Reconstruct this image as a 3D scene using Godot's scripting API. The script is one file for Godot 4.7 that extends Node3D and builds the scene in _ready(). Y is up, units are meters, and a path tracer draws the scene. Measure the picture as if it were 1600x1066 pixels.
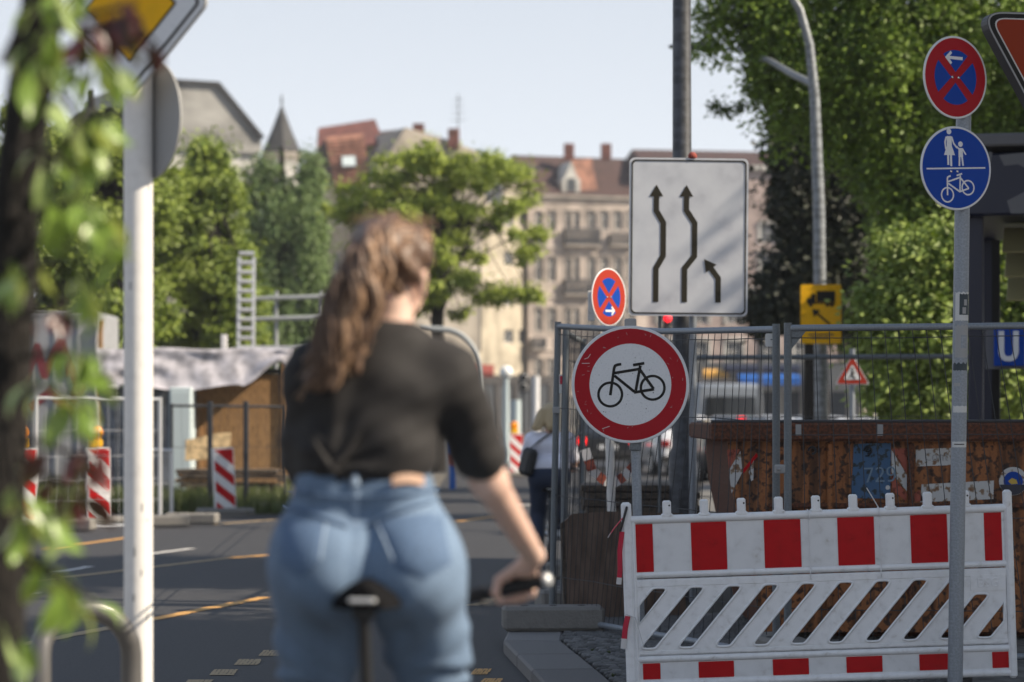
extends Node3D
# Street with road works: a cyclist seen from behind, barrier and signs in focus, old town houses behind.
const F := 3778.0      # focal length in pixels of a picture 1600 wide
const EYE := 1.48      # camera height above the road
const HOR := 648.0     # picture row of the horizon
const KERB := 0.08     # pavement height
var rng := RandomNumberGenerator.new()
var names := {}
var tex := {}
var M := {}

# ---------- scene ----------
func _ready() -> void:
	rng.seed = 20240512
	var cam := Camera3D.new()
	cam.name = "camera"
	var lens := CameraAttributesPhysical.new()
	lens.frustum_focal_length = 85.0
	lens.frustum_focus_distance = 13.2
	lens.frustum_near = 0.1
	lens.frustum_far = 3000.0
	lens.exposure_aperture = 2.2
	lens.auto_exposure_enabled = false
	cam.attributes = lens
	add_child(cam)
	cam.keep_aspect = Camera3D.KEEP_HEIGHT
	cam.near = 0.1
	cam.far = 3000.0
	cam.projection = Camera3D.PROJECTION_FRUSTUM
	cam.size = 0.1 * 1066.0 / F
	cam.frustum_offset = Vector2(0.0, 0.1 * (HOR - 533.0) / F)
	cam.position = Vector3(0, EYE, 0)
	cam.current = true
	var env := Environment.new()
	env.background_mode = Environment.BG_SKY
	env.tonemap_mode = Environment.TONE_MAPPER_LINEAR
	env.tonemap_exposure = 1.65
	env.sdfgi_enabled = true
	env.ssao_enabled = true
	env.ssil_enabled = true
	var sm := ProceduralSkyMaterial.new()
	sm.sky_top_color = Color(0.43, 0.49, 0.58)
	sm.sky_horizon_color = Color(0.826, 0.842, 0.857)
	sm.sky_curve = 0.20
	sm.ground_bottom_color = Color(0.25, 0.24, 0.23)
	sm.ground_horizon_color = Color(0.75, 0.76, 0.78)
	sm.sun_angle_max = 1.0
	env.fog_enabled = true
	env.fog_density = 0.00042
	env.fog_light_color = Color(0.90, 0.92, 0.95)
	var sky := Sky.new()
	sky.sky_material = sm
	env.sky = sky
	var we := WorldEnvironment.new()
	we.name = "world"
	we.environment = env
	add_child(we)
	var sun := DirectionalLight3D.new()
	sun.name = "sun"
	sun.light_color = Color(1.0, 0.94, 0.85)
	sun.light_energy = 1.6
	sun.light_angular_distance = 0.5
	sun.shadow_enabled = true
	add_child(sun)
	sun.look_at_from_position(Vector3(76, 60, 18), Vector3.ZERO)
	materials()
	ground()
	buildings()
	trees()
	site()
	lamps()
	station()
	traffic()
	skip()
	near_fences()
	barrier()
	sign_posts()
	near_tree()
	bike_stand()
	woman()
	far_cyclist()

# ---------- placing ----------
func P(px: float, py: float, d: float) -> Vector3:
	return Vector3((px - 800.0) * d / F, EYE + (HOR - py) * d / F, -d)

func G(px: float, py: float, y := 0.0) -> Vector3:
	var d := (EYE - y) * F / (py - HOR)
	return Vector3((px - 800.0) * d / F, y, -d)

func numbered(called: String, parent: Node) -> String:
	var key := str(parent.get_instance_id()) + called
	var n: int = names.get(key, 0)
	names[key] = n + 1
	return called if n == 0 else "%s_%03d" % [called, n]

func tag(o: Node, label := "", category := "", group := "", kind := "") -> Node:
	if label: o.set_meta("label", label)
	if category: o.set_meta("category", category)
	if group: o.set_meta("group", group)
	if kind: o.set_meta("kind", kind)
	return o

func thing(called: String, label: String, category: String, at := Vector3.ZERO, turn := 0.0, group := "") -> Node3D:
	var o := Node3D.new()
	o.name = numbered(called, self)
	add_child(o, true)
	o.position = at
	o.rotation.y = turn
	tag(o, label, category, group)
	return o

func mesh_of(what) -> Mesh:
	if what is SurfaceTool:
		what.generate_normals()
		return what.commit()
	return what

func put(called: String, what, mat: Material, parent: Node = null) -> MeshInstance3D:
	var o := MeshInstance3D.new()
	o.mesh = mesh_of(what)
	o.material_override = mat
	var p: Node = parent if parent else self
	o.name = numbered(called, p)
	p.add_child(o, true)
	return o

func copy(o: Node3D, at: Vector3, turn: float, label: String) -> Node3D:
	var c: Node3D = o.duplicate()
	c.name = numbered(String(o.name), self)
	add_child(c, true)
	c.position = at
	c.rotation.y = turn
	c.set_meta("label", label)
	return c

func tf(at := Vector3.ZERO, rx := 0.0, ry := 0.0, rz := 0.0) -> Transform3D:
	return Transform3D(Basis.from_euler(Vector3(rx, ry, rz)), at)

func along(a: Vector3, b: Vector3) -> Transform3D:  # z axis from a to b, centred
	var z := (b - a).normalized()
	var up := Vector3.UP if absf(z.y) < 0.98 else Vector3.RIGHT
	var x := up.cross(z).normalized()
	return Transform3D(Basis(x, z.cross(x), z), (a + b) * 0.5)

# ---------- shapes ----------
func S() -> SurfaceTool:
	var st := SurfaceTool.new()
	st.begin(Mesh.PRIMITIVE_TRIANGLES)
	st.set_smooth_group(-1)
	return st

func tri(st: SurfaceTool, a: Vector3, b: Vector3, c: Vector3) -> void:
	st.add_vertex(a); st.add_vertex(b); st.add_vertex(c)

func quad(st: SurfaceTool, a: Vector3, b: Vector3, c: Vector3, d: Vector3) -> void:  # clockwise seen from the front
	tri(st, a, b, c); tri(st, a, c, d)

func box(st: SurfaceTool, xf: Transform3D, size: Vector3, bev := 0.0) -> void:
	st.set_smooth_group(-1)
	var h := size * 0.5
	if bev <= 0.0:
		for ax in 3:
			for s in [-1.0, 1.0]:
				var n := Vector3.ZERO; n[ax] = h[ax] * s
				var u := Vector3.ZERO; u[(ax + 1) % 3] = h[(ax + 1) % 3]
				var v := Vector3.ZERO; v[(ax + 2) % 3] = h[(ax + 2) % 3] * s
				quad(st, xf * (n - u - v), xf * (n - u + v), xf * (n + u + v), xf * (n + u - v))
		return
	var b := minf(bev, minf(h.x, minf(h.y, h.z)) * 0.8)
	for ax in 3:
		var a1 := (ax + 1) % 3
		var a2 := (ax + 2) % 3
		for s in [-1.0, 1.0]:
			var n := Vector3.ZERO; n[ax] = h[ax] * s
			var u := Vector3.ZERO; u[a1] = h[a1] - b
			var v := Vector3.ZERO; v[a2] = (h[a2] - b) * s
			quad(st, xf * (n - u - v), xf * (n - u + v), xf * (n + u + v), xf * (n + u - v))
		for s1 in [-1.0, 1.0]:
			for s2 in [-1.0, 1.0]:  # edge along ax, between the faces a1 and a2
				var p := Vector3.ZERO; p[a1] = h[a1] * s1; p[a2] = (h[a2] - b) * s2
				var q := Vector3.ZERO; q[a1] = (h[a1] - b) * s1; q[a2] = h[a2] * s2
				var l := Vector3.ZERO; l[ax] = h[ax] - b
				if s1 * s2 > 0: quad(st, xf * (p - l), xf * (p + l), xf * (q + l), xf * (q - l))
				else: quad(st, xf * (p - l), xf * (q - l), xf * (q + l), xf * (p + l))
	for sx in [-1.0, 1.0]:
		for sy in [-1.0, 1.0]:
			for sz in [-1.0, 1.0]:
				var c := Vector3(sx * h.x, sy * h.y, sz * h.z)
				var i := Vector3(sx * b, sy * b, sz * b)
				var A := c - Vector3(0, i.y, i.z)
				var B := c - Vector3(i.x, 0, i.z)
				var C := c - Vector3(i.x, i.y, 0)
				if sx * sy * sz > 0: tri(st, xf * A, xf * C, xf * B)
				else: tri(st, xf * A, xf * B, xf * C)

func bar(st: SurfaceTool, a: Vector3, b: Vector3, w: float, h: float, bev := 0.0) -> void:
	box(st, along(a, b), Vector3(w, h, a.distance_to(b)), bev)

func tube(st: SurfaceTool, pts: Array, r, n := 10, caps := true, group := 1, squash := 1.0) -> void:
	var count := pts.size()
	var rings := []
	var up := Vector3.UP
	var d0: Vector3 = (pts[1] - pts[0]).normalized()
	if absf(d0.dot(up)) > 0.9: up = Vector3.BACK
	for i in count:
		var dir: Vector3
		if i == 0: dir = pts[1] - pts[0]
		elif i == count - 1: dir = pts[i] - pts[i - 1]
		else: dir = (pts[i + 1] - pts[i]).normalized() + (pts[i] - pts[i - 1]).normalized()
		dir = dir.normalized()
		var side := up.cross(dir).normalized()
		up = dir.cross(side).normalized()
		var rad: float = r[i] if r is Array else r
		var ring := PackedVector3Array()
		for k in n:
			var t := TAU * k / n
			ring.append(pts[i] + (side * cos(t) + up * sin(t) * squash) * rad)
		rings.append(ring)
	st.set_smooth_group(group)
	for i in count - 1:
		for k in n:
			var j := (k + 1) % n
			quad(st, rings[i][k], rings[i + 1][k], rings[i + 1][j], rings[i][j])
	if caps:
		st.set_smooth_group(-1)
		for k in range(1, n - 1):
			tri(st, rings[0][0], rings[0][k], rings[0][k + 1])
			tri(st, rings[count - 1][0], rings[count - 1][k + 1], rings[count - 1][k])
	st.set_smooth_group(-1)

func lathe(st: SurfaceTool, prof: Array, n: int, xf := Transform3D(), group := 1) -> void:  # profile of (radius, height), bottom to top
	st.set_smooth_group(group)
	for i in prof.size() - 1:
		var p: Vector2 = prof[i]
		var q: Vector2 = prof[i + 1]
		for k in n:
			var t := TAU * k / n
			var u := TAU * (k + 1) / n
			var a := xf * Vector3(p.x * cos(t), p.y, p.x * sin(t))
			var b := xf * Vector3(q.x * cos(t), q.y, q.x * sin(t))
			var c := xf * Vector3(q.x * cos(u), q.y, q.x * sin(u))
			var d := xf * Vector3(p.x * cos(u), p.y, p.x * sin(u))
			if q.x > 0.0: tri(st, a, c, b)
			if p.x > 0.0: tri(st, a, d, c)
	st.set_smooth_group(-1)

func face(st: SurfaceTool, poly: PackedVector2Array, xf: Transform3D, z := 0.0) -> void:
	var ids := Geometry2D.triangulate_polygon(poly)
	for i in range(0, ids.size(), 3):
		var a := poly[ids[i]]
		var b := poly[ids[i + 1]]
		var c := poly[ids[i + 2]]
		if (b - a).cross(c - a) > 0.0:
			var t := b
			b = c
			c = t
		tri(st, xf * Vector3(a.x, a.y, z), xf * Vector3(b.x, b.y, z), xf * Vector3(c.x, c.y, z))

func prism(st: SurfaceTool, poly: PackedVector2Array, z0: float, z1: float, xf := Transform3D()) -> void:
	var p := poly
	if Geometry2D.is_polygon_clockwise(p):
		p = p.duplicate()
		p.reverse()
	face(st, p, xf, z1)
	var back := p.duplicate()
	for i in back.size(): back[i].x = -back[i].x
	face(st, back, xf * Transform3D(Basis(Vector3.UP, PI), Vector3.ZERO), -z0)
	for i in p.size():
		var a := p[i]
		var b := p[(i + 1) % p.size()]
		quad(st, xf * Vector3(a.x, a.y, z0), xf * Vector3(a.x, a.y, z1), xf * Vector3(b.x, b.y, z1), xf * Vector3(b.x, b.y, z0))

func circle(r: float, n := 48, c := Vector2.ZERO, a0 := 0.0, a1 := TAU) -> PackedVector2Array:
	var p := PackedVector2Array()
	var whole := a1 - a0 >= TAU - 0.001
	for i in (n if whole else n + 1):
		var t := a0 + (a1 - a0) * i / n
		p.append(c + Vector2(cos(t), sin(t)) * r)
	return p

func ring(st: SurfaceTool, r0: float, r1: float, xf: Transform3D, z := 0.0, c := Vector2.ZERO, n := 56) -> void:
	for i in n:
		var t := TAU * i / n
		var u := TAU * (i + 1) / n
		var A := c + Vector2(cos(t), sin(t)) * r0
		var B := c + Vector2(cos(t), sin(t)) * r1
		var C := c + Vector2(cos(u), sin(u)) * r1
		var D := c + Vector2(cos(u), sin(u)) * r0
		quad(st, xf * Vector3(A.x, A.y, z), xf * Vector3(D.x, D.y, z), xf * Vector3(C.x, C.y, z), xf * Vector3(B.x, B.y, z))

func stroke(st: SurfaceTool, pts: Array, w: float, xf: Transform3D, z := 0.0, round_ends := false) -> void:
	var line := PackedVector2Array(pts)
	for poly in Geometry2D.offset_polyline(line, w * 0.5, Geometry2D.JOIN_MITER, Geometry2D.END_ROUND if round_ends else Geometry2D.END_BUTT):
		face(st, poly, xf, z)

func rrect(x0: float, y0: float, x1: float, y1: float, r: float, n := 5) -> PackedVector2Array:
	var p := PackedVector2Array()
	for c in [[x1 - r, y1 - r, 0.0], [x0 + r, y1 - r, PI / 2], [x0 + r, y0 + r, PI], [x1 - r, y0 + r, PI * 1.5]]:
		for i in n + 1:
			var t: float = c[2] + PI / 2 * i / n
			p.append(Vector2(c[0] + cos(t) * r, c[1] + sin(t) * r))
	return p

func rounded(poly: Array, r: float, n := 4) -> PackedVector2Array:  # polygon with its corners rounded
	var out := PackedVector2Array()
	var m := poly.size()
	for i in m:
		var p: Vector2 = poly[i]
		var a: Vector2 = (poly[(i + m - 1) % m] - p)
		var b: Vector2 = (poly[(i + 1) % m] - p)
		var half := absf(a.angle_to(b)) * 0.5
		var cut := minf(r / tan(half), minf(a.length(), b.length()) * 0.49)
		var A := p + a.normalized() * cut
		var B := p + b.normalized() * cut
		for k in n + 1:
			var t := float(k) / n
			out.append(A.lerp(p, t).lerp(p.lerp(B, t), t))
	return out

func words(text: String, size: float, depth: float, bold := false) -> TextMesh:
	var t := TextMesh.new()
	var f := SystemFont.new()
	f.font_names = PackedStringArray(["Droid Sans"])
	if bold: f.font_weight = 700
	t.font = f
	t.text = text
	t.font_size = 64
	t.pixel_size = size / 46.0
	t.depth = depth
	t.curve_step = 3.0
	return t

# ---------- materials ----------
func ntex(called: String, freq: float, stops: Array, size := 512, oct := 4, type := FastNoiseLite.TYPE_SIMPLEX_SMOOTH, fractal := FastNoiseLite.FRACTAL_FBM, as_normal := false, bump := 4.0) -> NoiseTexture2D:
	if tex.has(called): return tex[called]
	var n := FastNoiseLite.new()
	n.seed = called.hash() % 10000
	n.noise_type = type
	n.frequency = freq
	n.fractal_type = fractal
	n.fractal_octaves = oct
	var t := NoiseTexture2D.new()
	t.width = size
	t.height = size
	t.seamless = true
	t.noise = n
	if as_normal:
		t.as_normal_map = true
		t.bump_strength = bump
	else:
		var g := Gradient.new()
		var offs := PackedFloat32Array()
		var cols := PackedColorArray()
		for s in stops:
			offs.append(s[0])
			var c = s[1]
			cols.append(c if c is Color else Color(c, c, c))
		g.offsets = offs
		g.colors = cols
		t.color_ramp = g
	tex[called] = t
	return t

func mat(called: String, r: float, g: float, b: float, rough := 0.7, metal := 0.0) -> StandardMaterial3D:
	var m := StandardMaterial3D.new()
	m.resource_name = called
	m.albedo_color = Color(r, g, b).linear_to_srgb()
	m.roughness = rough
	m.metallic = metal
	M[called] = m
	return m

func wear(m: StandardMaterial3D, t: Texture2D, scale := 1.0, world := false) -> StandardMaterial3D:
	m.albedo_texture = t
	m.uv1_triplanar = true
	m.uv1_world_triplanar = world
	m.uv1_scale = Vector3.ONE * scale
	return m

func relief(m: StandardMaterial3D, t: Texture2D, cm: float) -> StandardMaterial3D:
	m.heightmap_enabled = true
	m.heightmap_texture = t
	m.heightmap_scale = cm
	return m

func materials() -> void:
	var mottled := ntex("mottled", 0.012, [[0.0, 0.62], [0.45, 0.86], [0.7, 1.0], [1.0, 1.0]], 512, 5)
	var speckle := ntex("speckle", 0.22, [[0.0, 0.45], [0.5, 0.85], [1.0, 1.0]], 512, 3)
	var patches := ntex("patches", 0.006, [[0.0, 0.6], [0.5, 0.85], [1.0, 1.0]], 512, 6)
	var dirt := ntex("dirt", 0.009, [[0.0, Color(0.82, 0.80, 0.77)], [0.14, Color(0.93, 0.925, 0.92)], [0.3, Color(0.975, 0.975, 0.975)], [0.6, Color.WHITE], [1.0, Color.WHITE]], 1024, 6)
	var grain := ntex("grain", 0.05, [[0.0, 0.3], [0.5, 0.6], [1.0, 0.9]], 512, 3)
	var zinc := ntex("zinc", 0.03, [[0.0, 0.80], [0.4, 0.9], [0.7, 0.97], [1.0, 1.0]], 512, 3, FastNoiseLite.TYPE_CELLULAR)
	wear(mat("asphalt", 0.052, 0.052, 0.057, 0.75), ntex("asphalt_grains", 0.16, [[0.0, 0.2], [0.4, 0.65], [0.6, 0.95], [0.8, 1.0], [1.0, 1.6]], 1024, 5), 0.9, true)
	relief(M.asphalt, grain, 0.6)
	wear(mat("paving", 0.17, 0.165, 0.155, 0.85), mottled, 0.8, true)
	wear(mat("earth", 0.11, 0.09, 0.065, 0.95), patches, 0.25, true)
	wear(mat("site_ground", 0.17, 0.15, 0.12, 0.95), patches, 0.3, true)
	for i in 4:
		var k := [0.75, 1.0, 1.3, 0.6][i] as float
		wear(mat("granite%d" % i, 0.25 * k, 0.24 * k, 0.235 * k, 0.8), speckle, 3.0, true)
		relief(M["granite%d" % i], grain, 0.4)
		wear(mat("cobble%d" % i, 0.2 * k, 0.2 * k, 0.2 * k, 0.75), speckle, 5.0, true)
		relief(M["cobble%d" % i], grain, 0.5)
	wear(mat("joint", 0.045, 0.04, 0.034, 0.95), speckle, 2.0, true)
	wear(mat("concrete", 0.2, 0.19, 0.175, 0.9), dirt, 1.6)
	relief(M.concrete, grain, 0.6)
	wear(mat("yellow_paint", 0.58, 0.31, 0.085, 0.7), dirt, 0.9, true)
	wear(mat("faded_paint", 0.38, 0.28, 0.16, 0.75), dirt, 1.3, true)
	wear(mat("white_paint", 0.6, 0.58, 0.55, 0.75), dirt, 1.1, true)
	wear(mat("white_plastic", 0.78, 0.78, 0.79, 0.42), dirt, 1.7)
	wear(mat("foil_white", 0.70, 0.70, 0.71, 0.35), dirt, 1.1)
	wear(mat("foil_red", 0.46, 0.006, 0.010, 0.32), dirt, 1.4)
	wear(mat("sign_white", 0.68, 0.69, 0.71, 0.35), ntex("sign_dirt", 0.03, [[0.0, Color(0.55, 0.55, 0.57)], [0.12, Color(0.84, 0.84, 0.85)], [0.26, Color(0.97, 0.97, 0.97)], [1.0, Color.WHITE]], 1024, 6), 2.2)
	wear(mat("board_white", 0.6, 0.62, 0.66, 0.4), ntex("board_dirt", 0.004, [[0.0, Color(0.88, 0.88, 0.89)], [0.3, Color(0.95, 0.95, 0.955)], [0.6, Color(0.985, 0.985, 0.985)], [1.0, Color.WHITE]], 1024, 6), 0.8)
	wear(mat("sign_red", 0.36, 0.010, 0.018, 0.33), ntex("sign_scratches", 0.05, [[0.0, Color(1, 1, 1)], [0.72, Color(1, 1, 1)], [0.8, Color(1.0, 0.9, 0.9)], [1.0, Color(0.75, 0.7, 0.7)]], 512, 5), 2.0)
	mat("sign_red_far", 0.34, 0.035, 0.02, 0.4)
	mat("sign_blue", 0.004, 0.05, 0.32, 0.33)
	mat("sign_black", 0.018, 0.017, 0.016, 0.5)
	mat("lane_black", 0.035, 0.031, 0.022, 0.5)
	wear(mat("sign_yellow", 0.78, 0.42, 0.01, 0.4), dirt, 1.2)
	mat("sign_orange", 0.25, 0.03, 0.008, 0.4)
	wear(mat("zinc_steel", 0.30, 0.33, 0.37, 0.5, 0.35), zinc, 6.0)
	wear(mat("dark_zinc", 0.17, 0.19, 0.205, 0.55, 0.15), zinc, 6.0)
	wear(mat("pole_white", 0.72, 0.70, 0.67, 0.5), dirt, 1.5)
	wear(mat("lamp_grey", 0.075, 0.08, 0.092, 0.5, 0.2), mottled, 2.0)
	wear(mat("lamp_pale", 0.26, 0.28, 0.30, 0.5, 0.2), mottled, 2.0)
	mat("brushed_steel", 0.15, 0.145, 0.14, 0.33, 0.45)
	mat("alu", 0.62, 0.63, 0.64, 0.4, 0.5)
	mat("chrome", 0.7, 0.7, 0.7, 0.15, 1.0)
	mat("rubber", 0.015, 0.015, 0.016, 0.7)
	mat("black_plastic", 0.012, 0.012, 0.013, 0.6)
	mat("saddle_cover", 0.008, 0.008, 0.009, 0.9).metallic_specular = 0.2
	mat("dark_metal", 0.03, 0.033, 0.04, 0.5, 0.3)
	var streaks := ntex("streaks", 0.012, [[0.0, 0.45], [0.35, 0.75], [0.55, 1.0], [1.0, 1.0]], 1024, 5)
	streaks.height = 96
	# skip: paint worn through to rust
	wear(mat("rusty_paint", 1, 1, 1, 0.75), ntex("rust_paint", 0.02, [[0.0, Color(0.20, 0.13, 0.10)], [0.3, Color(0.27, 0.165, 0.11)], [0.40, Color(0.46, 0.28, 0.16)], [0.5, Color(0.60, 0.38, 0.21)], [0.75, Color(0.55, 0.34, 0.19)], [1.0, Color(0.47, 0.28, 0.16)]], 1024, 7), 0.9)
	M.rusty_paint.uv1_scale = Vector3(0.8, 0.75, 0.8)
	M.rusty_paint.detail_enabled = true
	M.rusty_paint.detail_blend_mode = BaseMaterial3D.BLEND_MODE_MUL
	M.rusty_paint.detail_albedo = streaks
	relief(M.rusty_paint, tex.rust_paint, 0.5)
	wear(mat("rust_dark", 1, 1, 1, 0.85), ntex("rust_rim", 0.03, [[0.0, Color(0.16, 0.10, 0.075)], [0.5, Color(0.34, 0.20, 0.13)], [0.75, Color(0.42, 0.23, 0.13)], [1.0, Color(0.5, 0.4, 0.34)]], 1024, 6), 1.2)
	relief(M.rust_dark, tex.rust_rim, 0.6)
	wear(mat("worn_blue", 0.035, 0.10, 0.21, 0.6), ntex("blue_wear", 0.02, [[0.0, Color(0.6, 0.35, 0.2)], [0.3, Color(0.7, 0.6, 0.5)], [0.42, Color(1, 1, 1)], [1.0, Color(1, 1, 1)]], 512, 6), 1.5)
	wear(mat("worn_white", 0.5, 0.5, 0.5, 0.6), tex.blue_wear, 1.5)
	wear(mat("worn_red", 0.33, 0.07, 0.04, 0.6), tex.blue_wear, 1.5)
	mat("weed_green", 0.05, 0.07, 0.02, 0.8)
	mat("worn_yellow", 0.55, 0.38, 0.06, 0.6)
	# wood
	var wood := ntex("wood_grain", 0.02, [[0.0, 0.6], [0.4, 0.85], [0.6, 1.0], [1.0, 0.8]], 512, 5)
	wear(mat("plywood_dark", 0.20, 0.135, 0.10, 0.7), mottled, 1.0)
	M.plywood_dark.uv1_scale = Vector3(2, 0.5, 2)
	wear(mat("plywood", 0.42, 0.24, 0.105, 0.7), wood, 1.0)
	M.plywood.uv1_scale = Vector3(3, 0.5, 3)
	wear(mat("plywood_pale", 0.72, 0.52, 0.28, 0.7), wood, 0.5)
	wear(mat("timber_old", 0.11, 0.085, 0.065, 0.85), wood, 1.5)
	wear(mat("bark", 0.020, 0.016, 0.013, 0.95), ntex("bark_ridges", 0.03, [[0.0, 0.3], [0.5, 0.8], [1.0, 1.0]], 512, 5), 1.0)
	M.bark.uv1_scale = Vector3(4, 0.9, 4)
	relief(M.bark, tex.bark_ridges, 3.0)
	wear(mat("tarp", 0.52, 0.50, 0.54, 0.45), mottled, 0.6)
	wear(mat("hoarding", 0.17, 0.19, 0.225, 0.6, 0.1), mottled, 0.5)
	wear(mat("hut_grey", 0.30, 0.31, 0.33, 0.6), dirt, 0.5)
	mat("graffiti", 0.16, 0.02, 0.03, 0.6)
	mat("pale_cyan", 0.50, 0.58, 0.60, 0.6)
	mat("number_blue", 0.16, 0.24, 0.32, 0.7)
	# leaves
	for spec in [["leaf_near", 0.15, 0.24, 0.04, 0.6], ["leaf_pale", 0.26, 0.34, 0.13, 0.5], ["leaf_red", 0.055, 0.012, 0.013, 0.25], ["foliage", 1.0, 1.0, 1.0, 0.6]]:
		var m := mat(spec[0], spec[1], spec[2], spec[3], 0.33)
		m.backlight_enabled = true
		m.backlight = Color(spec[4] * 0.95, spec[4], spec[4] * 0.5)
		m.cull_mode = BaseMaterial3D.CULL_DISABLED
	M.foliage.vertex_color_use_as_albedo = true
	M.foliage.roughness = 0.55
	# glass, lights
	mat("window_glass", 0.05, 0.058, 0.068, 0.5)
	mat("dark_glass", 0.012, 0.014, 0.017, 0.08)
	for spec in [["brake_light", 1.0, 0.03, 0.04, 1.8], ["red_signal", 1.0, 0.05, 0.10, 2.5], ["green_signal", 0.05, 0.9, 0.65, 0.9]]:
		var m := mat(spec[0], spec[1] * 0.5, spec[2] * 0.5, spec[3] * 0.5, 0.3)
		m.emission_enabled = true
		m.emission = Color(spec[1], spec[2], spec[3])
		m.emission_energy_multiplier = spec[4]
	mat("amber_lens", 0.85, 0.28, 0.01, 0.2)
	mat("globe_white", 0.85, 0.86, 0.84, 0.3)
	mat("tail_lens", 0.3, 0.01, 0.01, 0.2)
	for spec in [["car_black", 0.012, 0.013, 0.016], ["car_white", 0.72, 0.73, 0.76], ["car_silver", 0.34, 0.36, 0.40], ["van_grey", 0.20, 0.225, 0.26]]:
		var m := mat(spec[0], spec[1], spec[2], spec[3], 0.3)
		m.clearcoat_enabled = true
		m.clearcoat = 0.8
		m.clearcoat_roughness = 0.08
	# facades
	for spec in [["render_cream", 0.60, 0.53, 0.41], ["render_beige", 0.54, 0.48, 0.40], ["render_grey", 0.40, 0.395, 0.375], ["render_pale", 0.66, 0.65, 0.61], ["stone_pink", 0.66, 0.56, 0.49], ["stone_trim", 0.68, 0.60, 0.53], ["render_rose", 0.47, 0.37, 0.34], ["render_ochre", 0.42, 0.32, 0.18], ["shop_dark", 0.06, 0.055, 0.055]]:
		wear(mat(spec[0], spec[1], spec[2], spec[3], 0.9), patches, 0.12, true)
	for spec in [["tiles_red", 0.24, 0.085, 0.062], ["tiles_orange", 0.52, 0.25, 0.17], ["tiles_brown", 0.085, 0.042, 0.036], ["slate", 0.055, 0.055, 0.058]]:
		wear(mat(spec[0], spec[1], spec[2], spec[3], 0.75), patches, 0.4, true)
	mat("lead_edge", 0.045, 0.045, 0.05, 0.6)
	mat("window_frame", 0.62, 0.60, 0.56, 0.6)
	mat("awning_red", 0.26, 0.05, 0.035, 0.8)
	mat("awning_blue", 0.012, 0.11, 0.42, 0.7)
	mat("shop_yellow", 0.62, 0.34, 0.08, 0.6)
	mat("station_blue", 0.008, 0.010, 0.03, 0.45)
	mat("station_panel", 0.30, 0.27, 0.13, 0.6)
	mat("peeled_grey", 0.14, 0.14, 0.15, 0.8)
	# people
	for spec in [["skin", 0.62, 0.41, 0.325], ["skin_far", 0.5, 0.3, 0.22]]:
		var m := mat(spec[0], spec[1], spec[2], spec[3], 0.5)
		m.subsurf_scatter_enabled = true
		m.subsurf_scatter_strength = 0.08
	wear(mat("denim", 0.165, 0.245, 0.365, 0.85), ntex("denim_weave", 0.06, [[0.0, 0.7], [0.5, 0.95], [1.0, 1.0]], 512, 5), 3.0)
	M.denim.vertex_color_use_as_albedo = true
	wear(mat("denim_mid", 0.10, 0.165, 0.28, 0.85), tex.denim_weave, 3.0)
	mat("denim_dark", 0.075, 0.125, 0.215, 0.85)
	mat("denim_pale", 0.25, 0.33, 0.44, 0.85)
	mat("denim_navy", 0.022, 0.033, 0.065, 0.85)
	mat("leather_patch", 0.42, 0.27, 0.19, 0.7)
	var shirt := mat("shirt_black", 0.013, 0.0115, 0.0118, 0.8)
	shirt.rim_enabled = true
	shirt.rim = 0.12
	shirt.rim_tint = 0.5
	mat("shirt_white", 0.76, 0.77, 0.88, 0.85)
	mat("hair_brown", 0.12, 0.072, 0.048, 0.45)
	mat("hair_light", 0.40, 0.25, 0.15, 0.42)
	mat("hair_blond", 0.46, 0.35, 0.20, 0.5)
	mat("tape_white", 0.62, 0.60, 0.60, 0.4)
	mat("tape_red", 0.5, 0.03, 0.06, 0.4)
	mat("sticker_white", 0.55, 0.55, 0.54, 0.5)
	mat("sticker_dark", 0.02, 0.035, 0.045, 0.5)
	mat("sticker_grey", 0.30, 0.30, 0.30, 0.6)
	mat("rail_grey", 0.30, 0.32, 0.33, 0.6)
	for n in ["sign_red", "foil_red", "sign_blue", "sign_red_far", "sign_orange", "sign_yellow", "tape_red", "sign_black", "lane_black"]:
		M[n].metallic_specular = 0.25
		M[n].roughness = 0.5
# ---------- bodies: smooth joined tapered capsules, meshed as surface nets ----------
func bone_d(p: Vector3, b: Array) -> float:
	var a: Vector3 = b[0]
	var ba: Vector3 = b[1] - a
	var pa := p - a
	var h := clampf(pa.dot(ba) / maxf(ba.dot(ba), 1e-9), 0.0, 1.0)
	return (pa - ba * h).length() - lerpf(b[2], b[3], h)

func field_at(p: Vector3, bones: Array, k: float) -> float:
	var d := 1e3
	for b in bones:
		var e := bone_d(p, b)
		var h := maxf(k - absf(d - e), 0.0) / k
		d = minf(d, e) - h * h * k * 0.25
	return d

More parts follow.
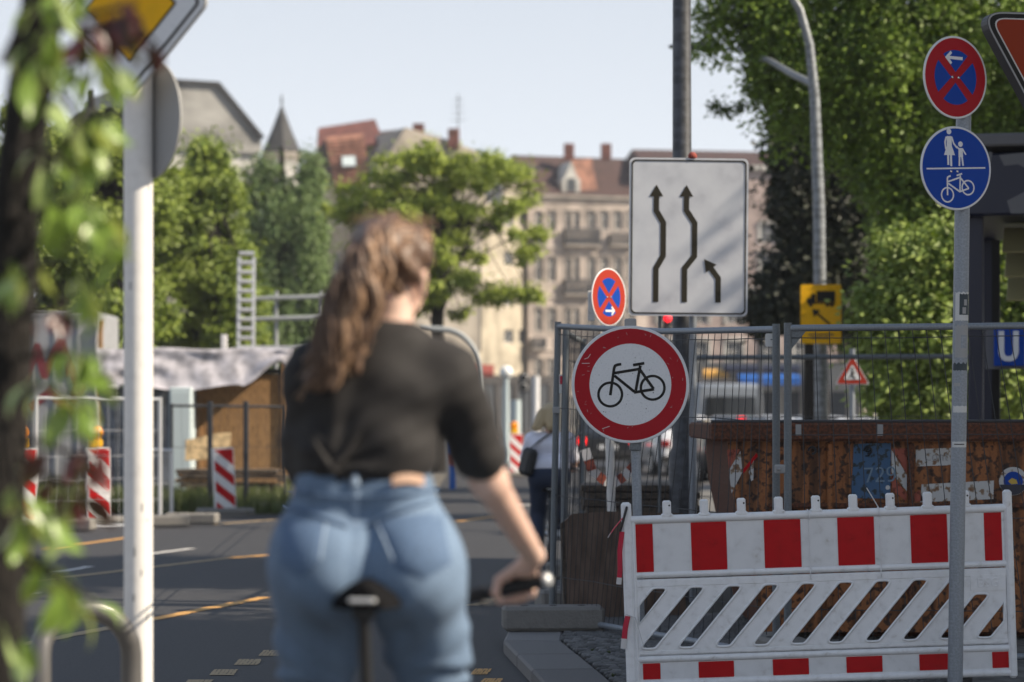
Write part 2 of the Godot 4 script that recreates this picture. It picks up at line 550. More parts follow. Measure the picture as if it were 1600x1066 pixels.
func skin_of(bones: Array, cell: float, k: float, into: Dictionary, tint = null) -> void:
	var lo := Vector3.INF
	var hi := -Vector3.INF
	for b in bones:
		for i in 2:
			var r: Vector3 = Vector3.ONE * (b[2 + i] + cell * 3.0)
			lo = lo.min(b[i] - r)
			hi = hi.max(b[i] + r)
	var nx := int((hi.x - lo.x) / cell) + 2
	var ny := int((hi.y - lo.y) / cell) + 2
	var nz := int((hi.z - lo.z) / cell) + 2
	var f := PackedFloat32Array()
	f.resize(nx * ny * nz)
	f.fill(1.0)
	for b in bones:
		var a: Vector3 = b[0]
		var ba: Vector3 = b[1] - a
		var l2 := maxf(ba.dot(ba), 1e-9)
		var ra: float = b[2]
		var dr: float = b[3] - ra
		var pad := maxf(ra, b[3]) + k + cell * 2.0
		var p0: Vector3 = ((a.min(b[1]) - Vector3.ONE * pad - lo) / cell).floor()
		var p1: Vector3 = ((a.max(b[1]) + Vector3.ONE * pad - lo) / cell).ceil()
		for z in range(maxi(0, int(p0.z)), mini(nz, int(p1.z) + 1)):
			for y in range(maxi(0, int(p0.y)), mini(ny, int(p1.y) + 1)):
				var row := (z * ny + y) * nx
				for x in range(maxi(0, int(p0.x)), mini(nx, int(p1.x) + 1)):
					var pa := lo + Vector3(x, y, z) * cell - a
					var h := clampf(pa.dot(ba) / l2, 0.0, 1.0)
					var e := (pa - ba * h).length() - ra - dr * h
					var d := f[row + x]
					var m := maxf(k - absf(d - e), 0.0) / k
					f[row + x] = minf(d, e) - m * m * k * 0.25
	var at := {}
	var v: PackedVector3Array = into.get("v", PackedVector3Array())
	var idx: PackedInt32Array = into.get("i", PackedInt32Array())
	var sx := 1
	var sy := nx
	var sz := nx * ny
	var first := v.size()
	var corner := [0, sx, sy, sx + sy, sz, sx + sz, sy + sz, sx + sy + sz]
	var edges := [[0, 1], [2, 3], [4, 5], [6, 7], [0, 2], [1, 3], [4, 6], [5, 7], [0, 4], [1, 5], [2, 6], [3, 7]]
	var off := []
	for c in 8: off.append(Vector3(c & 1, (c >> 1) & 1, (c >> 2) & 1))
	for z in nz - 1:
		for y in ny - 1:
			var row := (z * ny + y) * nx
			for x in nx - 1:
				var n := row + x
				if absf(f[n]) > cell * 2.0: continue
				var inside := 0
				for c in 8:
					if f[n + corner[c]] < 0.0: inside += 1
				if inside == 0 or inside == 8: continue
				var sum := Vector3.ZERO
				var cnt := 0
				for e in edges:
					var fa := f[n + corner[e[0]]]
					var fb := f[n + corner[e[1]]]
					if (fa < 0.0) != (fb < 0.0):
						sum += off[e[0]].lerp(off[e[1]], fa / (fa - fb))
						cnt += 1
				at[n] = v.size()
				v.append(lo + (Vector3(x, y, z) + sum / cnt) * cell)
	for n in at:
		for ax in 3:
			var s: int = [sx, sy, sz][ax]
			var s1: int = [sy, sz, sx][ax]
			var s2: int = [sz, sx, sy][ax]
			var fa := f[n]
			var fb := f[n + s]
			if (fa < 0.0) == (fb < 0.0): continue
			if not (at.has(n - s1) and at.has(n - s2) and at.has(n - s1 - s2)): continue
			var q := [at[n], at[n - s1], at[n - s1 - s2], at[n - s2]]
			if fa >= 0.0: q = [q[0], q[3], q[2], q[1]]
			idx.append_array(PackedInt32Array([q[0], q[1], q[2], q[0], q[2], q[3]]))
	into.v = v
	into.i = idx
	if tint != null:
		var c: PackedColorArray = into.get("c", PackedColorArray())
		for n in range(first, v.size()): c.append(tint.call(v[n]))
		into.c = c

func body_mesh(into: Dictionary, ripple = null) -> ArrayMesh:
	var v: PackedVector3Array = into.v
	var idx: PackedInt32Array = into.i
	for pass_ in (2 if ripple != null else 1):
		var nrm := PackedVector3Array()
		nrm.resize(v.size())
		for t in range(0, idx.size(), 3):
			var a := v[idx[t]]
			var c := (v[idx[t + 2]] - a).cross(v[idx[t + 1]] - a)
			nrm[idx[t]] += c
			nrm[idx[t + 1]] += c
			nrm[idx[t + 2]] += c
		for n in nrm.size(): nrm[n] = nrm[n].normalized()
		if pass_ == 0 and ripple != null:
			for n in v.size(): v[n] += nrm[n] * ripple.call(v[n])
		into.n = nrm
	var arr := []
	arr.resize(Mesh.ARRAY_MAX)
	arr[Mesh.ARRAY_VERTEX] = v
	arr[Mesh.ARRAY_NORMAL] = into.n
	arr[Mesh.ARRAY_INDEX] = idx
	if into.has("c"): arr[Mesh.ARRAY_COLOR] = into.c
	var m := ArrayMesh.new()
	m.add_surface_from_arrays(Mesh.PRIMITIVE_TRIANGLES, arr)
	return m

func onto(p: Vector3, dir: Vector3, bones: Array, k: float) -> Vector3:  # from p along dir to the surface
	for i in 40:
		var d := field_at(p, bones, k)
		if d < 0.0008: break
		p += dir * maxf(d, 0.001)
	return p

func lift(bones: Array, by: float) -> Array:
	var out := []
	for b in bones: out.append([b[0], b[1], b[2] + by, b[3] + by])
	return out

func head_bones(c: Vector3, turn: Basis) -> Array:
	var b := []
	for s in [[Vector3(0, 0.025, 0.012), Vector3(0, 0.02, -0.03), 0.078, 0.072], [Vector3(0, -0.03, -0.045), Vector3(0, -0.075, -0.062), 0.058, 0.038],
			[Vector3(0, 0.0, -0.098), Vector3(0, -0.032, -0.118), 0.008, 0.012], [Vector3(-0.02, -0.062, -0.092), Vector3(0.02, -0.062, -0.092), 0.009, 0.009],
			[Vector3(-0.018, -0.073, -0.09), Vector3(0.018, -0.073, -0.09), 0.010, 0.010],
			[Vector3(0.080, -0.022, 0.004), Vector3(0.074, -0.066, -0.004), 0.014, 0.009], [Vector3(-0.080, -0.022, 0.004), Vector3(-0.074, -0.066, -0.004), 0.014, 0.009]]:
		b.append([c + turn * s[0], c + turn * s[1], s[2], s[3]])
	return b

func hand_bones(bar_in: Vector3, bar_out: Vector3, wrist: Vector3) -> Array:
	var ax := (bar_out - bar_in).normalized()
	var fwd := Vector3.UP.cross(ax).normalized()
	if fwd.z > 0.0: fwd = -fwd
	var up := Vector3.UP
	var b := []
	var mid := bar_in.lerp(bar_out, 0.5)
	for i in 4:
		var c := mid + ax * (-0.030 + 0.0205 * i)
		var len: float = [1.0, 1.1, 1.04, 0.86][i]
		var k := c + up * 0.026 + fwd * 0.022
		var m1 := c + fwd * 0.036 * len - up * 0.006
		var m2 := c + fwd * 0.012 - up * 0.032 * len
		var tip := c - fwd * 0.014 * len - up * 0.029
		b.append([wrist.lerp(k, 0.35), k, 0.016, 0.0115])
		b.append([k, m1, 0.0105, 0.0095])
		b.append([m1, m2, 0.0095, 0.0088])
		b.append([m2, tip, 0.0088, 0.0078])
	var base := wrist.lerp(mid - ax * 0.04 + up * 0.02, 0.4)
	var kn := mid - ax * 0.05 + up * 0.024 - fwd * 0.010
	var t2 := mid - ax * 0.052 - up * 0.004 - fwd * 0.026
	b.append([base, kn, 0.017, 0.0125])
	b.append([kn, t2, 0.0115, 0.0105])
	b.append([t2, mid - ax * 0.046 - up * 0.03 - fwd * 0.012, 0.0105, 0.0085])
	b.append([wrist, wrist.lerp(mid + up * 0.026, 0.6), 0.026, 0.026])
	b.append([wrist, wrist.lerp(mid + ax * 0.022 + up * 0.022, 0.7), 0.024, 0.02])
	return b

# ---------- the cyclist in front ----------
func W(px: float, py: float, d := 5.5) -> Vector3:
	return P(px, py, d)

func woman() -> void:
	var o := thing("person", "woman on a bicycle seen from behind, black top, light blue jeans, wavy brown ponytail", "person", Vector3.ZERO, 0.0, "")
	var at := Vector3(-0.34, 0.0, -5.5)
	o.position = at
	var bar_r0 := W(768, 925, 6.06)
	var bar_r1 := W(852, 907, 6.0)
	var wrist_r := W(834, 868, 5.95)
	var bar_l0 := W(520, 928, 6.12)
	var bar_l1 := W(444, 918, 6.06)
	var wrist_l := W(462, 880, 6.02)
	var sh_r := W(703, 588, 5.5)
	var sh_l := W(490, 578, 5.5)
	var el_r := W(764, 752, 5.66)
	var el_l := W(486, 728, 5.68)
	var neck := W(612, 532, 5.5)
	var head := W(612, 418, 5.53)
	var turn := Basis(Vector3.UP, -0.45)
	var arms := [[sh_r, el_r, 0.046, 0.039], [el_r, wrist_r, 0.042, 0.027], [sh_l, el_l, 0.046, 0.039], [el_l, wrist_l, 0.042, 0.027]]
	var torso := [[W(528, 745), W(608, 745), 0.08, 0.08], [W(528, 680), W(614, 680), 0.082, 0.078], [W(530, 610), W(648, 614), 0.074, 0.072], [W(605, 560), W(610, 700), 0.085, 0.09], [sh_l, sh_r, 0.05, 0.05]]
	var hips := [[W(505, 865, 5.53), W(636, 865, 5.53), 0.113, 0.113], [W(530, 766), W(506, 860, 5.53), 0.090, 0.112], [W(608, 766), W(634, 860, 5.53), 0.090, 0.110],
		[W(505, 880, 5.46), W(508, 895, 5.46), 0.113, 0.113], [W(642, 880, 5.46), W(640, 895, 5.46), 0.113, 0.113]]
	var knee_l := W(500, 1185, 5.72)
	var knee_r := W(684, 1110, 5.9)
	var ank_l := Vector3(-0.46, 0.27, -5.55)
	var ank_r := Vector3(-0.21, 0.62, -5.62)
	var legs := [[W(500, 905, 5.52), W(494, 1010, 5.58), 0.11, 0.082], [W(494, 1010, 5.58), knee_l, 0.082, 0.064], [W(650, 905, 5.52), W(667, 1010, 5.65), 0.112, 0.09], [W(667, 1010, 5.65), knee_r, 0.09, 0.064], [knee_l, ank_l, 0.058, 0.038], [knee_r, ank_r, 0.058, 0.038]]
	var feet := [[ank_l, ank_l + Vector3(0.0, -0.06, 0.03), 0.036, 0.032], [ank_l + Vector3(0.0, -0.06, 0.03), ank_l + Vector3(-0.01, -0.085, -0.15), 0.034, 0.026], [ank_r, ank_r + Vector3(0.0, -0.06, 0.03), 0.036, 0.032], [ank_r + Vector3(0.0, -0.06, 0.03), ank_r + Vector3(0.01, -0.085, -0.15), 0.034, 0.026]]
	var local := func(bones: Array) -> Array:
		var out := []
		for b in bones: out.append([b[0] - at, b[1] - at, b[2], b[3]])
		return out
	# body
	var d := {}
	var core: Array = arms + lift(torso, -0.014) + lift(hips, -0.012) + lift(legs, -0.012) + feet + [[neck + Vector3(0, -0.03, 0), W(614, 470, 5.52), 0.052, 0.047], [W(560, 566), W(665, 570), 0.04, 0.04]]
	skin_of(local.call(core), 0.013, 0.03, d)
	skin_of(local.call(head_bones(head, turn) + [[W(613, 490, 5.515), head + turn * Vector3(0, -0.04, 0.02), 0.047, 0.05]]), 0.006, 0.012, d)
	skin_of(local.call(hand_bones(bar_r0, bar_r1, wrist_r) + [[wrist_r, wrist_r.lerp(el_r, 0.2), 0.0265, 0.029]]), 0.004, 0.006, d)
	skin_of(local.call(hand_bones(bar_l0, bar_l1, wrist_l) + [[wrist_l, wrist_l.lerp(el_l, 0.2), 0.0265, 0.029]]), 0.005, 0.006, d)
	put("body", body_mesh(d), M.skin, o)
	for s in [-1.0, 1.0]:
		var e := S()
		lathe(e, [Vector2(0, -0.011), Vector2(0.008, -0.008), Vector2(0.011, 0), Vector2(0.008, 0.008), Vector2(0, 0.011)], 10, tf(head - at + turn * Vector3(s * 0.031, 0.004, -0.092)))
		put("eye", e, M.sign_white, o)
	# jeans
	var jb: Array = local.call(lift(hips, 0.004) + [[W(500, 905, 5.52), W(494, 1010, 5.58), 0.114, 0.088], [W(494, 1010, 5.58), knee_l, 0.088, 0.076], [W(650, 905, 5.52), W(667, 1010, 5.65), 0.116, 0.096], [W(667, 1010, 5.65), knee_r, 0.096, 0.078], [knee_l, ank_l + Vector3(0, 0.04, 0), 0.074, 0.062], [knee_r, ank_r + Vector3(0, 0.04, 0), 0.074, 0.062],
		[W(526, 762), W(611, 762), 0.086, 0.086]])
	var seat_l := W(500, 860, 5.36) - at
	var seat_r := W(655, 850, 5.36) - at
	var side_r := W(718, 930, 5.5) - at
	var wearing := func(p: Vector3) -> Color:
		var t := 0.78
		for c in [[seat_l, 0.13, 0.10], [seat_r, 0.14, 0.40], [side_r, 0.12, 0.4]]:
			t += c[2] * exp(-(p.distance_squared_to(c[0])) / (c[1] * c[1]))
		t *= 1.0 + 0.10 * sin(p.x * 61.0 + p.y * 23.0) * sin(p.y * 47.0 - p.z * 31.0)
		return Color(t * 0.98, t, t * 1.02)
	var creases := func(p: Vector3) -> float:
		var w := 0.0
		var y := p.y
		var low := smoothstep(0.94, 0.86, y)
		w += low * 0.010 * sin(y * 118.0 + p.x * 26.0 + sin(p.x * 17.0) * 1.5) * smoothstep(0.05, 0.2, absf(p.x + 0.0))
		w += 0.004 * sin(y * 70.0 - absf(p.x) * 60.0) * smoothstep(1.15, 0.98, y)
		w -= 0.009 * exp(-pow((p.x - 0.0) / 0.014, 2.0)) * smoothstep(1.33, 1.2, y)
		return w
	d = {}
	skin_of(jb, 0.012, 0.035, d, wearing)
	var jeans := put("jeans", body_mesh(d, creases), M.denim, o)
	var on := func(px: float, py: float, out := 0.002) -> Vector3:
		var q := W(px, py, 5.15) - at
		return onto(q, (q - (Vector3(0, EYE, 0) - at)).normalized(), jb, 0.035) + Vector3(0, 0, out)
	var seam := func(called: String, line: Array, w: float, m: Material, thick := 0.4, out := 0.002) -> void:
		var pts := []
		for i in line.size() - 1:
			for s in 6:
				var q: Vector2 = line[i].lerp(line[i + 1], s / 6.0)
				pts.append(on.call(q.x, q.y, out))
		var st := S()
		tube(st, pts, w, 8, true, 1, thick)
		put(called, st, m, jeans)
	seam.call("seam", [Vector2(556, 768), Vector2(556, 820), Vector2(557, 900)], 0.007, M.denim_pale)
	seam.call("belt_loop", [Vector2(555, 728), Vector2(555, 764)], 0.010, M.denim_pale, 0.5, 0.008)
	seam.call("yoke_seam", [Vector2(440, 790), Vector2(500, 806), Vector2(550, 825)], 0.007, M.denim_dark)
	seam.call("yoke_seam", [Vector2(562, 825), Vector2(620, 800), Vector2(700, 775)], 0.007, M.denim_dark)
	seam.call("waistband_seam", [Vector2(446, 768), Vector2(550, 778), Vector2(640, 772), Vector2(700, 762)], 0.006, M.denim_dark)
	for k in [[[Vector2(440, 812), Vector2(508, 818), Vector2(498, 880), Vector2(470, 905), Vector2(436, 880)], Vector2(508, 818), Vector2(498, 885)], [[Vector2(588, 812), Vector2(690, 800), Vector2(706, 880), Vector2(664, 905), Vector2(620, 890)], Vector2(588, 812), Vector2(620, 888)]]:
		var poly := PackedVector2Array(k[0])
		var st := S()
		st.set_smooth_group(3)
		var c := Vector2.ZERO
		for q in poly: c += q / poly.size()
		var hub: Vector3 = on.call(c.x, c.y, 0.004)
		var m := 40
		for i in m:
			var prev := []
			for e in 2:
				var t := fmod(float(i + e) / m * poly.size(), poly.size())
				var q: Vector2 = poly[int(t) % poly.size()].lerp(poly[(int(t) + 1) % poly.size()], t - int(t))
				var col := []
				for s in 5: col.append(on.call(lerpf(c.x, q.x, s / 4.0), lerpf(c.y, q.y, s / 4.0), 0.005 if s < 4 else 0.001))
				prev.append(col)
			for s in 4:
				quad(st, prev[0][s], prev[0][s + 1], prev[1][s + 1], prev[1][s])
		var pk := put("back_pocket", st, M.denim_mid, jeans)
		seam.call("pocket_stitching", [k[1], k[2]], 0.0042, M.denim_pale)
		if hub.z > 9.0: pk.visible = false
	# leather patch on the waistband
	var pst := S()
	for i in 8:
		for j in 3:
			var c := []
			for q in [[0, 0], [1, 0], [1, 1], [0, 1]]:
				var u: float = (i + q[0]) / 8.0
				var t: float = (j + q[1]) / 3.0
				c.append(on.call(613.0 + 50.0 * u, 744.0 + 15.0 * t - 4.0 * sin(u * PI), 0.012))
			quad(pst, c[0], c[1], c[2], c[3])
	put("leather_patch", pst, M.leather_patch, jeans)
	# shirt
	var hem_r := sh_r.lerp(el_r, 0.74)
	var hem_l := sh_l.lerp(el_l, 1.0)
	var sb: Array = local.call([[W(534, 722), W(603, 724), 0.103, 0.101], [W(531, 680), W(614, 684), 0.098, 0.093], [W(532, 610, 5.49), W(646, 616, 5.49), 0.090, 0.083], [W(600, 566), W(606, 700), 0.09, 0.10], [W(496, 586), W(700, 592), 0.062, 0.062], [W(560, 556), W(668, 560), 0.046, 0.046], [W(596, 542), W(628, 542), 0.056, 0.056],
		[sh_r, hem_r, 0.068, 0.064], [sh_l, hem_l, 0.066, 0.066], [W(480, 620), W(474, 716, 5.55), 0.05, 0.058], [W(508, 744), W(518, 752), 0.05, 0.03]])
	var folds := func(p: Vector3) -> float:
		var w := 0.0026 * sin(p.y * 46.0 + p.x * 14.0 + 1.6 * sin(p.x * 9.0))
		var knot := Vector2(p.x + 0.06, p.y - 1.37)
		var a := atan2(knot.y, knot.x)
		w += 0.0055 * sin(a * 11.0) * exp(-knot.length_squared() / 0.018)
		w += 0.0012 * sin(p.y * 120.0 - p.x * 55.0)
		return w
	d = {}
	skin_of(sb, 0.013, 0.04, d)
	var shirt := put("shirt", body_mesh(d, folds), M.shirt_black, o)
	var kn := S()  # knotted ends of the shirt tail
	for spec in [[Vector2(505, 735), Vector2(490, 715), Vector2(474, 690)], [Vector2(505, 735), Vector2(528, 712), Vector2(552, 676)], [Vector2(498, 735), Vector2(512, 742), Vector2(524, 736)]]:
		var pts := []
		for q in spec: pts.append(onto(W(q.x, q.y, 5.15) - at, Vector3(0, 0, -1), sb, 0.04) + Vector3(0, 0, 0.006))
		tube(kn, pts, [0.016, 0.012, 0.006], 8, true, 1, 0.6)
	put("knot", kn, M.shirt_black, shirt)
	# hair: a cap and a ponytail of many locks
	d = {}
	var hb: Array = local.call([[head + turn * Vector3(0, 0.032, 0.018), head + turn * Vector3(0, 0.03, -0.035), 0.089, 0.08], [head + turn * Vector3(0, 0.0, 0.03), head + turn * Vector3(-0.006, -0.03, 0.03), 0.078, 0.058],
		[head + turn * Vector3(0.05, 0.03, 0.0), head + turn * Vector3(0.045, 0.0, 0.03), 0.038, 0.034], [head + turn * Vector3(-0.05, 0.02, 0.0), head + turn * Vector3(-0.05, -0.05, 0.03), 0.045, 0.03],
		[W(592, 372, 5.43), W(575, 400, 5.40), 0.036, 0.044], [W(575, 400, 5.40), W(555, 455, 5.40), 0.044, 0.047], [W(555, 455, 5.40), W(530, 530, 5.40), 0.046, 0.042], [W(530, 530, 5.40), W(500, 592, 5.39), 0.05, 0.03], [W(540, 540, 5.40), W(556, 572, 5.38), 0.035, 0.015]])
	var waves := func(p: Vector3) -> float:
		return 0.006 * sin(p.x * 105.0 + p.y * 34.0 + 2.0 * sin(p.y * 21.0)) + 0.003 * sin(p.x * 190.0 - p.y * 60.0)
	skin_of(hb, 0.007, 0.03, d)
	var hair := put("hair", body_mesh(d, waves), M.hair_brown, o)
	var locks := S()
	var light := S()
	var path := [W(594, 366, 5.40) - at, W(578, 392, 5.37) - at, W(566, 430, 5.35) - at, W(552, 480, 5.35) - at, W(535, 530, 5.35) - at, W(516, 570, 5.35) - at, W(500, 606, 5.35) - at]
	for i in 150:
		var a := rng.randf() * TAU
		var r := sqrt(rng.randf())
		var u := cos(a) * r
		var s := sin(a) * r
		var ph := rng.randf() * TAU
		var pts := []
		var rad := []
		var far_end := rng.randi_range(4, 6)
		for j in far_end * 2 + 1:
			var t := j * 0.5
			var p: Vector3 = path[int(t)].lerp(path[mini(int(t) + 1, 6)], t - int(t))
			var wide := 0.016 + 0.046 * sin(clampf(t / 6.4, 0.0, 1.0) * PI)
			pts.append(p + Vector3(u * wide + 0.017 * sin(t * 2.3 + ph), 0.006 * cos(t * 1.4 + ph), s * wide * 0.7 + 0.012 * cos(t * 2.1 + ph)))
			rad.append(0.0056 * (1.0 - 0.7 * t / far_end))
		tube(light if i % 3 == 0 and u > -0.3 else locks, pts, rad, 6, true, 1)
	for i in 64:  # hair brushed over the head towards the band
		var a := -1.9 + 3.8 * i / 63.0
		var from := head - at + turn * Vector3(sin(a) * 0.086, 0.04 + 0.06 * cos(a * 0.7), -0.035 + 0.01 * cos(a))
		var mid := head - at + turn * Vector3(sin(a) * 0.075, 0.055 + 0.055 * cos(a), 0.055)
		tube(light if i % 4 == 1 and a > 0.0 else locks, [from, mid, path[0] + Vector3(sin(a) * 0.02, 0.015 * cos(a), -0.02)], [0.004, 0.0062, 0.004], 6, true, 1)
	var fly := S()
	for i in 90:  # single stray hairs
		var t := rng.randf() * 5.6
		var p: Vector3 = path[int(t)].lerp(path[mini(int(t) + 1, 6)], t - int(t)) if i % 3 else head - at + turn * Vector3(rng.randf_range(-0.07, 0.07), 0.1, rng.randf_range(-0.03, 0.06))
		var q := Vector3(rng.randf_range(-0.09, 0.08), rng.randf_range(-0.06, 0.03), rng.randf_range(-0.02, 0.03))
		if i % 3 == 0: q = Vector3(rng.randf_range(-0.05, 0.05), rng.randf_range(0.0, 0.035), 0.01)
		tube(fly, [p, p + q * 0.6 + Vector3(0, 0.012, 0), p + q + Vector3(rng.randf_range(-0.02, 0.02), -0.01, 0)], 0.0009, 4, false)
	put("stray_hairs", fly, M.hair_light, hair)
	put("locks", locks, M.hair_brown, hair)
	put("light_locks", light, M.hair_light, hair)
	for s in [-1.0, 1.0]:
		var st := S()
		var an: Vector3 = (ank_l if s < 0 else ank_r) - at
		tube(st, [an + Vector3(0, -0.075, 0.065), an + Vector3(0, -0.078, 0.0), an + Vector3(0, -0.085, -0.08), an + Vector3(0, -0.092, -0.17), an + Vector3(0, -0.095, -0.2)], [0.03, 0.042, 0.044, 0.042, 0.02], 12, true, 1, 0.8)
		put("shoe", st, M.black_plastic, o)
	bicycle("bicycle", "dark city bicycle ridden by the woman, black saddle and handlebar", at, bar_r0, bar_r1, bar_l0, bar_l1, W(568, 921, 5.315), true)

func wheel(parent: Node3D, c: Vector3, r: float, heading: Vector3) -> void:
	var side := Vector3.UP.cross(heading).normalized()
	var xf := Transform3D(Basis(heading, side, heading.cross(side)), c)
	var st := S()
	var prof := []
	for k in 11:
		var t := TAU * k / 10 + PI
		prof.append(Vector2(r - 0.018 + 0.018 * cos(t), 0.018 * sin(t)))
	lathe(st, prof, 40, xf)
	var w := put("wheel", st, M.rubber, parent)
	var rim := S()
	lathe(rim, [Vector2(r - 0.052, -0.011), Vector2(r - 0.034, -0.012), Vector2(r - 0.034, 0.012), Vector2(r - 0.052, 0.011), Vector2(r - 0.052, -0.011)], 40, xf, -1)
	put("rim", rim, M.alu, w)
	var sp := S()
	for k in 28:
		var t := TAU * k / 28
		tube(sp, [xf * Vector3(0.02 * cos(t + 0.6), 0.022 * (1 if k % 2 else -1), 0.02 * sin(t + 0.6)), xf * Vector3((r - 0.05) * cos(t), 0, (r - 0.05) * sin(t))], 0.0015, 4, false)
	lathe(sp, [Vector2(0.018, -0.045), Vector2(0.018, 0.045)], 10, xf)
	put("spokes", sp, M.chrome, w)

func bicycle(called: String, label: String, at: Vector3, r0: Vector3, r1: Vector3, l0: Vector3, l1: Vector3, saddle: Vector3, near: bool) -> void:
	var o := thing(called, label, "bicycle", at)
	var L := func(p: Vector3) -> Vector3: return p - at
	var bars := (r0 + l0) * 0.5
	var fwd := bars - saddle
	fwd.y = 0.0
	fwd = fwd.normalized()
	var side := fwd.cross(Vector3.UP)
	var back := saddle - fwd * 0.32
	back.y = 0.34
	var front := bars + fwd * 0.34
	front.y = 0.34
	var crank := saddle + fwd * 0.16
	crank.y = 0.29
	var headt := bars + fwd * 0.05
	headt.y -= 0.16
	var headb := headt + fwd * 0.05 - Vector3.UP * 0.14
	wheel(o, L.call(back), 0.34, fwd)
	wheel(o, L.call(front), 0.34, fwd)
	var fr := S()
	var top := crank.lerp(saddle, 0.62)
	for b in [[crank, top, 0.016], [headb, crank, 0.02], [headt, crank.lerp(saddle, 0.4), 0.016], [headt, headb, 0.019]]:
		tube(fr, [L.call(b[0]), L.call(b[1])], b[2], 10)
	for s in [-0.055, 0.055]:
		tube(fr, [L.call(crank + side * s * 0.6), L.call(back + side * s)], 0.009, 8)
		tube(fr, [L.call(top + side * s * 0.4), L.call(back + side * s)], 0.008, 8)
		tube(fr, [L.call(headb + side * s * 0.6), L.call(headb.lerp(front, 0.5) + side * s), L.call(front + side * s)], [0.013, 0.012, 0.008], 8)
	put("frame", fr, M.dark_metal, o)
	var post := S()
	tube(post, [L.call(top), L.call(saddle - Vector3.UP * 0.035)], 0.0135, 12)
	box(post, along(L.call(saddle - Vector3.UP * 0.05 - fwd * 0.012), L.call(saddle - Vector3.UP * 0.05 + fwd * 0.03)), Vector3(0.05, 0.036, 0.045), 0.01)
	put("seat_post", post, M.black_plastic, o)
	# saddle: wide at the back, a nose in front
	var sd := S()
	var rings := []
	for i in 9:
		var t := i / 8.0
		var half: float = [0.044, 0.074, 0.078, 0.072, 0.056, 0.038, 0.026, 0.021, 0.012][i]
		var c: Vector3 = L.call(saddle) - fwd * 0.02 + fwd * (0.26 * t)
		var ringp := PackedVector3Array()
		for k in 14:
			var a := PI * k / 13.0
			ringp.append(c + side * cos(a) * half + Vector3.UP * (sin(a) * (0.036 if i > 0 else 0.026) - 0.012 - (0.032 - 0.02 * t) * absf(cos(a))))
		rings.append(ringp)
	sd.set_smooth_group(1)
	for i in 8:
		for k in 13: quad(sd, rings[i][k], rings[i][k + 1], rings[i + 1][k + 1], rings[i + 1][k])
	sd.set_smooth_group(-1)
	for k in range(1, 13): tri(sd, rings[0][0], rings[0][k + 1], rings[0][k])
	var sa := put("saddle", sd, M.saddle_cover, o)
	var clamp_ := S()
	box(clamp_, Transform3D(Basis(side, Vector3.UP, -fwd), L.call(saddle + fwd * 0.0 - Vector3.UP * 0.024)), Vector3(0.062, 0.011, 0.05), 0.004)
	for s in [-0.022, 0.022]:
		tube(clamp_, [L.call(saddle + side * s - fwd * 0.015 - Vector3.UP * 0.02), L.call(saddle + side * s + fwd * 0.16 - Vector3.UP * 0.026), L.call(saddle + fwd * 0.22 - Vector3.UP * 0.012)], 0.0035, 6)
	put("saddle_clamp", clamp_, M.alu, sa)
	var hb := S()
	tube(hb, [L.call(l1), L.call(l0), L.call(bars + fwd * 0.03 - Vector3.UP * 0.01), L.call(r0), L.call(r1)], 0.011, 10)
	tube(hb, [L.call(headt), L.call(headt + Vector3.UP * 0.1), L.call(bars + fwd * 0.03 - Vector3.UP * 0.01)], 0.013, 10)
	var h := put("handlebar", hb, M.dark_metal, o)
	for g in [[l0, l1], [r0, r1]]:
		var st := S()
		tube(st, [L.call(g[0]), L.call(g[1])], 0.0165, 12)
		put("grip", st, M.rubber, h)
		var e := S()
		lathe(e, [Vector2(0, -0.008), Vector2(0.017, -0.008), Vector2(0.0185, 0.0), Vector2(0.013, 0.008), Vector2(0, 0.009)], 14, Transform3D(Basis(Quaternion(Vector3.UP, (g[1] - g[0]).normalized())), L.call(g[1] + (g[1] - g[0]).normalized() * 0.006)))
		put("bar_end", e, M.alu, h)
		var inn: Vector3 = g[0] - (g[1] - g[0]).normalized() * 0.035
		var lv := S()
		box(lv, along(L.call(inn - (g[1] - g[0]).normalized() * 0.03), L.call(inn + (g[1] - g[0]).normalized() * 0.02)), Vector3(0.04, 0.036, 0.06), 0.008)
		put("brake_clamp", lv, M.black_plastic, h)
		var lb := S()
		tube(lb, [L.call(inn + fwd * 0.02), L.call(inn + fwd * 0.05 - Vector3.UP * 0.025), L.call(g[0].lerp(g[1], 0.55) + fwd * 0.055 - Vector3.UP * 0.045)], [0.006, 0.007, 0.005], 8)
		put("brake_lever", lb, M.dark_metal, h)
	var ck := S()
	lathe(ck, [Vector2(0.085, -0.003), Vector2(0.085, 0.003)], 28, Transform3D(Basis(fwd, side, fwd.cross(side)), L.call(crank + side * 0.045)), -1)
	for s in [-1.0, 1.0]:
		var pd: Vector3 = crank + side * 0.07 * s + Vector3(0, 0.16 * s, 0) + fwd * 0.04
		tube(ck, [L.call(crank + side * 0.06 * s), L.call(pd)], 0.01, 8)
		box(ck, Transform3D(Basis(side, Vector3.UP, -fwd), L.call(pd + side * 0.05 * s)), Vector3(0.085, 0.022, 0.09), 0.004)
	put("cranks", ck, M.dark_metal, o)
	if near:
		var fl := S()
		for e in 2:
			var c: Vector3 = front if e else back
			var pts := []
			for k in 14:
				var t := (0.1 + 0.75 * k / 13.0) * PI if e == 0 else (0.25 + 0.7 * k / 13.0) * PI
				pts.append(L.call(c + (-fwd if e == 0 else -fwd) * cos(t) * -0.37 * (1 if e == 0 else 1) + Vector3.UP * sin(t) * 0.37))
			tube(fl, pts, 0.024, 8, true, 1, 0.35)
		put("mudguards", fl, M.dark_metal, o)

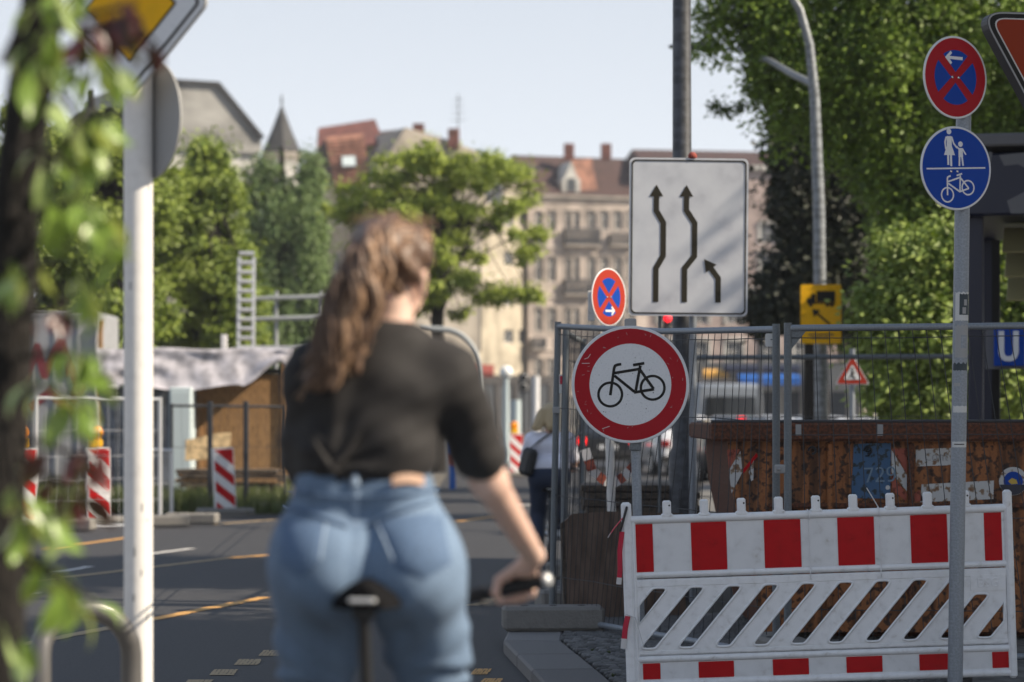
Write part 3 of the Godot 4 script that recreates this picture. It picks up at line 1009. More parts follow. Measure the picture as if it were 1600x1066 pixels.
# ---------- the cyclist further on ----------
func far_cyclist() -> void:
	var at := P(857, 885, 23.6)
	at.y = 0.0
	var o := thing("person", "cyclist in white top and dark jeans with black shoulder bag beside the fence, riding away", "person", at)
	var sk := [[Vector3(0.02, 1.47, -0.12), Vector3(0.03, 1.49, -0.16), 0.085, 0.08], [Vector3(0.02, 1.38, -0.10), Vector3(0.02, 1.3, -0.07), 0.05, 0.055],
		[Vector3(0.2, 1.23, -0.05), Vector3(0.26, 1.02, -0.2), 0.042, 0.036], [Vector3(0.26, 1.02, -0.2), Vector3(0.24, 0.98, -0.48), 0.036, 0.026], [Vector3(-0.17, 1.23, -0.05), Vector3(-0.23, 1.02, -0.2), 0.042, 0.036], [Vector3(-0.23, 1.02, -0.2), Vector3(-0.22, 0.98, -0.48), 0.036, 0.026]]
	var torso := [[Vector3(-0.09, 1.18, -0.04), Vector3(0.13, 1.18, -0.04), 0.11, 0.11], [Vector3(-0.08, 0.98, 0.02), Vector3(0.1, 0.98, 0.02), 0.105, 0.105], [Vector3(-0.16, 1.25, -0.06), Vector3(0.19, 1.25, -0.06), 0.06, 0.06]]
	var legs := [[Vector3(-0.07, 0.88, 0.02), Vector3(0.09, 0.88, 0.02), 0.125, 0.125], [Vector3(-0.09, 0.85, 0.0), Vector3(-0.1, 0.52, -0.14), 0.1, 0.07], [Vector3(-0.1, 0.52, -0.14), Vector3(-0.1, 0.22, 0.05), 0.062, 0.045], [Vector3(0.1, 0.85, 0.0), Vector3(0.11, 0.66, -0.3), 0.1, 0.07], [Vector3(0.11, 0.66, -0.3), Vector3(0.1, 0.38, -0.14), 0.062, 0.045]]
	var d := {}
	skin_of(sk + lift(torso, -0.015) + lift(legs, -0.015), 0.018, 0.03, d)
	skin_of(hand_bones(Vector3(0.2, 0.95, -0.5), Vector3(0.29, 0.94, -0.47), Vector3(0.24, 0.98, -0.45)) + hand_bones(Vector3(-0.17, 0.95, -0.5), Vector3(-0.26, 0.94, -0.47), Vector3(-0.22, 0.98, -0.45)), 0.009, 0.008, d)
	put("body", body_mesh(d), M.skin_far, o)
	d = {}
	skin_of(torso + [[Vector3(0.2, 1.23, -0.05), Vector3(0.25, 1.06, -0.17), 0.062, 0.06], [Vector3(-0.17, 1.23, -0.05), Vector3(-0.22, 1.06, -0.17), 0.062, 0.06]], 0.018, 0.04, d)
	put("shirt", body_mesh(d), M.shirt_white, o)
	d = {}
	skin_of(lift(legs, 0.004), 0.018, 0.04, d)
	put("jeans", body_mesh(d), M.denim_navy, o)
	d = {}
	var hb := [[Vector3(0.02, 1.5, -0.09), Vector3(0.02, 1.42, -0.04), 0.098, 0.09]]
	for i in 14:
		var a := rng.randf() * 2.0 - 1.0
		hb.append([Vector3(a * 0.08, 1.45 + rng.randf() * 0.08, -0.02), Vector3(a * 0.13 - 0.03, 1.32 + rng.randf() * 0.05, 0.05), 0.04, 0.016])
	skin_of(hb, 0.014, 0.03, d)
	put("hair", body_mesh(d), M.hair_blond, o)
	for s in [Vector3(-0.1, 0.13, 0.02), Vector3(0.1, 0.29, -0.17)]:
		var st := S()
		tube(st, [s + Vector3(0, 0.03, 0.08), s, s + Vector3(0, -0.02, -0.12), s + Vector3(0, -0.02, -0.17)], [0.034, 0.045, 0.042, 0.02], 10)
		put("shoe", st, M.sign_white, o)
	var bag := thing("shoulder_bag", "black shoulder bag hanging at the left side of the cyclist in white", "bag", at)
	var b := S()
	box(b, tf(Vector3(-0.2, 1.02, 0.08), 0.15, 0.5, -0.2), Vector3(0.1, 0.27, 0.2), 0.035)
	put("pouch", b, M.black_plastic, bag)
	b = S()
	tube(b, [Vector3(-0.2, 1.13, 0.1), Vector3(-0.1, 1.22, 0.085), Vector3(0.06, 1.33, 0.0), Vector3(0.1, 1.3, -0.12)], 0.018, 8, true, 1, 0.3)
	put("strap", b, M.black_plastic, bag)
	bicycle("bicycle", "dark bicycle of the cyclist in the white top beside the fence", at, at + Vector3(0.18, 0.95, -0.5), at + Vector3(0.29, 0.94, -0.46), at + Vector3(-0.15, 0.95, -0.5), at + Vector3(-0.26, 0.94, -0.46), at + Vector3(0.01, 0.78, 0.08), false)
# ---------- barrier ----------
func barrier() -> void:
	var s := 300.0
	var d := F / s
	var o := thing("safety_barrier", "red and white striped plastic safety barrier with slanted slats, in front of the mesh fence", "barrier", P(990, 1070, d), 0.0)
	o.rotation.z = 0.0333
	var pl: Material = M.white_plastic
	var ux := func(px: float) -> float: return (px - 990.0) / s
	var w := 1.995
	# rails
	for r in [["bottom_rail", 0.0, 0.042, 0.05], ["lower_rail", 0.128, 0.036, 0.056], ["middle_rail", 0.567, 0.034, 0.056], ["top_rail", 0.856, 0.044, 0.05]]:
		var st := S()
		var half: float = r[2] * 0.5
		tube(st, [Vector3(0.012, r[1], 0), Vector3(w - 0.02, r[1], 0)], half, 14, true, 1, 1.0)
		box(st, tf(Vector3(w * 0.5, r[1], -0.008)), Vector3(w - 0.04, r[2] * 0.9, 0.034), 0.006)
		put(r[0], st, pl, o)
	# ledges of the slatted field
	for r in [["ledge", 0.164, 0.03], ["ledge", 0.523, 0.044]]:
		var st := S()
		box(st, tf(Vector3(w * 0.5, r[1], -0.006)), Vector3(w - 0.045, r[2], 0.036), 0.007)
		put(r[0], st, pl, o)
	# slats between slanted openings
	var v0 := 0.177
	var v1 := 0.505
	var shift := 0.276
	var clip := PackedVector2Array([Vector2(0.028, v0), Vector2(w - 0.04, v0), Vector2(w - 0.04, v1), Vector2(0.028, v1)])
	var slots := []
	var lean := shift / (0.5 - 0.181)
	for i in range(-1, 14):
		var c := (1037.5 - 990.0) / s + 0.1942 * (i - 1) + 0.0
		var top := 0.500
		if i >= 10: top = 0.415
		var c1 := c - (0.5 - top) * lean
		var p := rounded([Vector2(c - shift - 0.043, 0.184), Vector2(c - shift + 0.043, 0.184), Vector2(c1 + 0.043, top), Vector2(c1 - 0.043, top)], 0.034, 6)
		var got := Geometry2D.intersect_polygons(p, PackedVector2Array([Vector2(0.04, 0), Vector2(w - 0.055, 0), Vector2(w - 0.055, 1), Vector2(0.04, 1)]))
		slots.append([c, got[0] if got.size() > 0 else PackedVector2Array()])
	for i in slots.size() - 1:
		var a: float = slots[i][0]
		var b: float = slots[i + 1][0]
		var e0 := (0.184 - v0) * lean
		var e1 := (v1 - 0.5) * lean
		var cell := PackedVector2Array([Vector2(a - shift - e0, v0), Vector2(b - shift - e0, v0), Vector2(b + e1, v1), Vector2(a + e1, v1)])
		var got := Geometry2D.intersect_polygons(cell, clip)
		if got.is_empty(): continue
		var pieces := [got[0]]
		for hole in [slots[i][1], slots[i + 1][1]]:
			if hole.size() < 3: continue
			var next := []
			for q in pieces: next.append_array(Geometry2D.clip_polygons(q, hole))
			pieces = next
		var st := S()
		for q in pieces:
			if q.size() > 2: prism(st, q, -0.022, 0.010)
		put("slat", st, pl, o)
	for sl in slots:
		var p: PackedVector2Array = sl[1]
		if p.size() < 3: continue
		var st := S()
		var pts := []
		for q in p: pts.append(Vector3(q.x, q.y, 0.011))
		pts.append(pts[0])
		pts.append(pts[1])
		tube(st, pts, 0.0065, 8, false)
		put("slot_lip", st, pl, o)
	# striped fields
	var bands := [["upper_field", 0.58, 0.838, 0.0, [1000, 1028, 1087, 1143, 1201, 1259, 1316, 1374, 1430, 1488, 1545, 1573]], ["lower_field", 0.020, 0.112, 0.005, [1005, 1033, 1092, 1148, 1208, 1265, 1323, 1380, 1437, 1493, 1551, 1580]]]
	for bd in bands:
		var st := S()
		box(st, tf(Vector3(w * 0.5, (bd[1] + bd[2]) * 0.5, -0.004)), Vector3(w - 0.04, bd[2] - bd[1] + 0.02, 0.016))
		var fld := put(bd[0], st, pl, o)
		var xs: Array = bd[4]
		var edge := 1003.0
		for k in range(0, xs.size(), 2):
			for half in 2:
				var x0: float = ux.call(xs[k]) if half else (ux.call(xs[k - 1]) if k > 0 else 0.0)
				var x1: float = ux.call(xs[k + 1]) if half else ux.call(xs[k])
				if x1 - x0 < 0.05 and not half: continue
				var ss := S()
				var y0: float = bd[1] + (0.004 if half else 0.006)
				var y1: float = bd[2] - (0.004 if half else 0.006)
				var poly := rrect(x0 + 0.0012, y0, x1 - 0.0012, y1, 0.003, 2)
				face(ss, poly, tf(), 0.0056 + rng.randf() * 0.0006)
				put("red_stripe" if half else "white_stripe", ss, M.foil_red if half else M.foil_white, fld)
		edge += 0.0
	# end posts
	for e in [[-0.035, 0.018, -0.06, 0.95], [w - 0.038, w + 0.004, -0.03, 0.95]]:
		var st := S()
		box(st, tf(Vector3((e[0] + e[1]) * 0.5, (e[2] + e[3]) * 0.5, -0.004)), Vector3(e[1] - e[0], e[3] - e[2], 0.058), 0.012)
		put("end_post", st, pl, o)
	var inner := S()
	box(inner, tf(Vector3(0.025, 0.42, 0.004)), Vector3(0.022, 0.9, 0.03), 0.008)
	put("end_post", inner, pl, o)
	# pegs on top
	for k in 9:
		if k == 9: continue
		var x: float = ux.call(1051.0 + 58.2 * k)
		var st := S()
		box(st, tf(Vector3(x, 0.912, 0)), Vector3(0.044, 0.082, 0.04), 0.008)
		box(st, tf(Vector3(x, 0.874, 0)), Vector3(0.062, 0.022, 0.042), 0.006)
		var pg := put("peg", st, pl, o)
		if k % 2 == 0:
			var h := S()
			face(h, circle(0.005, 12), tf(Vector3(x + 0.012, 0.927, 0.0203)))
			put("hole", h, M.black_plastic, pg)
	# embossed plate
	var st := S()
	prism(st, rrect(ux.call(1521), 0.430, ux.call(1576), 0.512, 0.008), 0.0105, 0.0145)
	var pt := put("name_plate", st, pl, o)
	var letters := put("letters", words("BSG", 0.046, 0.008), pl, pt)
	letters.position = Vector3(ux.call(1548), 0.471, 0.0145)
	# feet
	for x in [0.25, 1.72]:
		var f := S()
		box(f, tf(Vector3(x, -0.045, -0.02)), Vector3(0.09, 0.09, 0.05), 0.006)
		put("foot", f, M.black_plastic, o)
	# cable ties round the rails
	for x in [ux.call(1271), ux.call(1381)]:
		var t := S()
		for v in [0.856, 0.545]:
			tube(t, [Vector3(x, v + 0.024, -0.02), Vector3(x, v + 0.022, 0.026), Vector3(x + 0.003, v - 0.026, 0.028), Vector3(x + 0.003, v - 0.026, -0.02)], 0.0028, 6)
		tube(t, [Vector3(x, 0.83, 0.028), Vector3(x + 0.004, 0.57, 0.024)], 0.0026, 6)
		put("cable_tie", t, M.foil_white, o)
	var loose := S()
	tube(loose, [Vector3(ux.call(1381), 0.88, 0.02), Vector3(ux.call(1374), 0.92, 0.03), Vector3(ux.call(1363), 0.985, 0.03)], 0.0045, 6, true, 1, 0.5)
	put("cable_tie", loose, M.foil_white, o)
	# red and white tape tied to the end post
	var tapes := [[[Vector3(-0.03, 0.87, 0.03), Vector3(-0.075, 0.82, 0.04), Vector3(-0.10, 0.785, 0.035)], 0.011], [[Vector3(-0.035, 0.8, 0.03), Vector3(-0.05, 0.7, 0.035), Vector3(-0.052, 0.6, 0.03), Vector3(-0.058, 0.545, 0.02)], 0.013], [[Vector3(-0.02, 0.36, 0.035), Vector3(-0.035, 0.30, 0.04), Vector3(-0.045, 0.22, 0.035)], 0.014], [[Vector3(-0.03, 0.37, 0.035), Vector3(0.02, 0.35, 0.037), Vector3(0.06, 0.19, 0.035)], 0.006]]
	for k in tapes.size():
		var tp: Array = tapes[k][0]
		var a := S()
		tube(a, tp, tapes[k][1], 8, true, 1, 0.15)
		var tn := put("tape", a, M.tape_red if k != 3 else M.sticker_grey, o)
		if k == 3: continue
		var b := S()
		tube(b, [tp[-1].lerp(tp[-2], 0.3), tp[-1] - (tp[-2] - tp[-1]) * 0.35], tapes[k][1] * 1.05, 8, true, 1, 0.2)
		put("tape_end", b, M.tape_white, tn)
	var st2 := S()
	bar(st2, Vector3(-0.005, 0.93, 0.034), Vector3(-0.045, 0.8, 0.036), 0.02, 0.012, 0.004)
	put("strap", st2, M.black_plastic, o)

# ---------- signs ----------
func disc(parent: Node, called: String, xf: Transform3D, R: float, back: Material, rim: Material) -> MeshInstance3D:
	var st := S()
	prism(st, circle(R, 72), -0.004, 0.0, xf)
	var o := put(called, st, back, parent)
	var r := S()
	ring(r, R * 0.955, R, xf, 0.0006)
	lathe(r, [Vector2(R * 1.001, -0.006), Vector2(R * 1.006, -0.003), Vector2(R * 1.001, 0.0008), Vector2(R * 0.985, 0.0012)], 72, xf * Transform3D(Basis(Vector3.RIGHT, PI / 2), Vector3.ZERO))
	put("rim", r, rim, o)
	return o

func no_stopping(parent: Node, xf: Transform3D, R: float, arrow: int, red: Material) -> void:
	var o := disc(parent, "no_stopping_sign", xf, R, M.zinc_steel, M.sign_white)
	var st := S()
	face(st, circle(R * 0.955, 64), xf, 0.0004)
	put("red_field", st, red, o)
	for k in 4:
		var mid := PI / 2 * k
		var half := 0.785 - 0.165
		var pts := PackedVector2Array()
		var inner := R * 0.09 / sin(0.785)
		pts.append(Vector2(cos(mid), sin(mid)) * inner)
		for i in 11:
			var t := mid - half + 2.0 * half * i / 10.0
			pts.append(Vector2(cos(t), sin(t)) * R * 0.665)
		var b := S()
		face(b, pts, xf, 0.0012)
		put("blue_field", b, M.sign_blue, o)
	var y := R * 0.47 * (1 if arrow < 0 else -1)
	var x := R * 0.30 * arrow
	var a := S()
	stroke(a, [Vector2(-x * 0.75, y), Vector2(x * 0.8, y)], R * 0.075, xf, 0.0018)
	stroke(a, [Vector2(x * 0.45, y + R * 0.14), Vector2(x * 0.95, y), Vector2(x * 0.45, y - R * 0.14)], R * 0.07, xf, 0.0021)
	put("arrow", a, M.sign_white, o)
	for s in [-1.0, 1.0]:
		var bolt := S()
		lathe(bolt, [Vector2(0.0075, 0.0), Vector2(0.007, 0.003), Vector2(0.0, 0.0042)], 12, xf * tf(Vector3(s * 0.021, 0.0, 0.0014), PI / 2))
		put("bolt", bolt, M.chrome, o)

func bike_symbol(st: SurfaceTool, xf: Transform3D, c: Vector2, k: float, z: float) -> void:  # k: metres per unit of the sign's radius
	var q := func(x: float, y: float) -> Vector2: return c + Vector2(x, y) * k
	ring(st, k * 0.180, k * 0.224, xf, z, q.call(-0.344, -0.171), 44)
	ring(st, k * 0.180, k * 0.224, xf, z + 0.0002, q.call(0.381, -0.056), 44)
	var n := 2
	for l in [[[-0.344, -0.185], [-0.276, 0.289]], [[-0.280, 0.27], [-0.262, 0.32], [-0.22, 0.338], [-0.155, 0.348]], [[-0.272, 0.196], [0.150, 0.264]], [[-0.272, 0.150], [0.068, -0.124]], [[0.092, -0.105], [0.170, 0.322]], [[0.160, 0.26], [0.398, -0.076]], [[0.405, -0.080], [0.060, -0.136]], [[0.045, 0.332], [0.238, 0.364]]]:
		var pts := []
		for p in l: pts.append(q.call(p[0], p[1]))
		stroke(st, pts, k * 0.048, xf, z + 0.0002 * n)
		n += 1

func sign_posts() -> void:
	# post with two round signs, in front of the barrier
	var d := 12.35
	var base := P(1492.5, 1080, d)
	base.y = KERB
	var top := P(1506, 168, d)
	var o := thing("sign_post", "galvanised post in front of the barrier with two round signs and torn stickers", "sign post", base)
	var st := S()
	tube(st, [Vector3.ZERO, top - base], 0.0385, 24)
	var post := put("post", st, M.zinc_steel, o)
	var R := 0.209
	no_stopping(o, tf(P(1493, 121, d - 0.09) - base, 0.0, 0.54, 0.0), R, -1, M.sign_red)
	var xf := tf(P(1494, 263, d - 0.09) - base, 0.0, 0.42, 0.03)
	var b := disc(o, "shared_path_sign", xf, 0.212, M.zinc_steel, M.sign_white)
	st = S()
	face(st, circle(0.202, 64), xf, 0.0004)
	put("blue_field", st, M.sign_blue, b)
	st = S()
	stroke(st, [Vector2(-0.178, -0.004), Vector2(0.178, 0.004)], 0.0075, xf, 0.0012)
	put("line", st, M.sign_white, b)
	st = S()
	bike_symbol(st, xf * tf(Vector3.ZERO, 0, 0, 0.13), Vector2(-0.012, -0.096), 0.178, 0.0012)
	put("bicycle_symbol", st, M.sign_white, b)
	st = S()
	var m := -0.038  # woman
	var u := 0.212 / 64.0
	face(st, circle(4.3 * u, 20, Vector2(m, 56 * u)), xf, 0.0012)
	face(st, PackedVector2Array([Vector2(m - 4.5 * u, 49 * u), Vector2(m + 4.5 * u, 49 * u), Vector2(m + 4.6 * u, 34 * u), Vector2(m + 10 * u, 20 * u), Vector2(m - 10 * u, 20 * u), Vector2(m - 4.6 * u, 34 * u)]), xf, 0.0012)
	stroke(st, [Vector2(m - 5.2 * u, 48 * u), Vector2(m - 7.6 * u, 40 * u), Vector2(m - 6.4 * u, 29 * u)], 2.6 * u, xf, 0.0014, true)
	stroke(st, [Vector2(m + 4.5 * u, 48 * u), Vector2(m + 8 * u, 38 * u), Vector2(m + 14 * u, 31 * u)], 2.6 * u, xf, 0.0014, true)
	stroke(st, [Vector2(m - 2.6 * u, 20.5 * u), Vector2(m - 2.6 * u, 5 * u)], 3.6 * u, xf, 0.0014)
	stroke(st, [Vector2(m + 2.6 * u, 20.5 * u), Vector2(m + 2.6 * u, 3 * u)], 3.6 * u, xf, 0.0014)
	put("woman_symbol", st, M.sign_white, b)
	st = S()
	var c := m + 20.5 * u  # child
	face(st, circle(4.2 * u, 20, Vector2(c, 37 * u)), xf, 0.0012)
	face(st, PackedVector2Array([Vector2(c - 3.8 * u, 31 * u), Vector2(c + 3.8 * u, 31 * u), Vector2(c + 4.2 * u, 17 * u), Vector2(c - 4.2 * u, 17 * u)]), xf, 0.0012)
	stroke(st, [Vector2(c - 3.5 * u, 30 * u), Vector2(c - 7.5 * u, 33.5 * u)], 2.6 * u, xf, 0.0014, true)
	stroke(st, [Vector2(c + 3.4 * u, 30 * u), Vector2(c + 6.5 * u, 25 * u), Vector2(c + 9.6 * u, 21 * u)], 2.4 * u, xf, 0.0014, true)
	stroke(st, [Vector2(c - 2.2 * u, 17.5 * u), Vector2(c - 3.0 * u, 3.5 * u)], 3.0 * u, xf, 0.0014)
	stroke(st, [Vector2(c + 2.2 * u, 17.5 * u), Vector2(c + 3.8 * u, 4 * u)], 3.0 * u, xf, 0.0014)
	put("child_symbol", st, M.sign_white, b)
	for s in [-1.0, 1.0]:
		var bolt := S()
		lathe(bolt, [Vector2(0.0075, 0.0), Vector2(0.007, 0.003), Vector2(0.0, 0.0042)], 12, xf * tf(Vector3(s * 0.019 - 0.012, -0.016, 0.0016), PI / 2))
		put("bolt", bolt, M.chrome, b)
	for py in [121.0, 263.0]:  # clamps
		var cl := S()
		lathe(cl, [Vector2(0.043, -0.018), Vector2(0.043, 0.018)], 24, tf(P(1506 - (py - 168) * 0.0148, py, d) - base))
		put("clamp", cl, M.dark_zinc, o)
	# stickers wrapped round the post
	var dirv := (top - base).normalized()
	var wrap := func(called: String, y0: float, y1: float, a0: float, a1: float, r: float, mm: Material, torn: float, parent: Node) -> MeshInstance3D:
		var s2 := S()
		s2.set_smooth_group(1)
		var n := 12
		for i in n:
			var pa := []
			for e in 2:
				var t := lerpf(a0, a1, float(i + e) / n)
				var j0 := torn * (0.5 + 0.5 * sin((i + e) * 2.7 + y0)) * 0.5
				var j1 := torn * (0.5 + 0.5 * sin((i + e) * 1.9 + y1))
				var h0 := (EYE + (HOR - y1) * d / F) - base.y + j0
				var h1 := (EYE + (HOR - y0) * d / F) - base.y - j1
				for h in [h0, h1]: pa.append(dirv * h + Vector3(sin(t) * r, 0, cos(t) * r))
			quad(s2, pa[0], pa[1], pa[3], pa[2])
		return put(called, s2, mm, parent)
	wrap.call("post_sticker", 456, 502, -0.95, 1.25, 0.0392, M.sticker_white, 0.008, post)
	var dk: MeshInstance3D = wrap.call("post_sticker", 459, 493, -0.35, 1.15, 0.0396, M.sticker_dark, 0.006, post)
	wrap.call("print", 468, 478, 0.25, 0.7, 0.04, M.sticker_grey, 0.003, dk)
	wrap.call("print", 480, 491, 0.05, 0.55, 0.04, M.sticker_grey, 0.004, dk)
	wrap.call("post_sticker", 507, 560, -0.9, 1.2, 0.0391, M.sticker_grey, 0.012, post)
	wrap.call("print", 523, 545, -0.1, 0.75, 0.0395, M.zinc_steel, 0.006, post)
	wrap.call("post_sticker", 566, 580, -1.2, 1.0, 0.0392, M.sticker_dark, 0.012, post)
	wrap.call("post_sticker", 598, 604, -1.0, -0.1, 0.0391, M.sticker_grey, 0.002, post)
	wrap.call("post_sticker", 634, 645, -1.1, 1.15, 0.0392, M.sticker_white, 0.004, post)
	var lab: MeshInstance3D = wrap.call("post_sticker", 690, 699, -1.2, 1.2, 0.0392, M.sticker_white, 0.001, post)
	wrap.call("print", 693.5, 695, -0.8, 0.6, 0.0395, M.sign_black, 0.0, lab)

	# no bicycles
	d = 12.85
	base = P(1003, 1000, d)
	base.y = KERB
	o = thing("sign_post", "galvanised post behind the barrier carrying the large round no cycling sign", "sign post", base)
	st = S()
	tube(st, [Vector3(0, 0, -0.05), P(992, 640, d + 0.06) - base, P(984, 505, d + 0.06) - base], 0.0255, 18)
	put("post", st, M.zinc_steel, o)
	R = 0.311
	xf = tf(P(985, 601, d) - base)
	b = disc(o, "no_cycling_sign", xf, R, M.zinc_steel, M.sign_white)
	st = S()
	ring(st, R * 0.70, R * 0.957, xf, 0.0010)
	put("red_ring", st, M.sign_red, b)
	st = S()
	face(st, circle(R * 0.70, 64), xf, 0.0006)
	put("white_field", st, M.sign_white, b)
	st = S()
	bike_symbol(st, xf, Vector2.ZERO, R, 0.0012)
	put("bicycle_symbol", st, M.sign_black, b)
	for k in 26:  # nicks in the foil
		var a := rng.randf() * TAU
		var r := R * (0.72 + rng.randf() * 0.22)
		var s3 := S()
		var l := 0.004 + rng.randf() * 0.012
		var t := rng.randf() * TAU
		var p0 := Vector2(cos(a), sin(a)) * r
		stroke(s3, [p0, p0 + Vector2(cos(t), sin(t)) * l], 0.0012 + rng.randf() * 0.0012, xf, 0.0016 + k * 0.00001)
		put("scratch", s3, M.sticker_grey, b)
	for l in [[[-0.245, 0.135], [-0.225, 0.142], [-0.212, 0.162]], [[-0.258, 0.112], [-0.216, 0.113]], [[-0.15, -0.235], [-0.11, -0.222]]]:
		var s3 := S()
		var pts := []
		for p in l: pts.append(Vector2(p[0], p[1]))
		stroke(s3, pts, 0.003, xf, 0.0019)
		put("scratch", s3, M.sticker_white, b)
	for k in 16:  # dark specks on the white
		var a := rng.randf() * TAU
		var r := R * 0.66 * sqrt(rng.randf())
		var s3 := S()
		face(s3, circle(0.0015 + rng.randf() * 0.0025, 7, Vector2(cos(a), sin(a)) * r), xf, 0.0028 + k * 0.00002)
		put("speck", s3, M.sticker_grey if k % 3 else M.sign_black, b)
	st = S()
	box(st, tf(P(985, 507, d + 0.03) - base), Vector3(0.062, 0.06, 0.05), 0.006)
	put("clamp", st, M.sticker_grey, o)
	st = S()
	box(st, tf(P(993, 697, d + 0.05) - base), Vector3(0.062, 0.05, 0.07), 0.006)
	put("clamp", st, M.dark_zinc, o)

	# second no stopping sign, turned away, behind the fence
	d = 17.6
	base = P(960, 960, d)
	base.y = KERB
	o = thing("sign_post", "pale post behind the fence with a small red and blue round sign turned sideways", "sign post", base)
	st = S()
	tube(st, [Vector3(0, 0, -0.06), P(946, 440, d + 0.06) - base], 0.032, 18)
	put("post", st, M.pole_white, o)
	no_stopping(o, tf(P(951.5, 464.5, d - 0.02) - base, 0.0, 0.9, 0.03), 0.211, 1, M.sign_red_far)
	st = S()
	box(st, tf(P(924, 478, d + 0.12) - base), Vector3(0.05, 0.22, 0.02), 0.003)
	put("back_plate", st, M.pole_white, o)

	# lane board on its own tubes beside the lamp post
	d = 18.0
	var s := F / d
	base = P(1080, 900, d)
	base.y = KERB
	o = thing("lane_board", "large white board with three black lane arrows on the dark lamp post", "traffic sign", base)
	var mid := P(1076, 370.5, d - 0.14) - base
	xf = tf(mid, 0.0, 0.03, -0.008)
	var k := d / F
	st = S()
	prism(st, rrect(-92.5 * k, -122.5 * k, 92.5 * k, 122.5 * k, 8 * k), -0.02, 0.0, xf)
	var pn := put("panel", st, M.board_white, o)
	st = S()
	var outer := rrect(-89.5 * k, -119.5 * k, 89.5 * k, 119.5 * k, 7 * k)
	for i in outer.size():
		var a := outer[i]
		var b2 := outer[(i + 1) % outer.size()]
		var ai := a * Vector2(1.0 - 2.2 / 89.5, 1.0 - 2.2 / 119.5)
		var bi := b2 * Vector2(1.0 - 2.2 / 89.5, 1.0 - 2.2 / 119.5)
		quad(st, xf * Vector3(a.x, a.y, 0.003), xf * Vector3(ai.x, ai.y, 0.003), xf * Vector3(bi.x, bi.y, 0.003), xf * Vector3(b2.x, b2.y, 0.003))
	put("border", st, M.lane_black, pn)
	for ar in [[[1025.5, 471.7], [1025.5, 419.5], [1036.6, 400], [1036.6, 348.8], [1025.5, 330], [1025.5, 304]], [[1070, 471.7], [1070, 419.5], [1085.2, 400], [1085.2, 348.8], [1072.2, 329], [1072.2, 304]], [[1122.4, 471.7], [1122.4, 434], [1109, 416]]]:
		var pts := []
		for p in ar: pts.append(Vector2((p[0] - 1076.0) * k, (370.5 - p[1]) * k))
		var a2 := S()
		stroke(a2, pts, 8.6 * k, xf, 0.0030)
		var e: Vector2 = pts[-1]
		var f: Vector2 = (pts[-1] - pts[-2]).normalized()
		var g := Vector2(-f.y, f.x)
		face(a2, PackedVector2Array([e + f * 14.5 * k, e + g * 10.5 * k - f * 4 * k, e - g * 10.5 * k - f * 4 * k]), xf, 0.0036)
		put("arrow", a2, M.lane_black, pn)
	for px in [1031.0, 1083.0]:
		st = S()
		var x: float = (px - 1080.0) * k
		tube(st, [Vector3(x, 0, -0.02 if px > 1050 else -0.02), Vector3(x, (EYE + (HOR - 260) * k) - KERB, -0.02)], 0.028 if px > 1050 else 0.012, 14)
		put("support_tube", st, M.zinc_steel if px > 1050 else M.dark_zinc, o)
	for py in [300.0, 440.0]:
		st = S()
		box(st, tf(P(1068, py, d - 0.085) - base), Vector3(0.5, 0.035, 0.03), 0.004)
		put("cross_bar", st, M.dark_zinc, o)
	st = S()
	lathe(st, [Vector2(0, 0), Vector2(0.032, 0.006), Vector2(0.034, 0.03), Vector2(0.02, 0.05), Vector2(0, 0.055)], 14, tf(P(1082, 249, d - 0.12) - base))
	put("red_cap", st, M.awning_red, o)

	# lit triangular sign at the right edge
	d = 12.4
	base = P(1652, 1075, d)
	base.y = KERB
	o = thing("sign_post", "thick dark framed orange triangle sign pointing down, beside the round signs", "sign post", base)
	st = S()
	tube(st, [Vector3(0, 0, -0.1), P(1652, 20, d + 0.1) - base], 0.0385, 18)
	put("post", st, M.zinc_steel, o)
	k = d / F
	xf = tf(P(1652, 75, d - 0.07) - base, 0.0, 0.18, 0.0)
	var T := func(g: float, r: float) -> PackedVector2Array:
		return rounded([Vector2(-(128 - g * 1.73) * k, (54 - g) * k), Vector2(0, -(168 - g * 2.0) * k), Vector2((128 - g * 1.73) * k, (54 - g) * k)], r * k, 8)
	st = S()
	prism(st, T.call(0.0, 24.0), -0.09, 0.0, xf)
	var bx := put("box", st, M.dark_metal, o)
	for l in [[0.8, 23.0, "grey_edge", M.sticker_grey, 0.001], [3.4, 20.0, "black_band", M.sign_black, 0.0025], [10.0, 15.0, "white_line", M.sticker_white, 0.004], [12.0, 13.0, "orange_field", M.sign_orange, 0.0055]]:
		st = S()
		face(st, T.call(l[0], l[1]), xf, l[4])
		put(l[2], st, l[3], bx)
	st = S()
	stroke(st, [Vector2(-52 * k, 22 * k), Vector2(-20 * k, 8 * k), Vector2(20 * k, 8 * k)], 9 * k, xf, 0.007)
	put("white_mark", st, M.sign_white, bx)

	# priority road sign on the left pole
	d = 8.0
	base = P(216, 1347, d)
	base.y = 0.1
	o = thing("sign_post", "thick white pole with yellow diamond priority sign and a round sign's back", "sign post", base)
	st = S()
	tube(st, [Vector3.ZERO, P(216, -120, d) - base], 0.0475, 32)
	put("post", st, M.pole_white, o)
	xf = tf(P(206, 10, d - 0.1) - base, 0.0, -0.50, -0.03)
	var q := 0.3075
	var D := func(f: float, r: float) -> PackedVector2Array: return rounded([Vector2(0, -q * f), Vector2(q * f, 0), Vector2(0, q * f), Vector2(-q * f, 0)], r, 6)
	st = S()
	prism(st, D.call(1.0, 0.035), -0.012, 0.0, xf)
	var pr := put("priority_sign", st, M.sticker_grey, o)
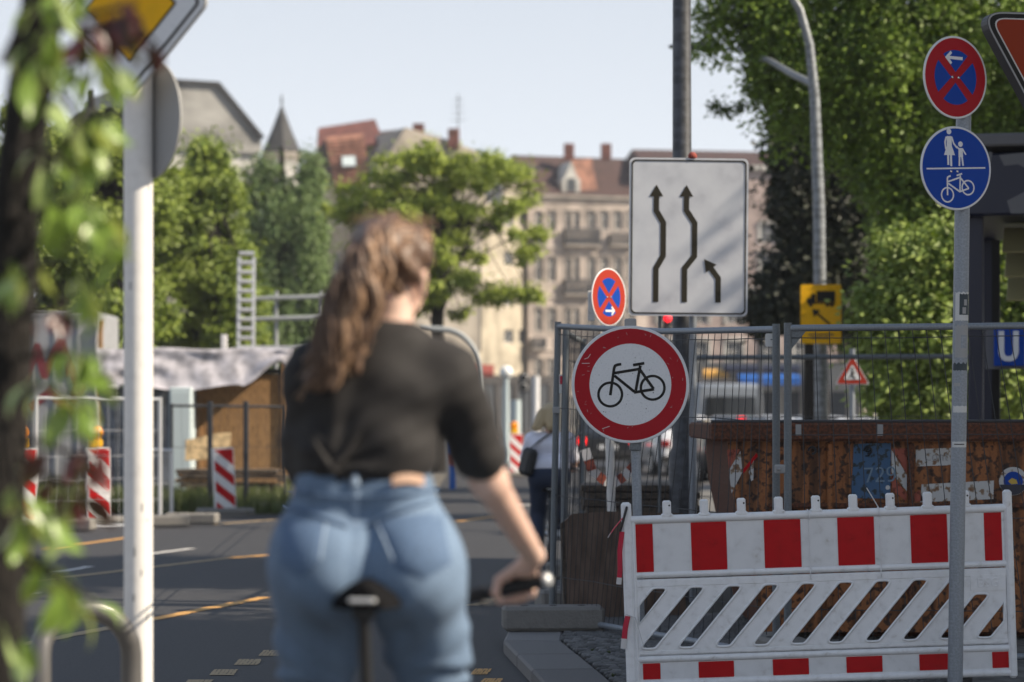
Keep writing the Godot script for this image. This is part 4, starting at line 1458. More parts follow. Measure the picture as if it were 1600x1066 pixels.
	for l in [[0.985, 0.033, "white_edge", M.sign_white, 0.002], [0.905, 0.022, "black_line", M.sign_black, 0.004], [0.865, 0.016, "white_band", M.sign_white, 0.006], [0.60, 0.004, "black_line", M.sign_black, 0.008], [0.57, 0.003, "yellow_field", M.sign_yellow, 0.010]]:
		st = S()
		face(st, D.call(l[0], l[1]), xf, l[4])
		put(l[2], st, l[3], pr)
	for yy in [-0.098, -0.122]:
		st = S()
		face(st, rrect(-0.022, yy - 0.006, -0.002, yy + 0.006, 0.002), xf, 0.012)
		put("mark", st, M.timber_old, pr)
	xf = tf(P(237, 188, d + 0.03) - base, 0.0, 2.23, 0.0)
	b = disc(o, "round_sign", xf, 0.197, M.sticker_grey, M.sticker_grey)
	tag(b, "grey back of a round sign")
	st = S()
	tube(st, [P(222, 170, d) - base, P(246, 170, d + 0.03) - base], 0.008, 8)
	box(st, tf(P(246, 172, d + 0.03) - base), Vector3(0.03, 0.05, 0.03), 0.004)
	put("bracket", st, M.dark_metal, o)
	for k2 in 9:
		st = S()
		var yy2: float = [300, 380, 455, 800, 815, 870, 900, 940, 970][k2]
		var ang: float = [0.9, -0.7, -0.5, 0.35, 0.8, -0.2, 0.3, -0.25, 0.75][k2]
		var hh := EYE + (HOR - yy2) * d / F - base.y
		st.set_smooth_group(1)
		var sz := 0.006 + 0.012 * rng.randf()
		quad(st, Vector3(sin(ang) * 0.0479, hh, cos(ang) * 0.0479), Vector3(sin(ang + 0.15) * 0.0479, hh + sz * 0.3, cos(ang + 0.15) * 0.0479), Vector3(sin(ang + 0.14) * 0.0479, hh + sz * 2.0, cos(ang + 0.14) * 0.0479), Vector3(sin(ang) * 0.0479, hh + sz * 1.6, cos(ang) * 0.0479))
		put("chip", st, M.sticker_grey, o)

	# yellow diversion sign for lorries on the street lamp, and a warning triangle
	d = 29.4
	k = d / F
	base = P(1283, 800, d)
	base.y = 0.0
	o = thing("diversion_sign", "yellow sign with black lorry and arrow on the street lamp behind the fence", "traffic sign", base)
	xf = tf(P(1283, 491, d - 0.16) - base)
	st = S()
	prism(st, rrect(-31.5 * k, -46 * k, 31.5 * k, 46 * k, 3 * k), -0.012, 0.0, xf)
	pn = put("panel", st, M.sign_yellow, o)
	st = S()
	face(st, rrect(-7 * k, 19 * k, 22 * k, 36 * k, 0.5 * k), xf, 0.003)
	face(st, PackedVector2Array([Vector2(-22 * k, 18 * k), Vector2(-8.5 * k, 18 * k), Vector2(-8.5 * k, 31 * k), Vector2(-14 * k, 31 * k), Vector2(-16 * k, 25 * k), Vector2(-22 * k, 24 * k)]), xf, 0.003)
	face(st, rrect(-22 * k, 16 * k, 22 * k, 18.4 * k, 0.4 * k), xf, 0.0035)
	for x in [-16.0, 10.0, 17.0]: face(st, circle(3.2 * k, 14, Vector2(x * k, 14.5 * k)), xf, 0.004)
	put("lorry_symbol", st, M.sign_black, pn)
	st = S()
	stroke(st, [Vector2(14 * k, -16 * k), Vector2(-7 * k, 2 * k)], 3.4 * k, xf, 0.003)
	face(st, PackedVector2Array([Vector2(-14 * k, 8 * k), Vector2(-1 * k, 6 * k), Vector2(-11 * k, -5 * k)]), xf, 0.0036)
	put("arrow", st, M.sign_black, pn)
	st = S()
	stroke(st, [Vector2(-20 * k, -32 * k), Vector2(20 * k, -32 * k)], 2.4 * k, xf, 0.003)
	stroke(st, [Vector2(-16 * k, -37 * k), Vector2(12 * k, -37 * k)], 2.4 * k, xf, 0.003)
	put("print", st, M.timber_old, pn)
	for py in [470.0, 510.0]:
		st = S()
		box(st, tf(P(1283, py, d - 0.1) - base), Vector3(0.2, 0.03, 0.1), 0.004)
		put("clamp", st, M.dark_zinc, o)
	d = 26.0
	k = d / F
	base = P(1332, 862, d)
	base.y = 0.0
	o = thing("warning_sign", "white warning triangle with red border behind the fence, before the green shrubs", "traffic sign", base)
	st = S()
	tube(st, [Vector3(0, 0, -0.05), P(1332, 545, d + 0.05) - base], 0.03, 12)
	put("post", st, M.zinc_steel, o)
	xf = tf(P(1332, 582, d) - base)
	for l in [[0.0, "plate", M.sign_white, 0.0], [1.2, "red_border", M.sign_red_far, 0.003], [7.5, "white_field", M.sign_white, 0.006]]:
		st = S()
		var tp := rounded([Vector2(-(27 - l[0] * 1.73) * k, -(19 - l[0]) * k), Vector2((27 - l[0] * 1.73) * k, -(19 - l[0]) * k), Vector2(0, (28 - l[0] * 2.0) * k)], 2.5 * k, 5)
		if l[0] == 0.0: prism(st, tp, -0.01, 0.0, xf)
		else: face(st, tp, xf, l[3])
		put(l[1], st, l[2], o)
	st = S()
	face(st, circle(1.6 * k, 10, Vector2(0, 6 * k)), xf, 0.009)
	stroke(st, [Vector2(0, 4 * k), Vector2(-1 * k, -4 * k), Vector2(4 * k, -10 * k)], 2.4 * k, xf, 0.009)
	stroke(st, [Vector2(4 * k, 1 * k), Vector2(-6 * k, -9 * k)], 1.6 * k, xf, 0.010)
	put("symbol", st, M.sign_black, o)

# ---------- mesh fences ----------
func fence(label: String, top: Array, low: Array, n: int, frame: Material, wire_mat: Material, rows: Array, r := 0.019, as_one := false) -> Node3D:
	var base: Vector3 = low[0]
	base.y = 0.0
	var o := thing("mesh_fence", label, "fence", base, 0.0, "mobile mesh fences of the road works")
	var L := func(line: Array, t: float) -> Vector3:
		var x := t * (line.size() - 1)
		var i := mini(int(x), line.size() - 2)
		return line[i].lerp(line[i + 1], x - i) - base
	for t in [0.0, 1.0]:
		var st := S()
		var a: Vector3 = L.call(low, t)
		var b: Vector3 = L.call(top, t)
		tube(st, [a - Vector3(0, 0.06, 0), b + Vector3(0, 0.03, 0)], r * 1.15, 14)
		put("post", st, frame, o)
	for line in [top, low]:
		var st := S()
		var pts := []
		for p in line: pts.append(p - base)
		tube(st, pts, r, 12)
		put("rail", st, M.zinc_steel if frame == M.dark_zinc and not as_one else frame, o)
	var all := S()
	for i in range(1, n):
		var t := float(i) / n
		var st := all if as_one else S()
		var a: Vector3 = L.call(low, t)
		var b: Vector3 = L.call(top, t)
		var m := a.lerp(b, 0.5) + Vector3(rng.randf_range(-0.012, 0.012), 0, rng.randf_range(-0.01, 0.01))
		tube(st, [a, m, b], 0.0026 if not as_one else 0.0022, 5, false)
		if not as_one: put("wire", st, wire_mat, o)
	for h in rows:
		var st := all if as_one else S()
		var pts := []
		for i in 9: pts.append(L.call(low, i / 8.0).lerp(L.call(top, i / 8.0), h) + Vector3(0, rng.randf_range(-0.006, 0.006), 0.006))
		tube(st, pts, 0.0028 if not as_one else 0.004, 5, false)
		if not as_one: put("wire", st, wire_mat, o)
	if as_one: tag(put("wire_mesh", all, wire_mat, o), "", "", "", "stuff")
	return o

func block(label: String, c: Vector3, size: Vector3, turn: float) -> void:
	var o := thing("concrete_foot", label, "fence foot", c, turn, "concrete feet of the fences and beacons")
	var st := S()
	box(st, tf(Vector3(0, size.y * 0.5, 0)), size, 0.02)
	put("block", st, M.concrete, o)
	for s in [-0.28, 0.0, 0.28]:
		st = S()
		lathe(st, [Vector2(0.026, size.y + 0.001), Vector2(0.024, size.y + 0.004), Vector2(0.018, size.y + 0.002)], 12, tf(Vector3(s * size.x, 0, 0)))
		put("socket", st, M.black_plastic, o)

func near_fences() -> void:
	var a := fence("galvanised mesh fence panel left of the skip, at an angle behind the no cycling sign", [P(872, 510, 16.3), P(1040, 518, 14.95), P(1213, 514.5, 13.75)], [P(862, 963, 16.3), P(980, 984, 15.3), P(1213, 1024, 13.75)], 34, M.dark_zinc, M.dark_metal, [0.14, 0.42, 0.72, 0.97])
	var b := fence("galvanised mesh fence panel in front of the rusty skip, facing the camera", [P(1231, 513, 13.6), P(1620, 509, 13.6), P(2204, 505, 13.6)], [P(1231, 1024, 13.6), P(2204, 1030, 13.6)], 36, M.dark_zinc, M.dark_metal, [0.14, 0.42, 0.675, 0.97])
	fence("mesh fence panel standing in the yard behind the skip", [P(1078, 559, 23), P(1520, 557, 23)], [P(1078, 868, 23), P(1520, 870, 23)], 8, M.dark_zinc, M.dark_metal, [0.3, 0.7], 0.024, true)
	fence("mesh fence panel running back from the corner, beside the far cyclist", [P(884, 520, 17.2), P(912, 535, 20.5)], [P(880, 950, 17.2), P(908, 884, 20.5)], 22, M.dark_zinc, M.dark_metal, [0.3, 0.6, 0.9], 0.02, true)
	# corner plate, clamp, tags
	var bb := b.position
	var st := S()
	prism(st, PackedVector2Array([Vector2(0.015, 0.0), Vector2(0.105, 0.0), Vector2(0.015, -0.11)]), -0.004, 0.004, tf(P(1231, 517, 13.6) - bb))
	put("corner_plate", st, M.dark_zinc, b)
	for py in [733.0]:
		st = S()
		box(st, tf(P(1221, py, 13.6) - bb), Vector3(0.075, 0.05, 0.03), 0.006)
		lathe(st, [Vector2(0.012, 0), Vector2(0.012, 0.02), Vector2(0, 0.022)], 8, tf(P(1217, py, 13.6) - bb + Vector3(0, 0, 0.01), PI / 2))
		put("clamp", st, M.sticker_grey, b)
	var ab := a.position
	st = S()
	prism(st, rrect(-0.03, -0.075, 0.03, 0.0, 0.01), -0.001, 0.001, tf(P(1204, 521, 13.8) - ab, 0.0, -0.3))
	put("tag", st, M.sticker_white, a)
	st = S()
	box(st, tf(P(876, 600, 16.27) - ab), Vector3(0.022, 0.125, 0.004))
	var tg := put("tag", st, M.sticker_white, a)
	st = S()
	box(st, tf(P(877, 594, 16.265) - ab), Vector3(0.017, 0.055, 0.004))
	put("red_print", st, M.tape_red, tg)
	st = S()
	box(st, tf(P(869, 641, 16.25) - ab), Vector3(0.05, 0.045, 0.03), 0.004)
	put("clamp", st, M.sticker_grey, a)
	# feet
	block("worn concrete fence foot on the kerb, left of the barrier", Vector3(P(864, 1000, 15.75).x, KERB, -15.75), Vector3(0.66, 0.155, 0.26), 0.06)
	block("small concrete fence foot just behind the fence corner", Vector3(P(862, 960, 17.4).x, KERB, -17.4), Vector3(0.2, 0.15, 0.5), 0.1)
	block("concrete fence foot under the joint of the two panels, behind the barrier", Vector3(P(1222, 1000, 13.7).x, KERB, -13.7), Vector3(0.24, 0.14, 0.7), 0.2)
	block("concrete fence foot of the panel running back, beside the far cyclist", Vector3(P(908, 880, 20.6).x, KERB, -20.6), Vector3(0.6, 0.14, 0.22), 0.0)
	for px in [1078.0, 1520.0]:
		block("concrete fence foot behind the skip, %s end of the yard fence" % ("left" if px < 1200 else "right"), Vector3(P(px, 860, 23).x, KERB, -23.0), Vector3(0.6, 0.14, 0.22), 0.0)
	# dark plywood board leaning behind the fence
	var pb := thing("plywood_board", "brown plywood board leaning behind the left fence panel", "board", P(940, 985, 16.7))
	pb.position.y = KERB
	st = S()
	prism(st, PackedVector2Array([Vector2(-0.245, 0.0), Vector2(0.62, 0.0), Vector2(0.62, 0.71), Vector2(0.06, 0.73), Vector2(-0.20, 0.715), Vector2(-0.25, 0.67)]), -0.01, 0.01, tf(Vector3.ZERO, -0.08, 0.30))
	put("sheet", st, M.plywood_dark, pb)
	st = S()
	prism(st, PackedVector2Array([Vector2(-0.27, 0.01), Vector2(-0.245, 0.0), Vector2(-0.25, 0.67), Vector2(-0.28, 0.65)]), -0.02, 0.0, tf(Vector3.ZERO, -0.08, 0.30))
	put("edge_strip", st, M.timber_old, pb)
	# stacked planks
	var sp := thing("plank_stack", "stack of dark planks on trestles behind the left fence panel", "planks", P(1000, 900, 18.6))
	sp.position.y = KERB
	for k in 5:
		for j in 3:
			st = S()
			box(st, tf(Vector3(rng.randf_range(-0.04, 0.04), 0.62 + k * 0.056, -0.28 + j * 0.27), 0, rng.randf_range(-0.02, 0.02)), Vector3(0.86, 0.046, 0.24), 0.004)
			put("plank", st, M.timber_old, sp)
	for x in [-0.3, 0.3]:
		st = S()
		box(st, tf(Vector3(x, 0.3, 0)), Vector3(0.08, 0.6, 0.7))
		put("trestle", st, M.timber_old, sp)
	# warning tape between the posts
	var wt := thing("warning_tape", "sagging red and white warning tape behind the left fence panel", "tape", P(914, 712, 17.9))
	var b0 := wt.position
	var line := [P(914, 702, 17.9), P(925, 735, 17.9), P(945, 752, 17.95), P(958, 756, 18.0), P(975, 745, 18.0), P(992, 727, 18.0)]
	for i in line.size() - 1:
		for e in 2:
			st = S()
			bar(st, line[i].lerp(line[i + 1], e * 0.5) - b0, line[i].lerp(line[i + 1], e * 0.5 + 0.5) - b0, 0.004, 0.07)
			put("red_length" if e else "white_length", st, M.worn_red if e else M.tape_white, wt)

# ---------- skip ----------
func skip() -> void:
	var d := 15.0
	var k := d / F
	var o := thing("skip", "rusty orange skip with peeling paint behind the mesh fence", "skip", Vector3(P(1110, 700, d).x, KERB, -d))
	var b := o.position
	var X := func(px: float) -> float: return (px - 1110.0) * k
	var Y := func(py: float) -> float: return EYE + (HOR - py) * k - KERB
	var y1: float = Y.call(690)
	var len := 4.2
	var dep := 1.75
	# body: trough with slanted ends
	var st := S()
	var prof := PackedVector2Array([Vector2(X.call(1137), y1), Vector2(X.call(1143), Y.call(760)), Vector2(X.call(1192), 0.05), Vector2(len - 0.5, 0.05), Vector2(len - 0.12, y1)])
	prism(st, prof, -0.04, 0.0)
	put("front_wall", st, M.rusty_paint, o)
	st = S()
	prism(st, prof, -dep, -dep + 0.04)
	put("back_wall", st, M.rusty_paint, o)
	st = S()
	for i in [0, 1, 2, 3]:
		var p := prof[i]
		var q := prof[i + 1]
		quad(st, Vector3(p.x, p.y, -0.041), Vector3(p.x, p.y, -dep + 0.041), Vector3(q.x, q.y, -dep + 0.041), Vector3(q.x, q.y, -0.041))
	put("floor_and_ends", st, M.rust_dark, o)
	# rim
	st = S()
	box(st, tf(Vector3(len * 0.5, (Y.call(660) + y1) * 0.5, 0.035)), Vector3(len, Y.call(661) - y1, 0.11), 0.015)
	put("rim", st, M.rust_dark, o)
	st = S()
	box(st, tf(Vector3(len * 0.5, (Y.call(660) + y1) * 0.5, -dep)), Vector3(len, Y.call(663) - y1, 0.11), 0.015)
	for x in [0.05, len - 0.05]: box(st, tf(Vector3(x, (Y.call(660) + y1) * 0.5, -dep * 0.5)), Vector3(0.1, Y.call(664) - y1, dep - 0.12), 0.01)
	put("rim", st, M.rust_dark, o)
	st = S()
	tube(st, [Vector3(0.0, Y.call(659), 0.06), Vector3(len * 0.5, Y.call(658), 0.065), Vector3(len, Y.call(658), 0.06)], 0.011, 8)
	put("rim_edge", st, M.lead_edge, o)
	for px in [1085.0 + 160, 1372.0, 1500.0]:  # scraped patches on the rim
		st = S()
		box(st, tf(Vector3(X.call(px), Y.call(672), 0.0905)), Vector3(0.035, 0.07, 0.004), 0.001)
		put("scraped_patch", st, M.sticker_grey, o)
	# ribs
	for px in [1296.0, 1423.0, 1690.0]:
		st = S()
		box(st, tf(Vector3(X.call(px), y1 * 0.5 + 0.06, 0.02)), Vector3(0.035, y1 - 0.14, 0.05), 0.006)
		put("rib", st, M.rusty_paint if px < 1400 else M.rust_dark, o)
	st = S()
	box(st, tf(Vector3(len * 0.52, Y.call(790), 0.016)), Vector3(len - 0.55, 0.03, 0.034), 0.006)
	put("rib", st, M.rust_dark, o)
	for px in [1268.0, 1355.0]:  # lashing hooks
		st = S()
		var pts := []
		for i in 9: pts.append(Vector3(X.call(px) + 0.022 * sin(i * 0.6), Y.call(704) - 0.022 * cos(i * 0.6), 0.03 + 0.012 * sin(i * 0.4)))
		tube(st, pts, 0.007, 8)
		put("lashing_hook", st, M.dark_metal, o)
	# painted fields and plates, each a thin sheet on the wall
	var sheet := func(called: String, poly: Array, m: Material, z := 0.006) -> MeshInstance3D:
		var p := PackedVector2Array()
		for q in poly: p.append(Vector2(X.call(q[0]), Y.call(q[1])))
		var s2 := S()
		prism(s2, p, z - 0.004, z)
		return put(called, s2, m, o)
	sheet.call("white_chevron", [[1139, 735], [1157, 705], [1160, 738], [1143, 771]], M.worn_white)
	sheet.call("red_chevron", [[1136, 703], [1156, 702], [1139, 733]], M.worn_red)
	sheet.call("red_slash", [[1160, 735], [1182, 708], [1184, 713], [1162, 740]], M.foil_red)
	sheet.call("paint_patch", [[1170, 738], [1178, 718], [1177, 750], [1174, 752]], M.worn_white)
	sheet.call("blue_field", [[1334, 694], [1392, 692], [1391, 779], [1330, 779]], M.worn_blue)
	sheet.call("white_chevron", [[1393, 703], [1417, 742], [1417, 768], [1393, 738]], M.worn_white)
	sheet.call("red_chevron", [[1394, 701], [1417, 701], [1417, 740]], M.worn_red)
	sheet.call("red_chevron", [[1393, 742], [1417, 772], [1416, 783], [1394, 766]], M.worn_red)
	sheet.call("white_plate", [[1431, 702], [1486, 700], [1486, 727], [1431, 729]], M.worn_white)
	sheet.call("white_plate", [[1440, 757], [1553, 751], [1552, 780], [1438, 785]], M.worn_white)
	sheet.call("red_mark", [[1428, 772], [1436, 766], [1444, 783], [1430, 784]], M.worn_red)
	var num := put("number", words("729", 0.092, 0.004), M.number_blue, o)
	num.position = Vector3(X.call(1375), Y.call(742), 0.0095)
	num.rotation.z = 0.05
	num = put("number", words("9", 0.068, 0.004), M.sign_black, o)
	num.position = Vector3(X.call(1356), Y.call(705), 0.0095)
	num = put("faint_lettering", words("Cont", 0.05, 0.003), M.sticker_grey, o)
	num.position = Vector3(X.call(1463), Y.call(714), 0.0085)
	st = S()
	face(st, circle(0.014, 16, Vector2(X.call(1387), Y.call(762))), tf(), 0.0085)
	put("round_sticker", st, M.sticker_white, o)
	st = S()
	face(st, circle(0.088, 32, Vector2(X.call(1583), Y.call(752))), tf(), 0.006)
	var em := put("round_emblem", st, M.worn_white, o)
	st = S()
	face(st, circle(0.06, 28, Vector2(X.call(1583), Y.call(752))), tf(), 0.008)
	put("blue_disc", st, M.sign_blue, em)
	st = S()
	face(st, PackedVector2Array([Vector2(X.call(1575), Y.call(752)), Vector2(X.call(1580), Y.call(757)), Vector2(X.call(1590), Y.call(756)), Vector2(X.call(1588), Y.call(750)), Vector2(X.call(1581), Y.call(747))]), tf(), 0.010)
	put("yellow_shape", st, M.worn_yellow, em)
	st = S()
	face(st, circle(0.086, 18, Vector2(X.call(1583), Y.call(752)), PI + 0.25, TAU - 0.25), tf(), 0.009)
	put("dark_band", st, M.station_blue, em)
	st = S()
	box(st, tf(Vector3(len * 0.5, 0.025, -dep * 0.5)), Vector3(len - 1.4, 0.05, dep * 0.7))
	put("skids", st, M.rust_dark, o)
	b.x += 0.0
# ---------- left edge: tree, bicycle stand ----------
func leaf_mesh(len: float, wid: float, fold: float) -> ArrayMesh:
	var st := S()
	st.set_smooth_group(1)
	var rows := [[0.0, 0.03], [0.22, 0.75], [0.45, 1.0], [0.7, 0.72], [0.9, 0.26], [1.0, 0.0]]
	for i in rows.size() - 1:
		var a: Array = rows[i]
		var b: Array = rows[i + 1]
		for s in [-1.0, 1.0]:
			var p := Vector3(0, -a[0] * len, sin(a[0] * 2.6) * fold * len)
			var q := Vector3(0, -b[0] * len, sin(b[0] * 2.6) * fold * len)
			var pe := p + Vector3(s * a[1] * wid * 0.5, 0, a[1] * wid * 0.16)
			var qe := q + Vector3(s * b[1] * wid * 0.5, 0, b[1] * wid * 0.16)
			if s > 0: quad(st, p, q, qe, pe)
			else: quad(st, p, pe, qe, q)
	tube(st, [Vector3(0, 0.02, -0.004), Vector3.ZERO], 0.0012, 4, false)
	return mesh_of(st)

func near_tree() -> void:
	var base := P(8, 1900, 4.7)
	base.y = 0.1
	var o := thing("street_tree", "young street tree at the left edge with dark trunk, green and dark red leaves", "tree", base)
	var st := S()
	var L := func(px: float, py: float, d: float) -> Vector3: return P(px, py, d) - base
	tube(st, [Vector3(0.0, -0.1, 0), L.call(-6, 1066, 4.7), L.call(0, 800, 4.7), L.call(12, 560, 4.68), L.call(24, 330, 4.66), L.call(46, 140, 4.62), L.call(66, 10, 4.6), L.call(80, -160, 4.6)], [0.062, 0.056, 0.052, 0.05, 0.047, 0.044, 0.042, 0.04], 14)
	put("trunk", st, M.bark, o)
	var shapes := [leaf_mesh(0.078, 0.036, 0.16), leaf_mesh(0.066, 0.033, 0.3), leaf_mesh(0.088, 0.04, 0.1)]
	# twigs: points in the picture, depth, colour (0 green, 1 red)
	var twigs := [
		[[[40, 330], [80, 250], [130, 190], [185, 175]], 4.5, 0, 12], [[[50, 170], [90, 110], [150, 90], [185, 120]], 4.45, 0, 9], [[[20, 420], [80, 350], [140, 330], [195, 390]], 4.4, 0, 18],
		[[[25, 400], [60, 330], [120, 310], [175, 350]], 4.3, 0, 15], [[[30, 250], [40, 150], [50, 80], [80, 40]], 4.3, 0, 10], [[[60, 40], [110, 30], [190, 10], [250, 75]], 4.55, 1, 9], [[[55, 30], [120, 50], [180, 40], [215, 5]], 4.55, 1, 9], [[[60, 60], [100, 80], [130, 60], [160, 40]], 4.5, 1, 7],
		[[[20, 560], [90, 550], [130, 560], [160, 565]], 4.4, 0, 12], [[[15, 640], [60, 600], [110, 620], [140, 640]], 4.35, 0, 10], [[[22, 500], [60, 485], [110, 490], [90, 470]], 4.6, 1, 6], [[[14, 690], [60, 690], [120, 712], [170, 705]], 4.5, 1, 10], [[[14, 700], [60, 735], [110, 765], [145, 790]], 4.5, 1, 6],
		[[[10, 660], [20, 720], [30, 790], [50, 850]], 4.3, 0, 7], [[[12, 780], [40, 800], [80, 810], [110, 800]], 4.35, 0, 8], [[[12, 880], [50, 870], [90, 900], [120, 925]], 4.4, 0, 10], [[[40, 890], [90, 900], [130, 930], [165, 950]], 4.4, 0, 5], [[[10, 960], [20, 980], [25, 1010], [30, 1040]], 4.3, 0, 4],
		[[[25, 400], [10, 420], [20, 430], [40, 440]], 4.3, 0, 7], [[[20, 240], [60, 230], [110, 260], [130, 300]], 4.4, 0, 9], [[[60, 130], [100, 150], [140, 210], [145, 250]], 4.5, 0, 8], [[[5, 100], [40, 20], [80, -20], [130, -40]], 4.35, 0, 8], [[[30, 430], [80, 410], [130, 440], [150, 470]], 4.45, 0, 10]]
	for tw in twigs:
		st = S()
		var pts := []
		for p in tw[0]: pts.append(L.call(p[0], p[1], tw[1]))
		tube(st, pts, [0.009, 0.007, 0.005, 0.003], 6)
		put("twig", st, M.bark, o)
		for i in int(tw[3] * 1.05):
			var t: float = 0.6 + 2.4 * sqrt((i + rng.randf()) / (tw[3] * 1.05 + 1.0))
			var p: Vector3 = pts[int(t)].lerp(pts[mini(int(t) + 1, 3)], t - int(t))
			var lf := MeshInstance3D.new()
			lf.mesh = shapes[rng.randi() % 3]
			lf.material_override = M.leaf_red if tw[2] == 1 else (M.leaf_pale if rng.randf() < 0.25 else M.leaf_near)
			lf.name = numbered("leaf", o)
			lf.position = p + Vector3(rng.randf_range(-0.012, 0.012), rng.randf_range(-0.01, 0.006), rng.randf_range(-0.06, 0.06))
			lf.rotation = Vector3(rng.randf_range(-0.6, 0.9), rng.randf() * TAU, rng.randf_range(-0.7, 0.7))
			lf.scale = Vector3.ONE * rng.randf_range(0.75, 1.15)
			o.add_child(lf, true)

func bike_stand() -> void:
	var d := 7.75
	var base := P(130, 1200, d)
	base.y = 0.1
	var o := thing("bicycle_stand", "bent brushed steel tube bicycle stand at the foot of the white pole", "bicycle stand", base)
	var L := func(px: float, py: float, dd: float) -> Vector3: return P(px, py, dd) - base
	var st := S()
	var pts := [Vector3(L.call(63, 1100, d - 0.1).x, 0, 0.1), L.call(63, 1080, d - 0.1)]
	for i in 13:
		var t := PI - PI * i / 12.0
		pts.append(L.call(134.0 + 71.0 * cos(t), 1022.0 - 70.0 * sin(t), d - 0.1 + 0.2 * i / 12.0))
	pts.append(L.call(205, 1080, d + 0.1))
	pts.append(Vector3(L.call(205, 1100, d + 0.1).x, 0, -0.1))
	tube(st, pts, 0.034, 18)
	put("hoop", st, M.brushed_steel, o)
	for i in [1, -2]:
		st = S()
		var p: Vector3 = pts[i]
		lathe(st, [Vector2(0.07, 0.0), Vector2(0.07, 0.008), Vector2(0.04, 0.014)], 18, tf(Vector3(p.x, 0.0, p.z)))
		put("base_plate", st, M.brushed_steel, o)
	var pb := thing("parked_bicycle", "silver front wheel and fork of a parked bicycle behind the trunk at the left edge", "bicycle", P(-20, 1220, 8.2))
	pb.position.y = 0.1
	wheel(pb, Vector3(-0.02, 0.35, 0), 0.35, Vector3(0.25, 0, -1).normalized())
	st = S()
	tube(st, [Vector3(-0.02, 0.35, 0), Vector3(-0.08, 0.75, 0.3), Vector3(-0.1, 0.95, 0.36)], 0.014, 8)
	put("fork", st, M.alu, pb)

# ---------- beacons ----------
func beacon(label: String, px: float, py_top: float, py_low: float, px_w: float, d: float, turn: float, lamp: bool, lean := 0.0) -> void:
	var base := P(px, py_low, d)
	var o := thing("striped_beacon", label, "beacon", Vector3(base.x, 0.0, base.z), turn, "red and white beacons along the road works")
	var k := d / F
	var w := px_w * k
	var h := (py_low - py_top) * k
	var y0 := base.y
	var xf := tf(Vector3(0, y0, 0), 0, 0, lean)
	var st := S()
	prism(st, rrect(-w * 0.5, 0, w * 0.5, h, 0.02), -0.04, 0.04, xf)
	var pl := put("plate", st, M.white_plastic, o)
	var n := 6
	var step := h / 5.6
	for i in n:
		var y := h - 0.02 - i * step * 0.95
		var hw := w * 0.5 - 0.012
		var poly := PackedVector2Array([Vector2(-hw, y), Vector2(hw, y - w * 0.8), Vector2(hw, y - w * 0.8 - step * 0.95), Vector2(-hw, y - step * 0.95)])
		for q in Geometry2D.intersect_polygons(poly, rrect(-hw, 0.015, hw, h - 0.015, 0.012)):
			st = S()
			face(st, q, xf, 0.0425)
			put("red_stripe" if i % 2 == 1 else "white_stripe", st, M.foil_red if i % 2 == 1 else M.foil_white, pl)
	var top_tri := PackedVector2Array([Vector2(-w * 0.5 + 0.012, h - 0.02), Vector2(w * 0.5 - 0.012, h - 0.02), Vector2(w * 0.5 - 0.012, h - 0.02 - w * 0.8)])
	st = S()
	for q in Geometry2D.intersect_polygons(top_tri, rrect(-w * 0.5 + 0.012, 0.015, w * 0.5 - 0.012, h - 0.015, 0.012)): face(st, q, xf, 0.0425)
	put("red_stripe", st, M.foil_red, pl)
	st = S()
	tube(st, [Vector3(0, 0.06, 0), Vector3(0, y0 + 0.02, 0)], 0.03, 8)
	put("stem", st, M.sticker_grey, o)
	st = S()
	box(st, tf(Vector3(0, 0.055, 0)), Vector3(0.8, 0.11, 0.4), 0.03)
	put("foot", st, M.concrete, o)
	if lamp:
		st = S()
		box(st, tf(Vector3(-w * 0.1, y0 + h + 0.06, 0)), Vector3(w * 0.55, 0.12, 0.09), 0.02)
		var lm := put("lamp_case", st, M.sign_yellow, o)
		st = S()
		lathe(st, [Vector2(0.06, -0.045), Vector2(0.095, -0.04), Vector2(0.1, 0), Vector2(0.095, 0.04), Vector2(0.06, 0.045), Vector2(0, 0.05)], 18, tf(Vector3(-w * 0.12, y0 + h + 0.2, 0), PI / 2))
		put("lens", st, M.amber_lens, lm)

